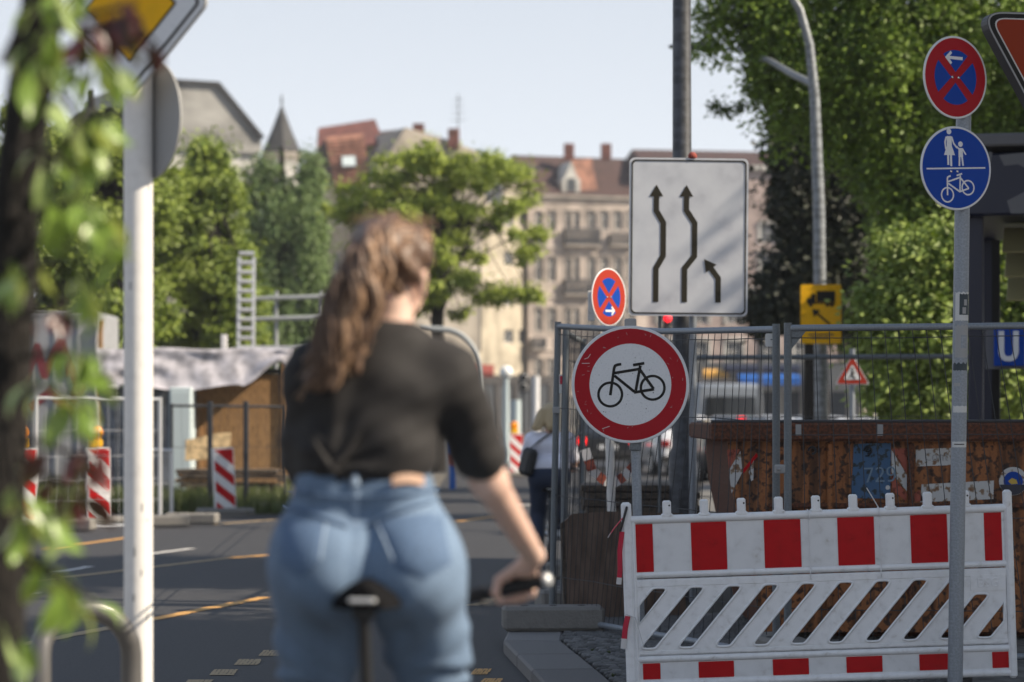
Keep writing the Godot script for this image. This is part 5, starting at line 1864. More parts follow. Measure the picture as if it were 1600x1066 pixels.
# ---------- building site on the left ----------
func site() -> void:
	var st := S()
	beacon("red and white striped beacon half hidden by the trunk at the left edge", 36, 700, 826, 42, 31.5, 0.5, true)
	beacon("red and white striped beacon with amber lamp, left of the white pole", 153, 700, 810, 36, 32.5, 0.45, true)
	beacon("red and white striped beacon without lamp, in front of the pale plywood sheet", 352, 700, 795, 33, 35.5, 0.4, false, 0.05)
	beacon("small far red and white beacon with amber lamp, behind the riding woman's right arm", 806, 678, 738, 22, 58, 0.3, true)
	beacon("far red and white beacon leaning beside the far cyclist's head", 762, 682, 738, 20, 60, 0.3, false, -0.05)
	for b in [["concrete foot by the tarp hut, under the dark fence", 300, 818, 34.0], ["concrete foot beside the white pole under the light fence", 254, 822, 33.2], ["concrete foot at the right end of the dark fence", 420, 800, 36.5], ["concrete foot left of the beacon with the amber lamp", 105, 828, 31.6]]:
		var p := G(b[1], b[2], 0.02)
		block(b[0], Vector3(p.x, 0.02, p.z), Vector3(0.7, 0.14, 0.26), rng.randf_range(-0.2, 0.2))
	# light tube barriers and fences in front of the site
	for f in [["light galvanised mesh fence left of the white pole with three rails", 56, 250, 622, 820, 31.8, M.alu, [0.2, 0.37, 0.55, 0.75]], ["dark mesh fence in front of the tarp hut", 268, 445, 634, 800, 36.0, M.dark_metal, [0.3, 0.62]], ["light mesh fence between the white pole and the dark fence", 200, 268, 702, 806, 34.0, M.alu, [0.5]]]:
		var d: float = f[5]
		fence(f[0], [P(f[1], f[3], d), P(f[2], f[3] + 2, d + 0.6)], [P(f[1], f[4] + 6, d), P(f[2], f[4], d + 0.6)], 12, f[6], f[6], f[7], 0.02 if f[6] == M.dark_metal else 0.022, true)
	for px in [328.0, 384.0]:
		var pp := P(px, 790, 36.1)
		var po := thing("fence_post", "dark upright post of the fence before the tarp hut, %s" % ("left of the leaning beacon" if px < 350 else "right of the leaning beacon"), "post", Vector3(pp.x, 0.0, pp.z))
		st = S()
		box(st, tf(Vector3(0, 0.85, 0)), Vector3(0.075, 1.66, 0.075), 0.01)
		put("upright", st, M.dark_metal, po)
	# corrugated hoarding
	var o := thing("site_hoarding", "blue grey corrugated metal hoarding behind the white pole", "hoarding", P(156, 770, 40.0))
	o.position.y = 0.0
	var b := o.position
	for i in 9:
		st = S()
		var x0 := P(156 + i * 12.6, 0, 40).x - b.x
		var x1 := P(156 + (i + 1) * 12.6, 0, 40).x - b.x
		var t := (x1 - x0)
		prism(st, PackedVector2Array([Vector2(x0 + 0.003, 0), Vector2(x0 + t * 0.2, -0.05), Vector2(x0 + t * 0.6, -0.05), Vector2(x0 + t * 0.8, 0), Vector2(x1 - 0.003, 0), Vector2(x1 - 0.003, 0.02), Vector2(x0 + 0.003, 0.02)]), 0.05, 1.92, Transform3D(Basis(Vector3.RIGHT, PI / 2), Vector3(0, 1.97, 0)))
		put("panel", st, M.hoarding, o)
	o = thing("site_cabinet", "pale grey cabinet between the corrugated hoarding and the plywood hut", "cabinet", P(285, 770, 39.6))
	o.position.y = 0.0
	st = S()
	box(st, tf(Vector3(0, 1.05, 0)), Vector3(0.36, 1.75, 0.5), 0.02)
	put("case", st, M.pale_cyan, o)
	st = S()
	box(st, tf(Vector3(0, 1.05, 0.252)), Vector3(0.31, 1.6, 0.012), 0.004)
	box(st, tf(Vector3(0.12, 1.05, 0.262)), Vector3(0.02, 0.1, 0.015))
	put("door", st, M.pale_cyan, o)
	# white container with graffiti
	var c := P(70, 625, 44)
	o = thing("site_container", "grey white site container with dark red graffiti behind the trunk", "container", Vector3(c.x, 0, c.z))
	st = S()
	box(st, tf(Vector3(-0.6, 1.75, -1.2)), Vector3(3.1, 3.2, 2.4), 0.03)
	put("box", st, M.hut_grey, o)
	for i in 7:
		st = S()
		box(st, tf(Vector3(-1.9 + i * 0.42, 1.75, 0.012)), Vector3(0.05, 3.0, 0.03))
		put("rib", st, M.hut_grey, o)
	for g in [[[-0.3, 2.1], [-0.05, 2.7], [0.1, 2.2], [0.4, 2.8], [0.55, 2.2]], [[-0.2, 1.6], [0.2, 1.9], [0.6, 1.5]], [[0.5, 2.5], [0.75, 2.0], [0.6, 1.7]]]:
		var pts := []
		for p in g: pts.append(Vector2(p[0] - 0.1, p[1]))
		st = S()
		stroke(st, pts, 0.16, tf(Vector3(0, 0, 0.03 + 0.004 * rng.randf())), 0.0, true)
		put("graffiti", st, M.graffiti, o)
	st = S()
	box(st, tf(Vector3(1.02, 1.6, 0.06)), Vector3(0.08, 3.2, 0.08))
	put("timber_post", st, M.plywood, o)
	# plywood hut under a draped tarp
	o = thing("plywood_hut", "plywood site hut under the white tarp", "hut", P(378, 770, 41))
	o.position.y = 0.0
	b = o.position
	for i in 3:
		st = S()
		box(st, tf(Vector3(-0.5 + i * 0.5, 1.35, 0.0)), Vector3(0.494, 1.62, 0.03), 0.004)
		put("sheet", st, M.plywood, o)
	st = S()
	box(st, tf(Vector3(0, 1.3, -0.9)), Vector3(1.46, 1.7, 1.7))
	put("core", st, M.plywood, o)
	st = S()
	box(st, tf(Vector3(0.45, 2.21, 0.02)), Vector3(0.62, 0.09, 0.05))
	put("dark_gap", st, M.sign_black, o)
	for x in [-0.72, 0.72]:
		st = S()
		box(st, tf(Vector3(x, 1.2, 0.03)), Vector3(0.07, 2.3, 0.07))
		put("corner_post", st, M.plywood, o)
	o = thing("tarp", "crumpled white plastic tarp draped over the plywood hut and hoarding", "tarp", P(160, 545, 41))
	b = o.position
	st = S()
	st.set_smooth_group(1)
	var nx := 60
	var ny := 14
	var grid := []
	for j in ny + 1:
		var row := []
		for i in nx + 1:
			var u := float(i) / nx
			var v := float(j) / ny
			var px := lerpf(150, 462, u)
			var low := 606.0 - 5.0 * sin(u * 11.0)
			if u > 0.72: low = lerpf(604.0, 566.0, smoothstep(0.72, 0.93, u))
			if u > 0.93: low = lerpf(566.0, 590.0, (u - 0.93) / 0.07)
			var py := lerpf(545.0 + 1.5 * sin(u * 14.0), low, clampf((v - 0.35) / 0.65, 0.0, 1.0))
			var dz := 0.0 if v > 0.35 else (0.35 - v) * 6.0
			var fold := 0.05 * sin(u * 9.0 + v * 9.0 + 2.0 * sin(u * 5.0)) * v + 0.012 * sin(u * 31.0 - v * 19.0 + 3.0 * sin(v * 5.0 + u * 4.0)) + 0.03 * sin(v * 17.0 + u * 6.0 + 1.5 * sin(u * 8.0))
			row.append(P(px, py - (0.35 - minf(v, 0.35)) * 2.0, 39.9 + dz - fold - 0.35 * v) - b)
		grid.append(row)
	for j in ny:
		for i in nx: quad(st, grid[j][i], grid[j][i + 1], grid[j + 1][i + 1], grid[j + 1][i])
	put("sheet", st, M.tarp, o)
	o = thing("plywood_sheet", "pale new plywood sheet leaning behind the striped beacon", "board", P(326, 700, 37.5))
	b = o.position
	st = S()
	prism(st, PackedVector2Array([Vector2(-0.36, -0.2), Vector2(0.32, -0.16), Vector2(0.34, 0.24), Vector2(0.15, 0.23), Vector2(-0.36, 0.12)]), -0.012, 0.012, tf(Vector3.ZERO, -0.2))
	put("sheet", st, M.plywood_pale, o)
	o = thing("timber_pile", "pile of old planks on the ground in front of the plywood hut", "planks", P(360, 760, 38.4))
	o.position.y = 0.0
	for k in 4:
		for j in 3:
			st = S()
			box(st, tf(Vector3(rng.randf_range(-0.08, 0.08), 0.36 + k * 0.075, -0.3 + j * 0.24), 0, rng.randf_range(-0.04, 0.04)), Vector3(1.6, 0.06, 0.2), 0.005)
			put("plank", st, M.timber_old if (k + j) % 3 else M.plywood, o)
	for x in [-0.6, 0.6]:
		st = S()
		box(st, tf(Vector3(x, 0.16, 0)), Vector3(0.1, 0.32, 0.7))
		put("bearer", st, M.timber_old, o)
	# ladder and rails above the hut
	c = P(385, 543, 43.5)
	o = thing("ladder", "pale aluminium ladder standing up behind the white tarp", "ladder", Vector3(c.x, 0, c.z))
	for s in [-1.0, 1.0]:
		st = S()
		bar(st, Vector3(s * 0.14, 0.05, 0.3), Vector3(s * 0.13, EYE + (HOR - 402) * 43.5 / F, 0), 0.035, 0.06, 0.005)
		put("stile", st, M.alu, o)
	for i in 25:
		st = S()
		var y := 0.3 + i * 0.17
		tube(st, [Vector3(-0.135, y, 0.3 * (1.0 - y / 4.3)), Vector3(0.135, y, 0.3 * (1.0 - y / 4.3))], 0.036, 8)
		put("rung", st, M.alu, o)
	c = P(450, 560, 43.9)
	o = thing("scaffold_rail", "grey scaffold guard rail with two bars right of the ladder", "scaffold", Vector3(c.x, 0, c.z))
	for r in [[Vector2(396, 467), Vector2(520, 463)], [Vector2(396, 499), Vector2(520, 495)]]:
		st = S()
		tube(st, [P(r[0].x, r[0].y, 43.9) - o.position, P(r[1].x, r[1].y, 43.9) - o.position], 0.04, 8)
		put("guard_bar", st, M.rail_grey, o)
	for px in [431.0, 502.0]:
		st = S()
		var p := P(px, 455, 43.9) - o.position
		tube(st, [Vector3(p.x, 0.0, -0.05), Vector3(p.x, p.y, -0.05)], 0.035, 8)
		put("upright", st, M.rail_grey, o)
	st = S()
	box(st, tf(Vector3(P(450, 543, 43.9).x - o.position.x, P(450, 543, 43.9).y, -0.4)), Vector3(1.6, 0.06, 0.8), 0.01)
	put("deck", st, M.alu, o)
	c = P(350, 545, 43.0)
	o = thing("white_post", "short white post standing behind the tarp, left of the ladder", "post", Vector3(c.x, 0, c.z))
	st = S()
	box(st, tf(Vector3(0, 1.45, 0)), Vector3(0.1, 2.9, 0.1), 0.01)
	put("upright", st, M.white_plastic, o)

# ---------- lamps, signals, station ----------
func lamps() -> void:
	var d := 18.25
	var base := P(1066.5, 990, d)
	base.y = KERB
	var o := thing("lamp_post", "thick dark grey lamp post carrying the white lane board", "lamp post", base)
	var st := S()
	tube(st, [Vector3(0, 0, 0), Vector3(0, 1.1, 0), Vector3(0, 1.16, 0), P(1065, -200, d) - base], [0.105, 0.105, 0.078, 0.066], 28)
	put("shaft", st, M.lamp_grey, o)
	st = S()
	box(st, tf(Vector3(0, 0.7, 0.1)), Vector3(0.08, 0.3, 0.02), 0.004)
	put("service_door", st, M.lamp_grey, o)
	d = 29.8
	base = P(1283, 800, d)
	base.y = 0.0
	o = thing("street_lamp", "tall grey street lamp bending left into the tree, with side arm and lamp head", "street lamp", base)
	st = S()
	tube(st, [Vector3(0, 0, 0), P(1283, 640, d) - base, P(1280, 330, d) - base, P(1273, 150, d) - base, P(1265, 70, d) - base, P(1250, 15, d) - base, P(1222, -30, d) - base, P(1160, -70, d) - base], [0.09, 0.082, 0.076, 0.064, 0.055, 0.05, 0.044, 0.04], 16)
	put("shaft", st, M.lamp_pale, o)
	st = S()
	tube(st, [P(1272, 132, d) - base, P(1240, 117, d + 0.6) - base, P(1205, 96, d + 2.0) - base, P(1165, 80, d + 5.0) - base, P(1105, 73, d + 7.0) - base], [0.05, 0.045, 0.04, 0.03, 0.028], 10)
	put("side_arm", st, M.lamp_pale, o)
	st = S()
	tube(st, [P(1116, 73, d + 7.0) - base, P(1095, 72, d + 7.2) - base, P(1066, 73, d + 7.4) - base, P(1046, 73, d + 7.5) - base], [0.06, 0.13, 0.12, 0.04], 12, true, 1, 0.6)
	put("lamp_head", st, M.lamp_grey, o)
	# bent arches of the far lamps
	d = 52.0
	base = P(748, 720, d)
	base.y = 0.0
	o = thing("bent_lamp", "pale lamp arm bent in a quarter circle above the riding woman's right shoulder", "street lamp", base)
	st = S()
	var pts := [Vector3.ZERO, P(749, 610, d) - base]
	for i in 9:
		var t := PI * 0.5 * i / 8.0
		pts.append(P(692 + 56.0 * cos(t), 578 - 63.0 * sin(t), d) - base)
	pts.append(P(655, 513, d) - base)
	tube(st, pts, 0.065, 12)
	put("arch", st, M.rail_grey, o)
	d = 75.0
	for g in [["white globe lamp on a pale green post behind the riding woman's sleeve", 791, 582, 10.5]]:
		base = P(g[1], 720, d)
		base.y = 0.0
		o = thing("globe_lamp", g[0], "street lamp", base)
		st = S()
		var p := P(g[1], g[2] + 10, d) - base
		tube(st, [Vector3.ZERO, p], [0.1, 0.08], 10)
		put("post", st, M.pale_cyan, o)
		st = S()
		var r: float = g[3] * d / F
		var prof := []
		for i in 13: prof.append(Vector2(r * sin(PI * i / 12.0) + 0.0001, -r * cos(PI * i / 12.0)))
		lathe(st, prof, 20, tf(P(g[1], g[2], d) - base))
		put("globe", st, M.globe_white, o)
	for ps in [["pale green post right of the globe lamp", 806, 625, 8.0, M.pale_cyan, 74.0], ["white post behind the far cyclist's head", 837, 588, 6.0, M.white_plastic, 70.0], ["slim blue and red wrapped post behind the riding woman's right arm", 707, 690, 5.0, M.awning_blue, 48.0]]:
		base = P(ps[1], 730, ps[5])
		base.y = 0.0
		o = thing("street_post", ps[0], "post", base)
		st = S()
		var p := P(ps[1], ps[2], ps[5]) - base
		tube(st, [Vector3.ZERO, p], ps[3] * ps[5] / F, 10)
		put("shaft", st, ps[4], o)
		if ps[3] == 5.0:
			st = S()
			tube(st, [Vector3(0, p.y * 0.5, 0), Vector3(0, p.y * 0.75, 0)], 0.068, 10)
			put("red_band", st, M.awning_red, o)
	# traffic signals
	for sg in [["traffic signal with two dark lenses ringed white, left of the fence corner", 818, 598, 64.0, M.dark_glass, M.dark_glass], ["traffic signal showing red under the lane board", 1043, 505, 62.0, M.red_signal, M.dark_glass], ["traffic signal showing green, right of the lane board's foot", 1188, 509, 66.0, M.dark_glass, M.green_signal]]:
		d = sg[3]
		var k := d / F
		base = P(sg[1], 740, d)
		base.y = 0.0
		o = thing("traffic_signal", sg[0], "traffic light", base)
		var c := P(sg[1], sg[2], d) - base
		var lit: bool = sg[4] != M.dark_glass or sg[5] != M.dark_glass
		st = S()
		tube(st, [Vector3.ZERO, c - Vector3(0, 10 * k, 0.05)], 0.055, 10)
		put("pole", st, M.lamp_grey, o)
		st = S()
		box(st, tf(c - Vector3(0, 0 if lit else 0, 0)), Vector3(15 * k, 31 * k, 0.2), 0.03)
		put("housing", st, M.black_plastic, o)
		for e in [[7.5, sg[4]], [-7.5, sg[5]]]:
			if lit and e[1] == M.dark_glass and false: continue
			st = S()
			lathe(st, [Vector2(5.2 * k, 0.0), Vector2(4.4 * k, 0.03), Vector2(0, 0.045)], 16, tf(c + Vector3(0, e[0] * k, 0.1), PI / 2))
			put("lens", st, e[1], o)
			if not lit:
				st = S()
				lathe(st, [Vector2(5.4 * k, 0.0), Vector2(6.4 * k, 0.02), Vector2(6.4 * k, 0.05), Vector2(5.4 * k, 0.05)], 18, tf(c + Vector3(0, e[0] * k, 0.1), PI / 2))
				put("lens_ring", st, M.sign_white, o)

func station() -> void:
	var d := 21.0
	var o := thing("station_entrance", "dark blue underground station entrance with peeling roof edge at the right edge", "station entrance", Vector3(P(1525, 0, d).x, KERB, -d), -0.24)
	var b := o.position
	var k := d / F
	var st := S()
	for z in [0.0, -2.6]:
		for x in [0.0, 3.2]:
			st = S()
			box(st, tf(Vector3(x, 1.75, z)), Vector3(0.13, 3.5, 0.13), 0.012)
			put("column", st, M.station_blue, o)
	st = S()
	box(st, tf(P(1543, 500, d + 0.3) - b + Vector3(0, -0.6, 0)), Vector3(0.07, 2.6, 0.07))
	put("inner_post", st, M.sign_black, o)
	var yt := EYE + (HOR - 222) * k - KERB
	var yb := EYE + (HOR - 340) * k - KERB
	st = S()
	box(st, tf(Vector3(1.62, (yt + yb) * 0.5 - 0.06, -1.3)), Vector3(3.5, yt - yb - 0.12, 3.0), 0.02)
	var roof := put("roof_box", st, M.station_blue, o)
	st = S()
	box(st, tf(Vector3(1.62, yt - 0.01, -1.3)), Vector3(3.6, 0.11, 3.1), 0.015)
	put("roof_beam", st, M.peeled_grey, o)
	for p in [[[1562, 247], [1600, 244], [1640, 250], [1640, 268], [1610, 272], [1590, 262], [1570, 264]], [[1574, 318], [1600, 305], [1640, 300], [1640, 338], [1580, 338]], [[1545, 242], [1552, 242], [1549, 262], [1546, 258]]]:
		var poly := PackedVector2Array()
		for q in p: poly.append(Vector2(P(q[0], 0, d).x - b.x, EYE + (HOR - q[1]) * k - KERB))
		st = S()
		face(st, poly, tf(), 0.204)
		put("peeled_patch", st, M.peeled_grey, roof)
	# ceiling panels hanging inside
	for i in 4:
		for j in 3:
			st = S()
			box(st, tf(Vector3(0.38 + i * 0.36, yb - 0.16 - j * 0.19, -0.6 - j * 0.5), 0.5), Vector3(0.345, 0.02, 0.5), 0.004)
			put("ceiling_panel", st, M.station_panel, o)
	st = S()
	box(st, tf(Vector3(1.62, 0.45, -1.3)), Vector3(3.1, 0.9, 2.6))
	put("parapet", st, M.peeled_grey, o)
	# sign
	var c := P(1570, 541, d - 0.1) - b
	st = S()
	box(st, tf(c + Vector3(0.06, 0, 0)), Vector3(72 * k, 72 * k, 0.06), 0.006)
	put("sign_panel", st, M.peeled_grey, o)
	c = P(1583, 543, d - 0.16) - b
	st = S()
	box(st, tf(c), Vector3(46 * k, 58 * k, 0.06), 0.006)
	var us := put("blue_sign", st, M.sign_blue, o)
	var u := put("letter", words("U", 40 * k, 0.01, true), M.sign_white, us)
	u.position = c + Vector3(0, 0, 0.038)
	u.scale = Vector3(1.0, 1.15, 1.0)

# ---------- cars ----------
func car(called: String, label: String, at: Vector3, turn: float, paint: Material, brakes: bool, van := false) -> void:
	var o := thing(called, label, "van" if van else "car", at, turn, "vehicles in the street")
	# cross sections from the back (+z) to the front: z, half width, sill, waist, roof, half roof
	var secs := [[2.15, 0.70, 0.42, 0.80, 0.86, 0.60], [2.10, 0.82, 0.30, 0.92, 0.98, 0.66], [1.75, 0.87, 0.25, 0.95, 1.12, 0.66], [1.25, 0.89, 0.24, 0.95, 1.40, 0.58], [0.5, 0.89, 0.24, 0.94, 1.46, 0.58], [-0.3, 0.89, 0.24, 0.93, 1.42, 0.58], [-0.95, 0.88, 0.24, 0.92, 1.02, 0.66], [-1.6, 0.86, 0.25, 0.84, 0.88, 0.66], [-2.05, 0.78, 0.3, 0.66, 0.70, 0.6], [-2.15, 0.66, 0.4, 0.55, 0.58, 0.55]]
	if van: secs = [[2.5, 0.92, 0.5, 1.3, 2.25, 0.86], [2.45, 0.98, 0.35, 1.3, 2.35, 0.90], [1.0, 0.99, 0.3, 1.3, 2.4, 0.90], [-0.9, 0.99, 0.3, 1.25, 2.38, 0.88], [-1.6, 0.97, 0.3, 1.2, 1.75, 0.84], [-1.9, 0.95, 0.3, 1.12, 1.2, 0.85], [-2.4, 0.85, 0.4, 0.9, 0.95, 0.8], [-2.5, 0.75, 0.5, 0.75, 0.78, 0.7]]
	var st := S()
	var rings := []
	for s in secs:
		var r := PackedVector3Array()
		for e in [1.0, -1.0]:
			var side := [Vector2(s[1] * 0.85, s[2]), Vector2(s[1], s[2] + 0.12), Vector2(s[1], s[3] - 0.12), Vector2(s[1] * 0.96, s[3]), Vector2(s[5] + 0.03, s[4] - 0.05), Vector2(s[5] - 0.06, s[4])]
			if e < 0: side.reverse()
			for q in side: r.append(Vector3(q.x * e, q.y, s[0]))
		rings.append(r)
	st.set_smooth_group(1)
	for i in rings.size() - 1:
		for k in 12: quad(st, rings[i][k], rings[i][(k + 1) % 12], rings[i + 1][(k + 1) % 12], rings[i + 1][k])
	st.set_smooth_group(-1)
	for k in range(1, 11):
		tri(st, rings[0][0], rings[0][k + 1], rings[0][k])
		tri(st, rings[-1][0], rings[-1][k], rings[-1][k + 1])
	put("body", st, paint, o)
	var glass := func(called2: String, a: Vector3, b: Vector3, c: Vector3, d: Vector3) -> void:
		var g := S()
		quad(g, a, b, c, d)
		put(called2, g, M.dark_glass, o)
	if van:
		glass.call("rear_window", Vector3(-0.72, 2.0, 2.52), Vector3(0.72, 2.0, 2.52), Vector3(0.76, 1.4, 2.54), Vector3(-0.76, 1.4, 2.54))
	else:
		glass.call("rear_window", Vector3(-0.52, 1.38, 1.31), Vector3(0.52, 1.38, 1.31), Vector3(0.6, 1.13, 1.77), Vector3(-0.6, 1.13, 1.77))
		glass.call("windscreen", Vector3(0.52, 1.40, -0.36), Vector3(-0.52, 1.40, -0.36), Vector3(-0.62, 1.05, -0.95), Vector3(0.62, 1.05, -0.95))
		for e in [1.0, -1.0]:
			glass.call("side_window", Vector3(e * 0.645, 1.36, 1.1), Vector3(e * 0.645, 1.37, -0.25), Vector3(e * 0.84, 0.99, -0.75), Vector3(e * 0.84, 0.99, 1.45))
	for e in [1.0, -1.0]:
		st = S()
		box(st, tf(Vector3(e * (secs[1][1] - 0.14), 0.78 if not van else 1.0, secs[1][0] + 0.03), 0, e * 0.2), Vector3(0.22, 0.17 if not van else 0.4, 0.1), 0.02)
		put("tail_light", st, M.brake_light if brakes else M.tail_lens, o)
		for z in [1.35, -1.35]:
			st = S()
			lathe(st, [Vector2(0.0, -0.1), Vector2(0.29, -0.1), Vector2(0.32, -0.07), Vector2(0.32, 0.07), Vector2(0.29, 0.1), Vector2(0.0, 0.1)], 22, tf(Vector3(e * 0.82, 0.32, z), 0, 0, PI / 2))
			var w := put("wheel", st, M.rubber, o)
			st = S()
			lathe(st, [Vector2(0.0, 0.108), Vector2(0.2, 0.104)], 16, tf(Vector3(e * 0.82, 0.32, z), 0, 0, -e * PI / 2))
			put("rim", st, M.alu, w)
		st = S()
		box(st, tf(Vector3(e * (secs[4][1] + 0.09), 1.0, -0.6)), Vector3(0.17, 0.12, 0.1), 0.03)
		put("mirror", st, paint, o)
	if brakes and not van:
		st = S()
		box(st, tf(Vector3(0, 1.42, 1.27)), Vector3(0.16, 0.03, 0.04))
		put("tail_light", st, M.brake_light, o)
	st = S()
	box(st, tf(Vector3(0, 0.62, secs[0][0] + 0.012)), Vector3(0.5, 0.11, 0.02), 0.004)
	put("number_plate", st, M.sign_white, o)
	st = S()
	box(st, tf(Vector3(0, 0.42, secs[1][0] + 0.01)), Vector3(secs[1][1] * 1.9, 0.16, 0.12), 0.03)
	put("bumper", st, M.black_plastic, o)

func traffic() -> void:
	var g := func(px: float, d: float) -> Vector3: return Vector3((px - 800) * d / F, 0, -d)
	car("car", "black car with red brake lights lit, behind the no cycling sign's post", g.call(945, 66), 0.0, M.car_black, true)
	car("car", "white car to the right of the lamp post, nearest the black braking car", g.call(1060, 60), 0.1, M.car_white, false)
	car("car", "black car with red brake lights half hidden by the skip's left end", g.call(1150, 52), 0.0, M.car_black, true)
	car("car", "silver car showing its roof above the skip, left of the fence joint", g.call(1182, 78), 1.2, M.car_silver, false)
	car("car", "silver car showing its roof above the skip, right of the fence joint", g.call(1262, 84), 1.3, M.car_silver, false)
	car("car", "pale car half hidden by shrubs behind the warning triangle", g.call(1352, 80), 1.3, M.car_white, false)
	car("van", "grey box van behind the lamp post and wires", g.call(1122, 72), 0.06, M.van_grey, false, true)
# ---------- ground ----------
func structure(called: String, st, m: Material, parent: Node = null) -> MeshInstance3D:
	var o := put(called, st, m, parent)
	if parent == null: o.set_meta("kind", "structure")
	return o

func sheet(st: SurfaceTool, pts: Array, y: float) -> void:
	var poly := PackedVector2Array()
	for p in pts: poly.append(Vector2(p[0], p[1]))
	face(st, poly, Transform3D(Basis(Vector3.RIGHT, -PI / 2), Vector3(0, y, 0)))

func kerb_x(d: float) -> float:  # where the right pavement begins
	var ds := [0.0, 9.0, 12.65, 15.2, 16.4, 18.5, 24.0, 34.0, 60.0]
	var xs := [0.55, 0.36, 0.17, -0.07, 0.02, 0.42, 1.05, 2.0, 4.2]
	for i in ds.size() - 1:
		if d <= ds[i + 1]: return lerpf(xs[i], xs[i + 1], (d - ds[i]) / (ds[i + 1] - ds[i]))
	return 4.2

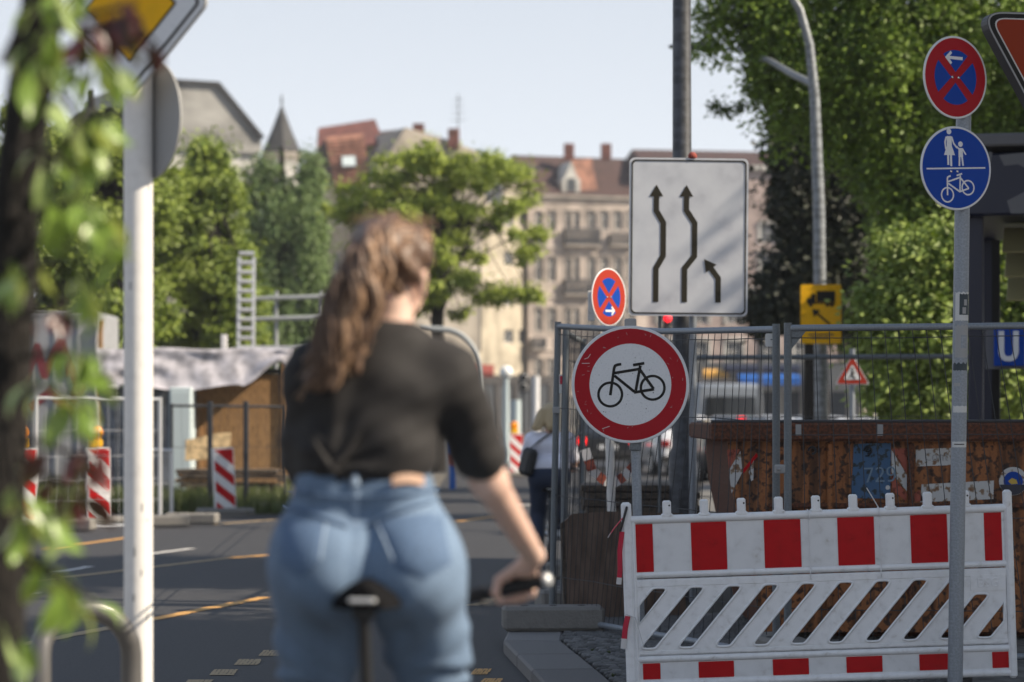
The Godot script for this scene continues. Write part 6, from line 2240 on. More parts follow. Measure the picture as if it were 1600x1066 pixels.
func ground() -> void:
	var st := S()
	sheet(st, [[-900, -40], [900, -40], [900, 1400], [-900, 1400]], -0.03)
	structure("ground", st, M.earth)
	st = S()
	sheet(st, [[-16, -20], [9, -20], [9, 30], [14, 60], [40, 210], [-14, 210], [-9, 60], [-6, 36], [-6, 30], [-12, 26]], 0.0)
	structure("road", st, M.asphalt)
	st = S()  # building site, left
	sheet(st, [[-40, 30.5], [-6.6, 31.0], [-3.0, 36.0], [-1.4, 42.0], [-1.6, 60], [-40, 60]], 0.012)
	structure("site_ground", st, M.site_ground)
	# left pavement, under the pole and the bicycle stand
	st = S()
	box(st, tf(Vector3(-6.0, 0.0, -3.0)), Vector3(10.2, 0.2, 17.4), 0.02)
	structure("left_pavement", st, M.paving)
	# right pavement body
	st = S()
	var pts := []
	for d in [-4.0, 4.0, 9.0, 12.65, 15.2, 15.9, 16.4, 18.5, 24.0, 34.0, 60.0]: pts.append([kerb_x(d) + 0.05, d])
	pts.append([30, 60])
	pts.append([30, -4])
	var poly := PackedVector2Array()
	for p in pts: poly.append(Vector2(p[0], p[1]))
	prism(st, poly, -0.1, KERB - 0.022, Transform3D(Basis(Vector3.RIGHT, -PI / 2), Vector3.ZERO))
	var pv := structure("pavement", st, M.joint)
	st = S()
	sheet(st, [[2.3, -4], [30, -4], [30, 60], [4.8, 60], [2.6, 34], [2.2, 24], [2.3, 18.5]], KERB)
	put("paved_surface", st, M.paving, pv)
	# kerb stones
	var d0 := 9.0
	while d0 < 33.0:
		var l := 0.86 if d0 < 20.0 else 1.9
		var a := Vector3(kerb_x(d0 + 0.016), 0, -d0 - 0.016)
		var b := Vector3(kerb_x(d0 + l - 0.014), 0, -d0 - l + 0.014)
		st = S()
		var xf := along(a, b)
		xf.origin += Vector3(0.18, KERB * 0.5 - 0.03, 0)
		box(st, xf, Vector3(0.36, KERB + 0.06 + rng.randf_range(-0.010, 0.006), a.distance_to(b)), 0.014)
		put("kerb_stone", st, M["granite%d" % (rng.randi() % 3)], pv)
		d0 += l
	# small mosaic cobbles beside them: four shapes, turned and toned
	var shapes := []
	for i in 5:
		var c := S()
		box(c, tf(), Vector3(0.056 + 0.004 * (i % 3), 0.03, 0.052 + 0.003 * (i % 2)), 0.009)
		shapes.append(mesh_of(c))
	var far := []
	var made := 0
	for row in 74:
		var d := 12.5 + row * 0.0625
		for col in 32:
			var x := kerb_x(d) + 0.40 + col * 0.066 + rng.randf_range(-0.006, 0.006) + (0.03 if row % 2 else 0.0)
			if x > 2.3: continue
			var t := tf(Vector3(x, KERB - 0.013 + rng.randf_range(-0.004, 0.004), -d + rng.randf_range(-0.006, 0.006)), rng.randf_range(-0.08, 0.08), rng.randf_range(-0.25, 0.25), rng.randf_range(-0.08, 0.08))
			if made < 298 and d > 12.8 and d < 15.4 and x < 0.80:
				var o := put("cobble", shapes[rng.randi() % 5], M["cobble%d" % (rng.randi() % 4)], pv)
				o.transform = t
				made += 1
			else: far.append(t)
	var mm := MultiMesh.new()
	mm.transform_format = MultiMesh.TRANSFORM_3D
	mm.mesh = shapes[1]
	mm.instance_count = far.size()
	for i in far.size(): mm.set_instance_transform(i, far[i])
	var mi := MultiMeshInstance3D.new()
	mi.name = "more_cobbles"
	mi.multimesh = mm
	mi.material_override = M.cobble1
	pv.add_child(mi, true)
	mi.set_meta("kind", "stuff")
	# weeds in the joints
	for k in [0, 1, 4, 5]:
		var spot: Vector3 = G([958, 952, 835, 905, 925, 990, 846][k], [1058, 1022, 1024, 1004, 1018, 1032, 1050][k], KERB)
		var w := thing("weed", ["small weed in the slab joint nearest the barrier post", "tiny weed between cobbles left of the barrier", "weed at the kerb edge beside the road", "weed at the foot of the worn concrete block", "weed in the second slab joint", "weed under the barrier's left end", "weed in the joint of the lowest slab"][k], "weed", spot)
		st = S()
		for i in 14:
			var a := rng.randf() * TAU
			var l := rng.randf_range(0.008, 0.02)
			var q := Vector3(cos(a), 0, sin(a))
			quad(st, q.cross(Vector3.UP) * 0.004, q * l * 0.6 + Vector3(0, l, 0) + q.cross(Vector3.UP) * 0.005, q * l + Vector3(0, l * 0.9, 0), -q.cross(Vector3.UP) * 0.004)
		put("blades", st, M.weed_green, w)
	# painted lines
	var road := get_node("road")
	var lines := [["yellow_line", 415, 933, 236, 968, 0.13, M.yellow_paint], ["yellow_line", 236, 968, -20, 1018, 0.13, M.faded_paint], ["yellow_line", 200, 840, 70, 858, 0.14, M.yellow_paint], ["yellow_line", 780, 806, 715, 815, 0.16, M.yellow_paint], ["yellow_line", 425, 867, 355, 872, 0.15, M.yellow_paint], ["faded_line", 355, 872, 20, 912, 0.13, M.faded_paint], ["white_line", 300, 857, 230, 866, 0.12, M.white_paint], ["white_line", 140, 885, 80, 896, 0.12, M.white_paint], ["faded_line", 430, 812, 330, 820, 0.15, M.faded_paint], ["white_line", 850, 786, 770, 795, 0.14, M.white_paint], ["yellow_line", 800, 930, 735, 946, 0.12, M.faded_paint], ["white_line", 60, 925, 20, 930, 0.12, M.white_paint]]
	for l in lines:
		var a := G(l[1], l[2], 0.004)
		var b := G(l[3], l[4], 0.004)
		var side: Vector3 = (b - a).cross(Vector3.UP).normalized() * l[5] * 0.5
		st = S()
		var steps := maxi(4, int(a.distance_to(b) / 0.12))
		var was := [a - side, a + side]
		for i in range(1, steps + 1):
			var c := a.lerp(b, float(i) / steps)
			var now := [c - side * rng.randf_range(0.72, 1.08), c + side * rng.randf_range(0.72, 1.08)]
			quad(st, was[0], now[0], now[1], was[1])
			was = now
		put(l[0], st, l[6], road)
	for c in [[384, 1034, 22], [346, 1050, 22], [306, 1066, 22], [748, 1049, 15], [764, 1064, 17], [420, 1020, 20], [275, 1082, 20]]:
		var a := G(c[0], c[1] + 5, 0.004)
		var b := G(c[0] + 8, c[1] - 4, 0.004)
		var h: float = c[2] * 13.6 / F * 0.9
		st = S()
		for i in 6:
			for j in 5:
				var p0 := a.lerp(b, j / 5.0) + Vector3(h * (i / 3.0 - 1.0), 0, 0)
				var p1 := a.lerp(b, (j + 1) / 5.0) + Vector3(h * (i / 3.0 - 1.0) + rng.randf_range(-0.004, 0.004), 0, 0)
				var wd := Vector3(h / 3.0 + rng.randf_range(-0.006, 0.0), 0, 0)
				quad(st, p0, p1, p1 + wd, p0 + wd)
		put("marking_dash", st, M.faded_paint if c[0] < 600 else M.yellow_paint, road)
	# grass strip before the site
	var blade := S()
	for i in 9:
		var a := i * 2.4
		var q := Vector3(cos(a), 0, sin(a)) * 0.05 * (i % 4)
		var l := 0.12 + 0.05 * (i % 3)
		tri(blade, q - Vector3(0.008, 0, 0), q + Vector3(0.02 * cos(a * 2.0), l, 0.02 * sin(a)), q + Vector3(0.008, 0, 0))
	var bm := mesh_of(blade)
	var gm := MultiMesh.new()
	gm.transform_format = MultiMesh.TRANSFORM_3D
	gm.use_colors = true
	gm.mesh = bm
	gm.instance_count = 5200
	for i in 5200:
		var d := rng.randf_range(35.6, 45.0)
		var px := rng.randf_range(60, 470)
		var t := tf(Vector3((px - 800) * d / F, 0.012, -d), rng.randf_range(-0.3, 0.3), rng.randf() * TAU)
		t.basis = t.basis.scaled(Vector3.ONE * rng.randf_range(0.7, 1.9))
		gm.set_instance_transform(i, t)
		gm.set_instance_color(i, Color(0.07, 0.11, 0.025).lerp(Color(0.13, 0.14, 0.05), rng.randf()))
	var gi := MultiMeshInstance3D.new()
	gi.name = "grass"
	gi.multimesh = gm
	gi.material_override = M.foliage
	add_child(gi, true)
	tag(gi, "rough grass on the building site behind the beacons", "grass", "", "stuff")

# ---------- buildings ----------
func wall_line(A: Vector2, B: Vector2) -> Array:  # ends as (px, distance) -> [origin, direction, length]
	var a := Vector3((A.x - 800) * A.y / F, 0, -A.y)
	var b := Vector3((B.x - 800) * B.y / F, 0, -B.y)
	return [a, (b - a).normalized(), a.distance_to(b)]

func on_wall(w: Array, px: float, py: float) -> Vector2:  # pixel -> place on the wall
	var m := (px - 800.0) / F
	var a: Vector3 = w[0]
	var dir: Vector3 = w[1]
	var t := (m * -a.z - a.x) / (dir.x + m * dir.z)
	var d := -(a.z + dir.z * t)
	return Vector2(t, EYE + (HOR - py) * d / F)

func facade(o: Node3D, w: Array, H: float, rects: Array, wall: Material, frame: Material, bars := Vector2i(2, 2), deep := 0.22) -> Transform3D:
	var dir: Vector3 = w[1]
	var out := dir.cross(Vector3.UP)
	if out.z < 0: out = -out
	var xf := Transform3D(Basis(dir, Vector3.UP, out), w[0] - o.position)
	var xs := [0.0, w[2]]
	var ys := [0.0, H]
	for r in rects:
		for x in [r.position.x, r.end.x]: xs.append(x)
		for y in [r.position.y, r.end.y]: ys.append(y)
	xs.sort()
	ys.sort()
	var st := S()
	for i in xs.size() - 1:
		if xs[i + 1] - xs[i] < 0.001: continue
		for j in ys.size() - 1:
			if ys[j + 1] - ys[j] < 0.001: continue
			var c := Vector2((xs[i] + xs[i + 1]) * 0.5, (ys[j] + ys[j + 1]) * 0.5)
			var hole := false
			for r in rects:
				if r.has_point(c):
					hole = true
					break
			if not hole: quad(st, xf * Vector3(xs[i], ys[j], 0), xf * Vector3(xs[i], ys[j + 1], 0), xf * Vector3(xs[i + 1], ys[j + 1], 0), xf * Vector3(xs[i + 1], ys[j], 0))
	for r in rects:
		var c := [Vector2(r.position), Vector2(r.end.x, r.position.y), Vector2(r.end), Vector2(r.position.x, r.end.y)]
		for k in 4:
			var p: Vector2 = c[k]
			var q: Vector2 = c[(k + 1) % 4]
			quad(st, xf * Vector3(p.x, p.y, 0), xf * Vector3(p.x, p.y, -deep), xf * Vector3(q.x, q.y, -deep), xf * Vector3(q.x, q.y, 0))
	put("wall", st, wall, o)
	for r in rects:
		st = S()
		var f := 0.07
		var z := -deep + 0.05
		var mid: Vector2 = r.get_center()
		for e in [[mid.x, r.position.y + f * 0.5, r.size.x, f], [mid.x, r.end.y - f * 0.5, r.size.x, f], [r.position.x + f * 0.5, mid.y, f, r.size.y - 2.0 * f], [r.end.x - f * 0.5, mid.y, f, r.size.y - 2.0 * f]]:
			box(st, xf * tf(Vector3(e[0], e[1], z)), Vector3(e[2], e[3], 0.06))
		for i in range(1, bars.x): box(st, xf * tf(Vector3(r.position.x + r.size.x * i / bars.x, mid.y, z)), Vector3(0.06, r.size.y - 2.0 * f, 0.05))
		for j in range(1, bars.y): box(st, xf * tf(Vector3(mid.x, r.position.y + r.size.y * (j / float(bars.y) if bars.y > 2 else 0.66), z + 0.004)), Vector3(r.size.x - 2.0 * f, 0.06, 0.05))
		var win := put("window", st, frame, o)
		st = S()
		quad(st, xf * Vector3(r.position.x, r.position.y, -deep + 0.02), xf * Vector3(r.position.x, r.end.y, -deep + 0.02), xf * Vector3(r.end.x, r.end.y, -deep + 0.02), xf * Vector3(r.end.x, r.position.y, -deep + 0.02))
		put("pane", st, M.window_glass, win)
	return xf

func core(o: Node3D, xf: Transform3D, len: float, H: float, deep: float, m: Material, front := 0.3) -> void:
	var st := S()
	box(st, xf * tf(Vector3(len * 0.5, H * 0.5 - 0.01, -(deep + front) * 0.5)), Vector3(len - 0.02, H - 0.02, deep - front))
	put("side_walls", st, m, o)

func gable_roof(o: Node3D, xf: Transform3D, len: float, H: float, deep: float, ridge: float, back: float, m: Material, over := 0.35) -> MeshInstance3D:
	var st := S()
	var p := PackedVector2Array([Vector2(-over, H - 0.05), Vector2(back, H + ridge), Vector2(deep, H - 0.05)])
	# profile lies in depth and height; extrude along the wall
	var b := Basis(-xf.basis.z, xf.basis.y, xf.basis.x)
	prism(st, p, -0.1, len + 0.1, Transform3D(b, xf.origin))
	return put("roof", st, m, o)

func pxrect(w: Array, x0: float, y0: float, x1: float, y1: float) -> Rect2:
	var a := on_wall(w, x0, y1)
	var b := on_wall(w, x1, y0)
	return Rect2(a.x, a.y, maxf(b.x - a.x, 0.1), b.y - a.y)

func chimney(o: Node3D, p: Vector3, size: Vector3) -> void:
	var st := S()
	box(st, tf(p - o.position), size, 0.03)
	put("chimney", st, M.tiles_red, o)

func buildings() -> void:
	var st: SurfaceTool
	# grey gable wall on the left
	var o := thing("gable_building", "grey building with blank sloping gable wall above the left trees", "building", Vector3(P(340, 0, 150).x, 0, -150))
	var b := o.position
	var poly := PackedVector2Array()
	for q in [[225, 236], [225, 131], [339, 131], [405, 212], [405, 236]]: poly.append(Vector2((P(q[0], q[1], 150).x - b.x) / cos(0.46), P(q[0], q[1], 150).y))
	st = S()
	prism(st, poly, -12.0, 0.0, tf(Vector3.ZERO, 0, 0.46))
	put("gable", st, M.render_grey, o)
	var w := wall_line(Vector2(225, 148.2), Vector2(405, 151.6))
	var H := P(0, 236, 150).y - 0.004
	var rects := []
	for i in 4:
		for j in 4: rects.append(pxrect(w, 300 + i * 26, 268 + j * 78, 312 + i * 26, 306 + j * 78))
	var xf := facade(o, w, H, rects, M.render_pale, M.window_frame)
	core(o, xf, w[2], H, 12.0, M.render_pale)
	st = S()
	for q in [[[225, 130], [340, 130]], [[339, 130], [406, 212]]]: bar(st, P(q[0][0], q[0][1], 149.9) - b, P(q[1][0], q[1][1], 149.9) - b, 0.5, 0.14)
	var vg := put("verge", st, M.lead_edge, o)
	vg.rotation.y = 0.46
	vg.scale.x = 1.0 / cos(0.46)
	# turret
	o = thing("corner_turret", "slim turret with dark pointed roof between the gable wall and the red roofs", "tower", Vector3(P(440, 0, 158).x, 0, -158))
	b = o.position
	var r := 29.0 * 158 / F
	var y0 := P(0, 240, 158).y
	st = S()
	lathe(st, [Vector2(r * 0.86, 0), Vector2(r * 0.86, y0)], 8, tf(Vector3.ZERO, 0, 0.2), -1)
	put("shaft", st, M.render_pale, o)
	st = S()
	lathe(st, [Vector2(r * 1.02, y0), Vector2(r * 1.04, y0 + 0.15), Vector2(r * 0.6, y0 + 1.35), Vector2(0.05, P(0, 165, 158).y), Vector2(0, P(0, 164, 158).y)], 8, tf(Vector3.ZERO, 0, 0.2), -1)
	put("pointed_roof", st, M.slate, o)
	st = S()
	tube(st, [Vector3(0, P(0, 166, 158).y, 0), Vector3(0, P(0, 148, 158).y, 0)], 0.05, 6)
	lathe(st, [Vector2(0, -0.15), Vector2(0.13, 0), Vector2(0, 0.15)], 8, tf(Vector3(0, P(0, 158, 158).y, 0)))
	put("finial", st, M.lead_edge, o)
	st = S()
	lathe(st, [Vector2(r * 0.9, y0 - 0.5), Vector2(r * 1.06, y0 - 0.1), Vector2(r * 1.06, y0 + 0.02)], 8, tf(Vector3.ZERO, 0, 0.2), -1)
	put("cornice", st, M.stone_trim, o)
	for k in 3:
		st = S()
		box(st, tf(Vector3(0.1, y0 - 2.0 - k * 3.6, r * 0.84)), Vector3(0.6, 1.5, 0.12))
		put("window", st, M.window_glass, o)
	# house with red roofs
	o = thing("red_roof_house", "house with red tiled steep roof and small skylight in the middle distance", "house", Vector3(P(540, 0, 160).x, 0, -160))
	b = o.position
	w = wall_line(Vector2(488, 160), Vector2(590, 158))
	H = P(0, 292, 160).y
	rects = []
	for i in 4:
		for j in 4: rects.append(pxrect(w, 500 + i * 22, 318 + j * 76, 511 + i * 22, 352 + j * 76))
	xf = facade(o, w, H, rects, M.render_beige, M.window_frame)
	core(o, xf, w[2], H, 12.0, M.render_beige)
	var slope := func(called: String, pts: Array, m: Material, thick := 0.25) -> MeshInstance3D:
		var s2 := S()
		var v := []
		for p in pts: v.append(P(p[0], p[1], p[2]) - b)
		var n: Vector3 = (v[1] - v[0]).cross(v[2] - v[0]).normalized() * thick
		if n.z > 0: n = -n
		quad(s2, v[0], v[1], v[2], v[3])
		quad(s2, v[3] + n, v[2] + n, v[1] + n, v[0] + n)
		for i in 4: quad(s2, v[i], v[i] + n, v[(i + 1) % 4] + n, v[(i + 1) % 4])
		return put(called, s2, m, o)
	slope.call("upper_roof", [[494, 240, 162], [497, 200, 167], [586, 186, 167], [600, 222, 161.5]], M.tiles_red)
	var tl: MeshInstance3D = slope.call("tiled_mansard", [[524, 294, 158.8], [508, 214, 161], [568, 208, 161], [578, 288, 158.4]], M.tiles_orange)
	for i in 13:  # tile courses
		var t := i / 13.0
		var a := P(lerpf(524, 508, t), lerpf(292, 216, t), lerpf(158.75, 160.9, t)) - b
		var c := P(lerpf(578, 568, t), lerpf(286, 210, t), lerpf(158.35, 160.9, t)) - b
		st = S()
		bar(st, a, c, 0.10, 0.06)
		put("tile", st, M.tiles_orange, tl)
	slope.call("side_roof", [[488, 292, 160.5], [494, 236, 162], [510, 214, 161.2], [526, 294, 159]], M.tiles_brown)
	slope.call("right_roof", [[564, 296, 158.2], [590, 206, 165], [640, 200, 166], [626, 250, 160]], M.tiles_brown)
	slope.call("lower_roof", [[566, 300, 157.9], [584, 236, 161], [632, 204, 163], [606, 268, 158]], M.tiles_brown)
	st = S()
	var c0 := P(545, 253, 159.3) - b
	box(st, tf(c0, -0.7, 0.05, 0.06), Vector3(1.05, 1.1, 0.12), 0.02)
	var sk := put("skylight", st, M.lead_edge, o)
	st = S()
	box(st, tf(c0 + Vector3(0, 0.05, 0.06), -0.7, 0.05, 0.06), Vector3(0.85, 0.9, 0.04))
	put("pane", st, M.pale_cyan, sk)
	# beige fire wall
	o = thing("fire_wall_building", "beige building with bare stepped fire wall right of the red roofs, behind the young tree", "building", Vector3(P(650, 0, 159).x, 0, -159))
	b = o.position
	poly = PackedVector2Array()
	for q in [[562, 690], [562, 322], [634, 200], [690, 213], [748, 232], [748, 690]]: poly.append(Vector2((P(q[0], q[1], 159).x - b.x) / cos(0.45), P(q[0], q[1], 159).y))
	st = S()
	prism(st, poly, -9.0, 0.0, tf(Vector3.ZERO, 0, 0.45))
	put("fire_wall", st, M.render_beige, o)
	for q in [[654, 205], [709, 213]]: chimney(o, P(q[0], q[1] + 4, 160), Vector3(0.75, 1.3, 0.75))
	st = S()
	var an := P(716, 225, 161) - b
	tube(st, [an, an + Vector3(0, 3.3, 0)], 0.035, 6)
	for k in 4: tube(st, [an + Vector3(-0.5 + 0.05 * k, 1.6 + k * 0.45, 0), an + Vector3(0.5 - 0.05 * k, 1.6 + k * 0.45, 0)], 0.02, 5)
	put("aerial", st, M.lead_edge, o)
	# cream modern block
	w = wall_line(Vector2(688, 172), Vector2(892, 194))
	o = thing("cream_building", "cream flat roofed block with small windows and a glazed stair strip behind the young tree", "building", w[0])
	H = on_wall(w, 690, 231).y
	rects = []
	for y in [342, 404, 467, 526]:
		for x in [795, 818]: rects.append(pxrect(w, x - 7.5, y - 10, x + 7.5, y + 10))
	rects.append(pxrect(w, 758, 284, 788, 316))
	for y in [285, 342, 404, 467, 526]: rects.append(pxrect(w, 692, y - 12, 706, y + 12))
	xf = facade(o, w, H, rects, M.render_cream, M.window_frame, Vector2i(2, 1))
	core(o, xf, w[2], H, 11.0, M.render_cream)
	st = S()
	var sr := pxrect(w, 727, 338, 749, 548)
	box(st, xf * tf(Vector3(sr.get_center().x, sr.get_center().y, 0.03)), Vector3(sr.size.x, sr.size.y, 0.08))
	var strip := put("stair_glazing", st, M.window_glass, o)
	for i in 4:
		st = S()
		box(st, xf * tf(Vector3(sr.position.x + sr.size.x * i / 3.0, sr.get_center().y, 0.09)), Vector3(0.07, sr.size.y, 0.06))
		put("mullion", st, M.lead_edge, strip)
	for j in 22:
		st = S()
		box(st, xf * tf(Vector3(sr.get_center().x, sr.position.y + sr.size.y * j / 21.0, 0.087)), Vector3(sr.size.x, 0.07, 0.05))
		put("transom", st, M.lead_edge, strip)
	st = S()
	box(st, xf * tf(Vector3(w[2] * 0.5, H + 0.08, 0.02)), Vector3(w[2] + 0.2, 0.2, 0.3))
	put("parapet_cap", st, M.lead_edge, o)
	st = S()
	var op := pxrect(w, 700, 470, 727, 600)
	box(st, xf * tf(Vector3(op.get_center().x, op.get_center().y, 0.02)), Vector3(op.size.x, op.size.y, 0.1))
	put("ochre_panel", st, M.render_ochre, o)
	# shops along its foot
	o = thing("shop", "dark shop fronts with red awning at the foot of the cream block", "shop", Vector3(P(800, 0, 150).x, 0, -150))
	b = o.position
	w = wall_line(Vector2(720, 150), Vector2(890, 158))
	rects = []
	for i in 6: rects.append(pxrect(w, 726 + i * 28, 600, 746 + i * 28, 672))
	xf = facade(o, w, P(0, 585, 150).y, rects, M.shop_dark, M.lead_edge, Vector2i(2, 2), 0.15)
	core(o, xf, w[2], P(0, 585, 150).y, 6.0, M.shop_dark)
	st = S()
	prism(st, PackedVector2Array([Vector2(0, 0), Vector2(1.1, -0.5), Vector2(1.1, -0.75), Vector2(0, -0.75)]), 0.0, 1.6, Transform3D(Basis(Vector3.BACK, Vector3.UP, Vector3.LEFT), P(772, 570, 149) - b))
	put("awning", st, M.awning_red, o)
	# ornate house
	w = wall_line(Vector2(826, 185), Vector2(1012, 188))
	o = thing("ornate_house", "pinkish ornate old town house with balconies and dark red mansard roof", "house", w[0])
	H = on_wall(w, 840, 303).y
	rects = []
	var cols := [842, 863, 889, 900, 925, 945, 966, 986]
	var sills := []
	for k in 4:
		var y: float = [345.0, 421.0, 500.0, 575.0][k]
		var h: float = [14.0, 19.0, 18.0, 14.0][k]
		for x in cols: rects.append(pxrect(w, x - 5.6, y - h, x + 5.6, y + h) if x != 889 and x != 900 else pxrect(w, x - 5.2, y - h, x + 5.2, y + h))
	for x in [838, 868, 900, 932, 964]: rects.append(pxrect(w, x - 9, 618, x + 9, 672))
	xf = facade(o, w, H, rects, M.stone_pink, M.window_frame)
	core(o, xf, w[2], H, 13.0, M.stone_pink)
	for i in 32:
		var q: Rect2 = rects[i]
		st = S()
		box(st, xf * tf(Vector3(q.get_center().x, q.end.y + 0.14, 0.04)), Vector3(q.size.x + 0.14, 0.14, 0.09), 0.02)
		box(st, xf * tf(Vector3(q.get_center().x, q.position.y - 0.09, 0.04)), Vector3(q.size.x + 0.14, 0.1, 0.09), 0.02)
		for s in [-1.0, 1.0]: box(st, xf * tf(Vector3(q.get_center().x + s * (q.size.x * 0.5 + 0.1), q.get_center().y, 0.045)), Vector3(0.07, q.size.y - 0.05, 0.06))
		put("window_surround", st, M.stone_trim, o)
	for y in [303.0, 311.0, 384.0, 462.0, 545.0, 603.0]:
		var v := on_wall(w, 840, y).y
		st = S()
		var big: bool = y < 306.0
		box(st, xf * tf(Vector3(w[2] * 0.5, v - 0.1, 0.1 if big else 0.05)), Vector3(w[2] + 0.1, 0.3 if big else 0.16, 0.4 if big else 0.12), 0.03)
		put("cornice", st, M.stone_trim, o)
	for q in [[829, 366, 852, 384], [880, 358, 936, 384], [880, 437, 928, 461], [829, 528, 851, 546], [880, 515, 936, 540], [950, 366, 990, 384]]:
		var rc := pxrect(w, q[0], q[1], q[2], q[3])
		st = S()
		box(st, xf * tf(Vector3(rc.get_center().x, rc.position.y, 0.28)), Vector3(rc.size.x, 0.12, 0.54), 0.03)
		var bal := put("balcony", st, M.stone_trim, o)
		st = S()
		box(st, xf * tf(Vector3(rc.get_center().x, rc.end.y - 0.05, 0.5)), Vector3(rc.size.x, 0.08, 0.07))
		for i in int(rc.size.x / 0.16): box(st, xf * tf(Vector3(rc.position.x + 0.08 + i * 0.16, rc.get_center().y, 0.5)), Vector3(0.11, rc.size.y - 0.1, 0.05))
		for s in [rc.position.x + 0.03, rc.end.x - 0.03]: box(st, xf * tf(Vector3(s, rc.get_center().y, 0.25)), Vector3(0.05, rc.size.y - 0.1, 0.44))
		put("railing", st, M.lead_edge, bal)
	var rf := gable_roof(o, xf, w[2], H + 0.06, 11.0, 3.3, 4.0, M.tiles_brown)
	var dm := pxrect(w, 878, 255, 906, 300)
	st = S()
	var dp := PackedVector2Array([Vector2(dm.position.x, H), Vector2(dm.position.x, H + 1.1), Vector2(dm.position.x + dm.size.x * 0.2, H + 1.5), Vector2(dm.position.x + dm.size.x * 0.5, H + 2.6), Vector2(dm.position.x + dm.size.x * 0.8, H + 1.5), Vector2(dm.end.x, H + 1.1), Vector2(dm.end.x, H)])
	prism(st, dp, -2.4, 0.12, xf)
	put("dormer_gable", st, M.render_pale, o)
	st = S()
	prism(st, PackedVector2Array([Vector2(dm.end.x, H + 0.4), Vector2(dm.end.x - dm.size.x * 0.4, H + 2.7), Vector2(dm.end.x + 1.0, H + 2.9), Vector2(dm.end.x + 1.5, H + 0.5)]), -3.4, -0.2, xf)
	put("orange_dormer_roof", st, M.tiles_orange, o)
	st = S()
	box(st, xf * tf(Vector3(dm.get_center().x, H + 0.75, 0.13)), Vector3(0.7, 1.0, 0.06))
	put("dormer_window", st, M.window_glass, o)
	for px in [889.0, 947.0]: chimney(o, P(px, 237, 188), Vector3(0.8, 1.2, 0.8))
	rf.position.y += 0.0
	# next house, behind the board and the dark tree
	w = wall_line(Vector2(1005, 188.2), Vector2(1330, 191))
	o = thing("rose_house", "rose and white old town house with red roof behind the lane board and dark tree", "house", w[0])
	H = on_wall(w, 1100, 259).y
	rects = []
	var u := 1.2
	while u < w[2] - 2.0:
		for k in 5: rects.append(Rect2(u, [0.8, 5.0, 8.6, 12.2, 14.9][k], 1.25, [2.6, 2.2, 2.2, 1.9, 1.5][k]))
		u += 2.75
	xf = facade(o, w, H, rects, M.render_rose, M.window_frame)
	core(o, xf, w[2], H, 13.0, M.render_rose)
	for q in rects:
		st = S()
		box(st, xf * tf(Vector3(q.get_center().x, q.end.y + 0.2, 0.08)), Vector3(q.size.x + 0.4, 0.2, 0.2))
		for s in [-1.0, 1.0]: box(st, xf * tf(Vector3(q.get_center().x + s * (q.size.x * 0.5 + 0.12), q.get_center().y, 0.045)), Vector3(0.2, q.size.y, 0.1))
		put("window_surround", st, M.render_pale, o)
	for v in [H, 4.2, 11.4]:
		st = S()
		box(st, xf * tf(Vector3(w[2] * 0.5, v - 0.1, 0.15)), Vector3(w[2] + 0.2, 0.35, 0.5))
		put("cornice", st, M.render_pale, o)
	gable_roof(o, xf, w[2], H + 0.08, 11.0, 1.5, 3.6, M.tiles_brown)
	# low shops with awnings in front of it
	o = thing("shop", "row of low shops with blue awning and yellow sign behind the skip", "shop", Vector3(P(1190, 0, 100).x, 0, -100))
	b = o.position
	w = wall_line(Vector2(1070, 101), Vector2(1345, 99))
	rects = []
	for i in 7: rects.append(pxrect(w, 1082 + i * 36, 612, 1106 + i * 36, 672))
	H = P(0, 566, 100).y
	xf = facade(o, w, H, rects, M.render_beige, M.lead_edge, Vector2i(2, 2), 0.15)
	core(o, xf, w[2], H, 8.0, M.render_beige)
	for aw in [["blue_awning", 1152, 1246, 583, 602, M.awning_blue, 1.3], ["black_canopy", 1084, 1151, 592, 604, M.shop_dark, 1.5], ["yellow_sign", 1099, 1137, 577, 590, M.shop_yellow, 0.3], ["dark_fascia", 1130, 1250, 570, 582, M.station_blue, 0.4]]:
		var x0 := P(aw[1], 0, 99).x - b.x
		var x1 := P(aw[2], 0, 99).x - b.x
		var ya := P(0, aw[3], 99).y
		var yb := P(0, aw[4], 99).y
		st = S()
		prism(st, PackedVector2Array([Vector2(0, ya), Vector2(aw[6], lerpf(ya, yb, 0.4)), Vector2(aw[6], yb), Vector2(0, yb)]), x0, x1, Transform3D(Basis(Vector3.BACK, Vector3.UP, Vector3.LEFT), Vector3(0, 0, 0)) * Transform3D(Basis.from_scale(Vector3(1, 1, -1)), Vector3(0.9, 0, 0)))
		put(aw[0], st, aw[5], o)

# ---------- trees ----------
var clumps := {}
func clump(leaf: float, long: float) -> Mesh:
	var key := "%.2f %.2f" % [leaf, long]
	if clumps.has(key): return clumps[key]
	var r := RandomNumberGenerator.new()
	r.seed = 77
	var st := S()
	for i in 9:
		var p := Vector3(r.randfn(), r.randfn(), r.randfn()) * 0.42
		var d := Vector3(r.randf_range(-1, 1), r.randf_range(-1.2, 0.6), r.randf_range(-1, 1)).normalized()
		var s := d.cross(Vector3(r.randf_range(-1, 1), 1, r.randf_range(-1, 1))).normalized()
		var n := d.cross(s) * leaf * 0.18
		var l := leaf * r.randf_range(0.8, 1.25)
		var a := p
		var b := p + d * l * 0.45 + s * l * 0.3 * long + n
		var c := p + d * l
		var e := p + d * l * 0.45 - s * l * 0.3 * long + n
		tri(st, a, b, c)
		tri(st, a, c, e)
	var m := mesh_of(st)
	clumps[key] = m
	return m

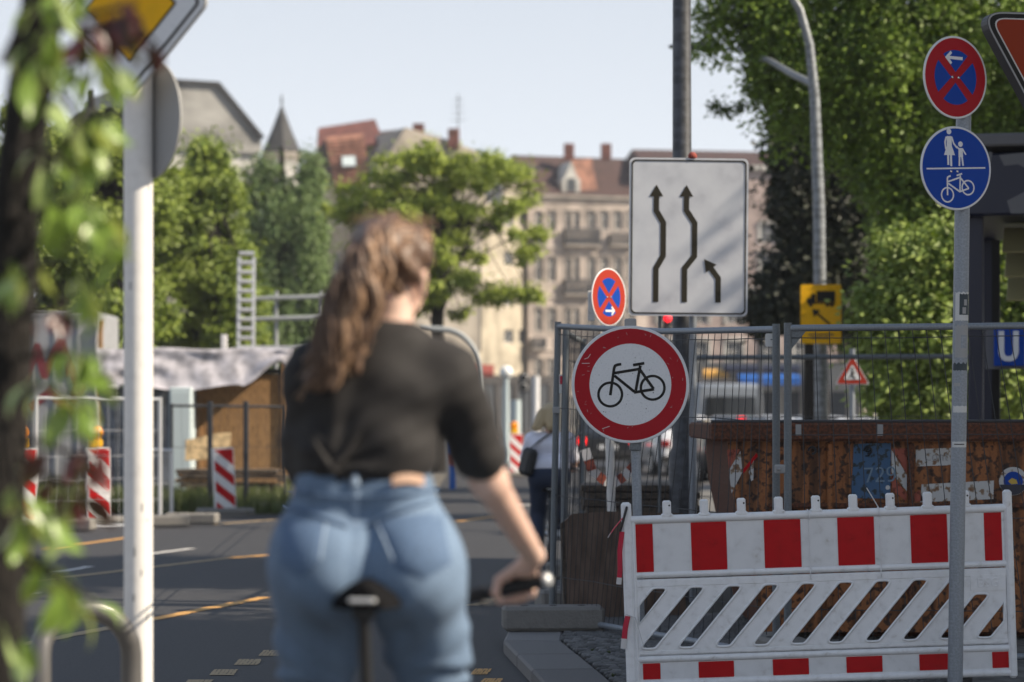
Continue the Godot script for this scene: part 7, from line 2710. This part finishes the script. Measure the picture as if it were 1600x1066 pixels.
# blobs: [centre, radii, clumps]; droop hangs strands below each clump
func tree(called: String, label: String, cat: String, base: Vector3, trunk: Array, r0: float, blobs: Array, tone_a: Color, tone_b: Color, size: float, leaf := 0.55, droop := 0.0, group := "", per := 16, limbs := true, thick := 1.0) -> Node3D:
	var o := thing(called, label, cat, base, 0.0, group)
	var pts := []
	for p in trunk: pts.append(p - base)
	var st := S()
	var rad := []
	for i in pts.size(): rad.append(r0 * (1.0 - 0.62 * i / maxf(pts.size() - 1, 1.0)))
	if pts.size() > 1:
		tube(st, pts, rad, 10)
		put("trunk", st, M.bark, o)
	var where := []
	for b in blobs:
		var c: Vector3 = b[0] - base
		var r: Vector3 = b[1]
		if limbs and pts.size() > 1:
			var t := rng.randf_range(0.35, 0.95) * (pts.size() - 1)
			var from: Vector3 = pts[int(t)].lerp(pts[mini(int(t) + 1, pts.size() - 1)], t - int(t))
			var ls := S()
			var mid := from.lerp(c, 0.5) + Vector3(rng.randf_range(-0.2, 0.2), 0.15 * from.distance_to(c), rng.randf_range(-0.2, 0.2))
			tube(ls, [from, mid, c, c + Vector3(r.x * rng.randf_range(-0.6, 0.6), r.y * 0.6, r.z * rng.randf_range(-0.6, 0.6))], [r0 * 0.4 * thick, r0 * 0.3 * thick, r0 * 0.18 * thick, r0 * 0.06 * thick], 6)
			put("limb", ls, M.bark, o)
		var n: int = b[2]
		for i in n / per + 1:
			var u := Vector3(rng.randfn(), rng.randfn(), rng.randfn()).normalized() * pow(rng.randf(), 0.42)
			var sc := c + u * r
			var spread := r * rng.randf_range(0.10, 0.24)
			var shade := rng.randf()
			for j in per:
				var p := sc + Vector3(rng.randfn() * spread.x, rng.randfn() * spread.y, rng.randfn() * spread.z) * 0.8
				if droop > 0.0: p = sc + Vector3(rng.randfn() * size * 0.35, -droop * (float(j) / per) * rng.randf_range(0.7, 1.2), rng.randfn() * size * 0.35)
				where.append([p, clampf(shade * 0.7 + rng.randf() * 0.5, 0.0, 1.0)])
	var mm := MultiMesh.new()
	mm.transform_format = MultiMesh.TRANSFORM_3D
	mm.use_colors = true
	mm.mesh = clump(leaf, 1.0)
	mm.instance_count = where.size()
	for i in where.size():
		var k := size * rng.randf_range(0.5, 1.4)
		var bs := Basis.from_euler(Vector3(rng.randf_range(-0.7, 0.7), rng.randf() * TAU, rng.randf_range(-0.7, 0.7))).scaled(Vector3.ONE * k)
		mm.set_instance_transform(i, Transform3D(bs, where[i][0]))
		mm.set_instance_color(i, tone_a.lerp(tone_b, where[i][1]))
	var mi := MultiMeshInstance3D.new()
	mi.name = "crown"
	mi.multimesh = mm
	mi.material_override = M.foliage
	o.add_child(mi, true)
	mi.set_meta("kind", "stuff")
	return o

func B(px: float, py: float, d: float, rx: float, ry: float, n: int, rz := 0.0) -> Array:  # blob given in picture terms
	var k := d / F
	return [P(px, py, d), Vector3(rx * k, ry * k, (rz if rz > 0.0 else (rx + ry) * 0.5) * k), n]

func trees() -> void:
	var bright := Color(0.27, 0.34, 0.045)
	var mid := Color(0.085, 0.14, 0.02)
	var fresh := Color(0.14, 0.20, 0.03)
	var deep := Color(0.03, 0.055, 0.012)
	var g := func(px: float, d: float) -> Vector3: return Vector3((px - 800) * d / F, 0, -d)
	# left
	var d := 52.0
	var tuft_wide := []
	for i in 150:
		var q: Array = [[120, 220, 90, 90], [195, 300, 70, 90], [90, 350, 80, 90], [180, 430, 80, 80], [80, 470, 80, 70], [150, 510, 110, 40], [30, 300, 80, 130], [200, 240, 50, 60]][i % 8]
		var a := rng.randf() * TAU
		var r := sqrt(rng.randf())
		tuft_wide.append(B(q[0] + cos(a) * r * q[2], q[1] + sin(a) * r * q[3], d + rng.randf_range(-2.0, 2.0), rng.randf_range(18, 34), rng.randf_range(12, 24), rng.randi_range(50, 110), 26.0))
	tree("leafy_tree", "bright green tree behind the white pole and the graffiti container", "tree", g.call(150, d), [g.call(150, d), P(152, 560, d), P(160, 400, d), P(150, 250, d), P(140, 140, d)], 0.2,
		tuft_wide, mid, bright, 0.24, 0.5, 0.0, "trees in the middle distance", 10)
	d = 58.0
	var tuft_loose := []
	for i in 120:
		var q: Array = [[318, 270, 36, 40], [280, 350, 60, 60], [340, 350, 38, 60], [270, 420, 60, 50], [335, 430, 55, 50], [300, 500, 90, 40], [355, 480, 36, 50], [372, 530, 40, 18]][i % 8]
		var a := rng.randf() * TAU
		var r := sqrt(rng.randf())
		tuft_loose.append(B(q[0] + cos(a) * r * q[2], q[1] + sin(a) * r * q[3], d + rng.randf_range(-2.0, 2.0), rng.randf_range(18, 34), rng.randf_range(12, 24), rng.randi_range(50, 110), 26.0))
	tree("leafy_tree", "light green loose tree between the white pole and the ladder", "tree", g.call(300, d), [g.call(300, d), P(302, 560, d), P(300, 420, d), P(305, 300, d), P(318, 240, d)], 0.2,
		tuft_loose, mid, bright, 0.24, 0.5, 0.0, "trees in the middle distance", 10)
	d = 84.0
	tree("weeping_birch", "weeping birch with hanging twigs below the turret", "tree", g.call(440, d), [g.call(440, d), P(440, 560, d), P(445, 380, d), P(440, 230, d)], 0.2,
		[B(410, 260, d, 26, 26, 260), B(480, 250, d, 22, 26, 260), B(440, 320, d, 60, 50, 930), B(400, 380, d, 30, 60, 558), B(480, 350, d, 28, 80, 744), B(440, 440, d, 68, 60, 1178), B(430, 520, d, 75, 40, 930), B(490, 440, d, 28, 60, 434), B(385, 300, d, 10, 30, 74)], Color(0.09, 0.15, 0.05), Color(0.19, 0.27, 0.085), 0.34, 0.42, 1.6, "trees in the middle distance", 18)
	d = 62.0
	var airy := []
	for i in 175:
		var a := rng.randf() * TAU
		var r := pow(rng.randf(), 0.5)
		var px := 688.0 + cos(a) * r * 160.0
		var py := 362.0 + sin(a) * r * 132.0
		if py > 440.0 and px < 640.0: continue
		if py > 400.0 and px > 700.0 and rng.randf() < 0.7: continue
		if px > 745.0 and py < 420.0 and py > 285.0 and rng.randf() < 0.72: continue
		airy.append(B(px, py, d + rng.randf_range(-1.6, 1.6), rng.randf_range(15, 34), rng.randf_range(7, 14), rng.randi_range(24, 56), 20.0))
	for q in [[800, 455, 34, 12], [830, 461, 22, 9], [770, 462, 30, 12], [735, 440, 36, 16], [812, 268, 22, 9], [780, 258, 30, 12], [548, 342, 22, 13]]: airy.append(B(q[0], q[1], d, q[2], q[3], 90))
	tree("young_street_tree", "open young street tree with layered branches behind the riding woman's head", "tree", g.call(684, d), [g.call(684, d), P(684, 600, d), P(683, 500, d), P(690, 400, d), P(700, 320, d), P(712, 262, d)], 0.22,
		airy, Color(0.13, 0.19, 0.028), Color(0.36, 0.43, 0.06), 0.20, 0.5, 0.0, "trees in the middle distance", 9, true, 0.3)
	d = 90.0
	tree("low_shrubs", "strip of low green shrubs along the far side of the site", "shrub", g.call(480, d), [], 0.0, [B(380, 560, d, 120, 60, 558), B(520, 580, d, 60, 50, 372), B(240, 560, d, 100, 60, 434)], mid, fresh, 0.4, 0.5)
	# right, behind the skip
	d = 40.0
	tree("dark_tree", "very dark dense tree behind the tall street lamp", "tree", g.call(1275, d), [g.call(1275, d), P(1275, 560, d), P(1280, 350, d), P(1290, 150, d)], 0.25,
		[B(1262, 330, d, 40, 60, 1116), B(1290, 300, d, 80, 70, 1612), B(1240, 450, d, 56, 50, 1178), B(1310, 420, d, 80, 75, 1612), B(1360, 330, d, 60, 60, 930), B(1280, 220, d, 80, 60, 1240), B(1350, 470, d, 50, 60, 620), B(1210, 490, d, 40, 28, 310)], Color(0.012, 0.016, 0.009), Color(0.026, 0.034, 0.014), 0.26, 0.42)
	d = 33.0
	tree("hanging_tree", "large green tree with hanging branches filling the upper right corner", "tree", g.call(1480, d), [g.call(1480, d), P(1475, 560, d), P(1470, 300, d), P(1480, 50, d), P(1480, -200, d)], 0.26,
		[B(1215, 20, d, 50, 90, 744), B(1180, 60, d, 22, 70, 208), B(1225, 130, d, 30, 70, 347), B(1290, 60, d, 80, 90, 1289), B(1380, 60, d, 90, 110, 1587), B(1480, 70, d, 100, 120, 1686), B(1580, 70, d, 90, 120, 1488), B(1310, 155, d, 60, 44, 480), B(1400, 200, d, 80, 80, 1091), B(1480, 230, d, 80, 80, 1091), B(1570, 240, d, 80, 100, 1190), B(1430, 320, d, 60, 70, 644), B(1120, 15, d, 34, 20, 128), B(1250, -60, d, 160, 60, 992), B(1450, -60, d, 200, 60, 1488), B(1150, -40, d, 60, 40, 248), B(1690, 100, d, 110, 200, 1736), B(1650, 330, d, 90, 140, 1091)], Color(0.035, 0.08, 0.008), Color(0.22, 0.32, 0.035), 0.17, 0.42, 0.75, "", 14)
	d = 33.0
	tree("leaf_spray", "lone hanging spray of leaves against the sky left of the large tree", "branch", P(1165, 165, d), [P(1300, 60, d), P(1210, 130, d), P(1160, 168, d), P(1120, 168, d)], 0.012, [B(1115, 168, d, 10, 5, 8), B(1135, 172, d, 10, 4, 8), B(1152, 168, d, 9, 5, 8)], Color(0.045, 0.082, 0.014), Color(0.09, 0.13, 0.022), 0.13, 0.42, 0.0, "", 7, false)
	d = 29.0
	tree("shrubs", "sunlit light green shrubs behind the mesh fence and the skip", "shrub", g.call(1450, d), [g.call(1450, d), P(1450, 620, d)], 0.05,
		[B(1390, 480, d, 50, 36, 558), B(1450, 470, d, 60, 50, 930), B(1420, 540, d, 80, 40, 1054), B(1480, 540, d, 70, 60, 1116), B(1400, 610, d, 45, 40, 620), B(1460, 620, d, 70, 40, 930), B(1560, 610, d, 70, 50, 930), B(1600, 560, d, 70, 60, 806), B(1440, 400, d, 60, 50, 744), B(1500, 400, d, 40, 60, 496), B(1640, 480, d, 90, 80, 930)], Color(0.12, 0.19, 0.03), Color(0.30, 0.38, 0.08), 0.20, 0.42, 0.0, "", 14)
	d = 45.0
	tree("park_tree", "green tree filling the gap between the dark tree and the station entrance", "tree", g.call(1440, d), [g.call(1440, d), P(1440, 400, d), P(1440, 150, d)], 0.25,
		[B(1400, 150, d, 120, 120, 1488), B(1520, 200, d, 120, 140, 1612), B(1420, 350, d, 110, 90, 1364), B(1540, 380, d, 110, 110, 1364), B(1400, 500, d, 100, 70, 992), B(1540, 520, d, 110, 90, 1116), B(1640, 300, d, 120, 250, 2170)], Color(0.03, 0.055, 0.012), Color(0.075, 0.115, 0.02), 0.30, 0.45, 0.0, "", 14)
	# street trees right of the picture, whose shade lies on the barrier and the road
	var V := func(x: float, y: float, z: float) -> Vector3: return Vector3(x, y, z)
	tree("kerb_tree", "street tree right of the barrier whose shade falls on the signs", "tree", V.call(8.0, KERB, -11.4), [V.call(8.0, KERB, -11.4), V.call(8.0, 3.4, -11.4), V.call(7.9, 6.0, -11.6), V.call(8.0, 8.5, -11.6)], 0.2,
		[[V.call(5.8, 6.6, -10.8), V.call(1.9, 1.5, 2.4), 2600], [V.call(8.6, 7.4, -10.9), V.call(2.2, 1.9, 2.6), 3000], [V.call(11.0, 7.4, -11.4), V.call(2.2, 2.0, 2.8), 3000], [V.call(6.8, 7.2, -13.4), V.call(2.6, 1.5, 1.7), 2600], [V.call(10.2, 7.6, -13.8), V.call(2.6, 1.9, 1.7), 2600], [V.call(5.1, 6.0, -13.4), V.call(1.5, 1.0, 1.7), 1300], [V.call(8.4, 5.6, -12.8), V.call(3.0, 1.0, 2.2), 2000]], mid, fresh, 0.30, 0.5, 0.0, "kerb trees shading the road")
	tree("kerb_tree", "street tree beside the station entrance whose shade crosses the road behind the fence", "tree", V.call(9.0, KERB, -20.1), [V.call(9.0, KERB, -20.1), V.call(9.0, 4.0, -20.1), V.call(8.9, 7.0, -20.3), V.call(9.0, 9.5, -20.4)], 0.2,
		[[V.call(6.0, 8.2, -20.4), V.call(2.0, 1.3, 2.3), 2600], [V.call(7.7, 8.2, -20.4), V.call(1.3, 1.6, 2.2), 2600], [V.call(10.8, 8.0, -19.2), V.call(2.2, 2.0, 1.5), 3000], [V.call(11.4, 7.4, -17.1), V.call(2.2, 2.2, 1.9), 2600], [V.call(13.8, 8.0, -16.2), V.call(2.2, 2.2, 2.4), 2600], [V.call(4.0, 7.8, -20.7), V.call(1.2, 0.9, 1.8), 1100]], mid, fresh, 0.30, 0.5, 0.0, "kerb trees shading the road")
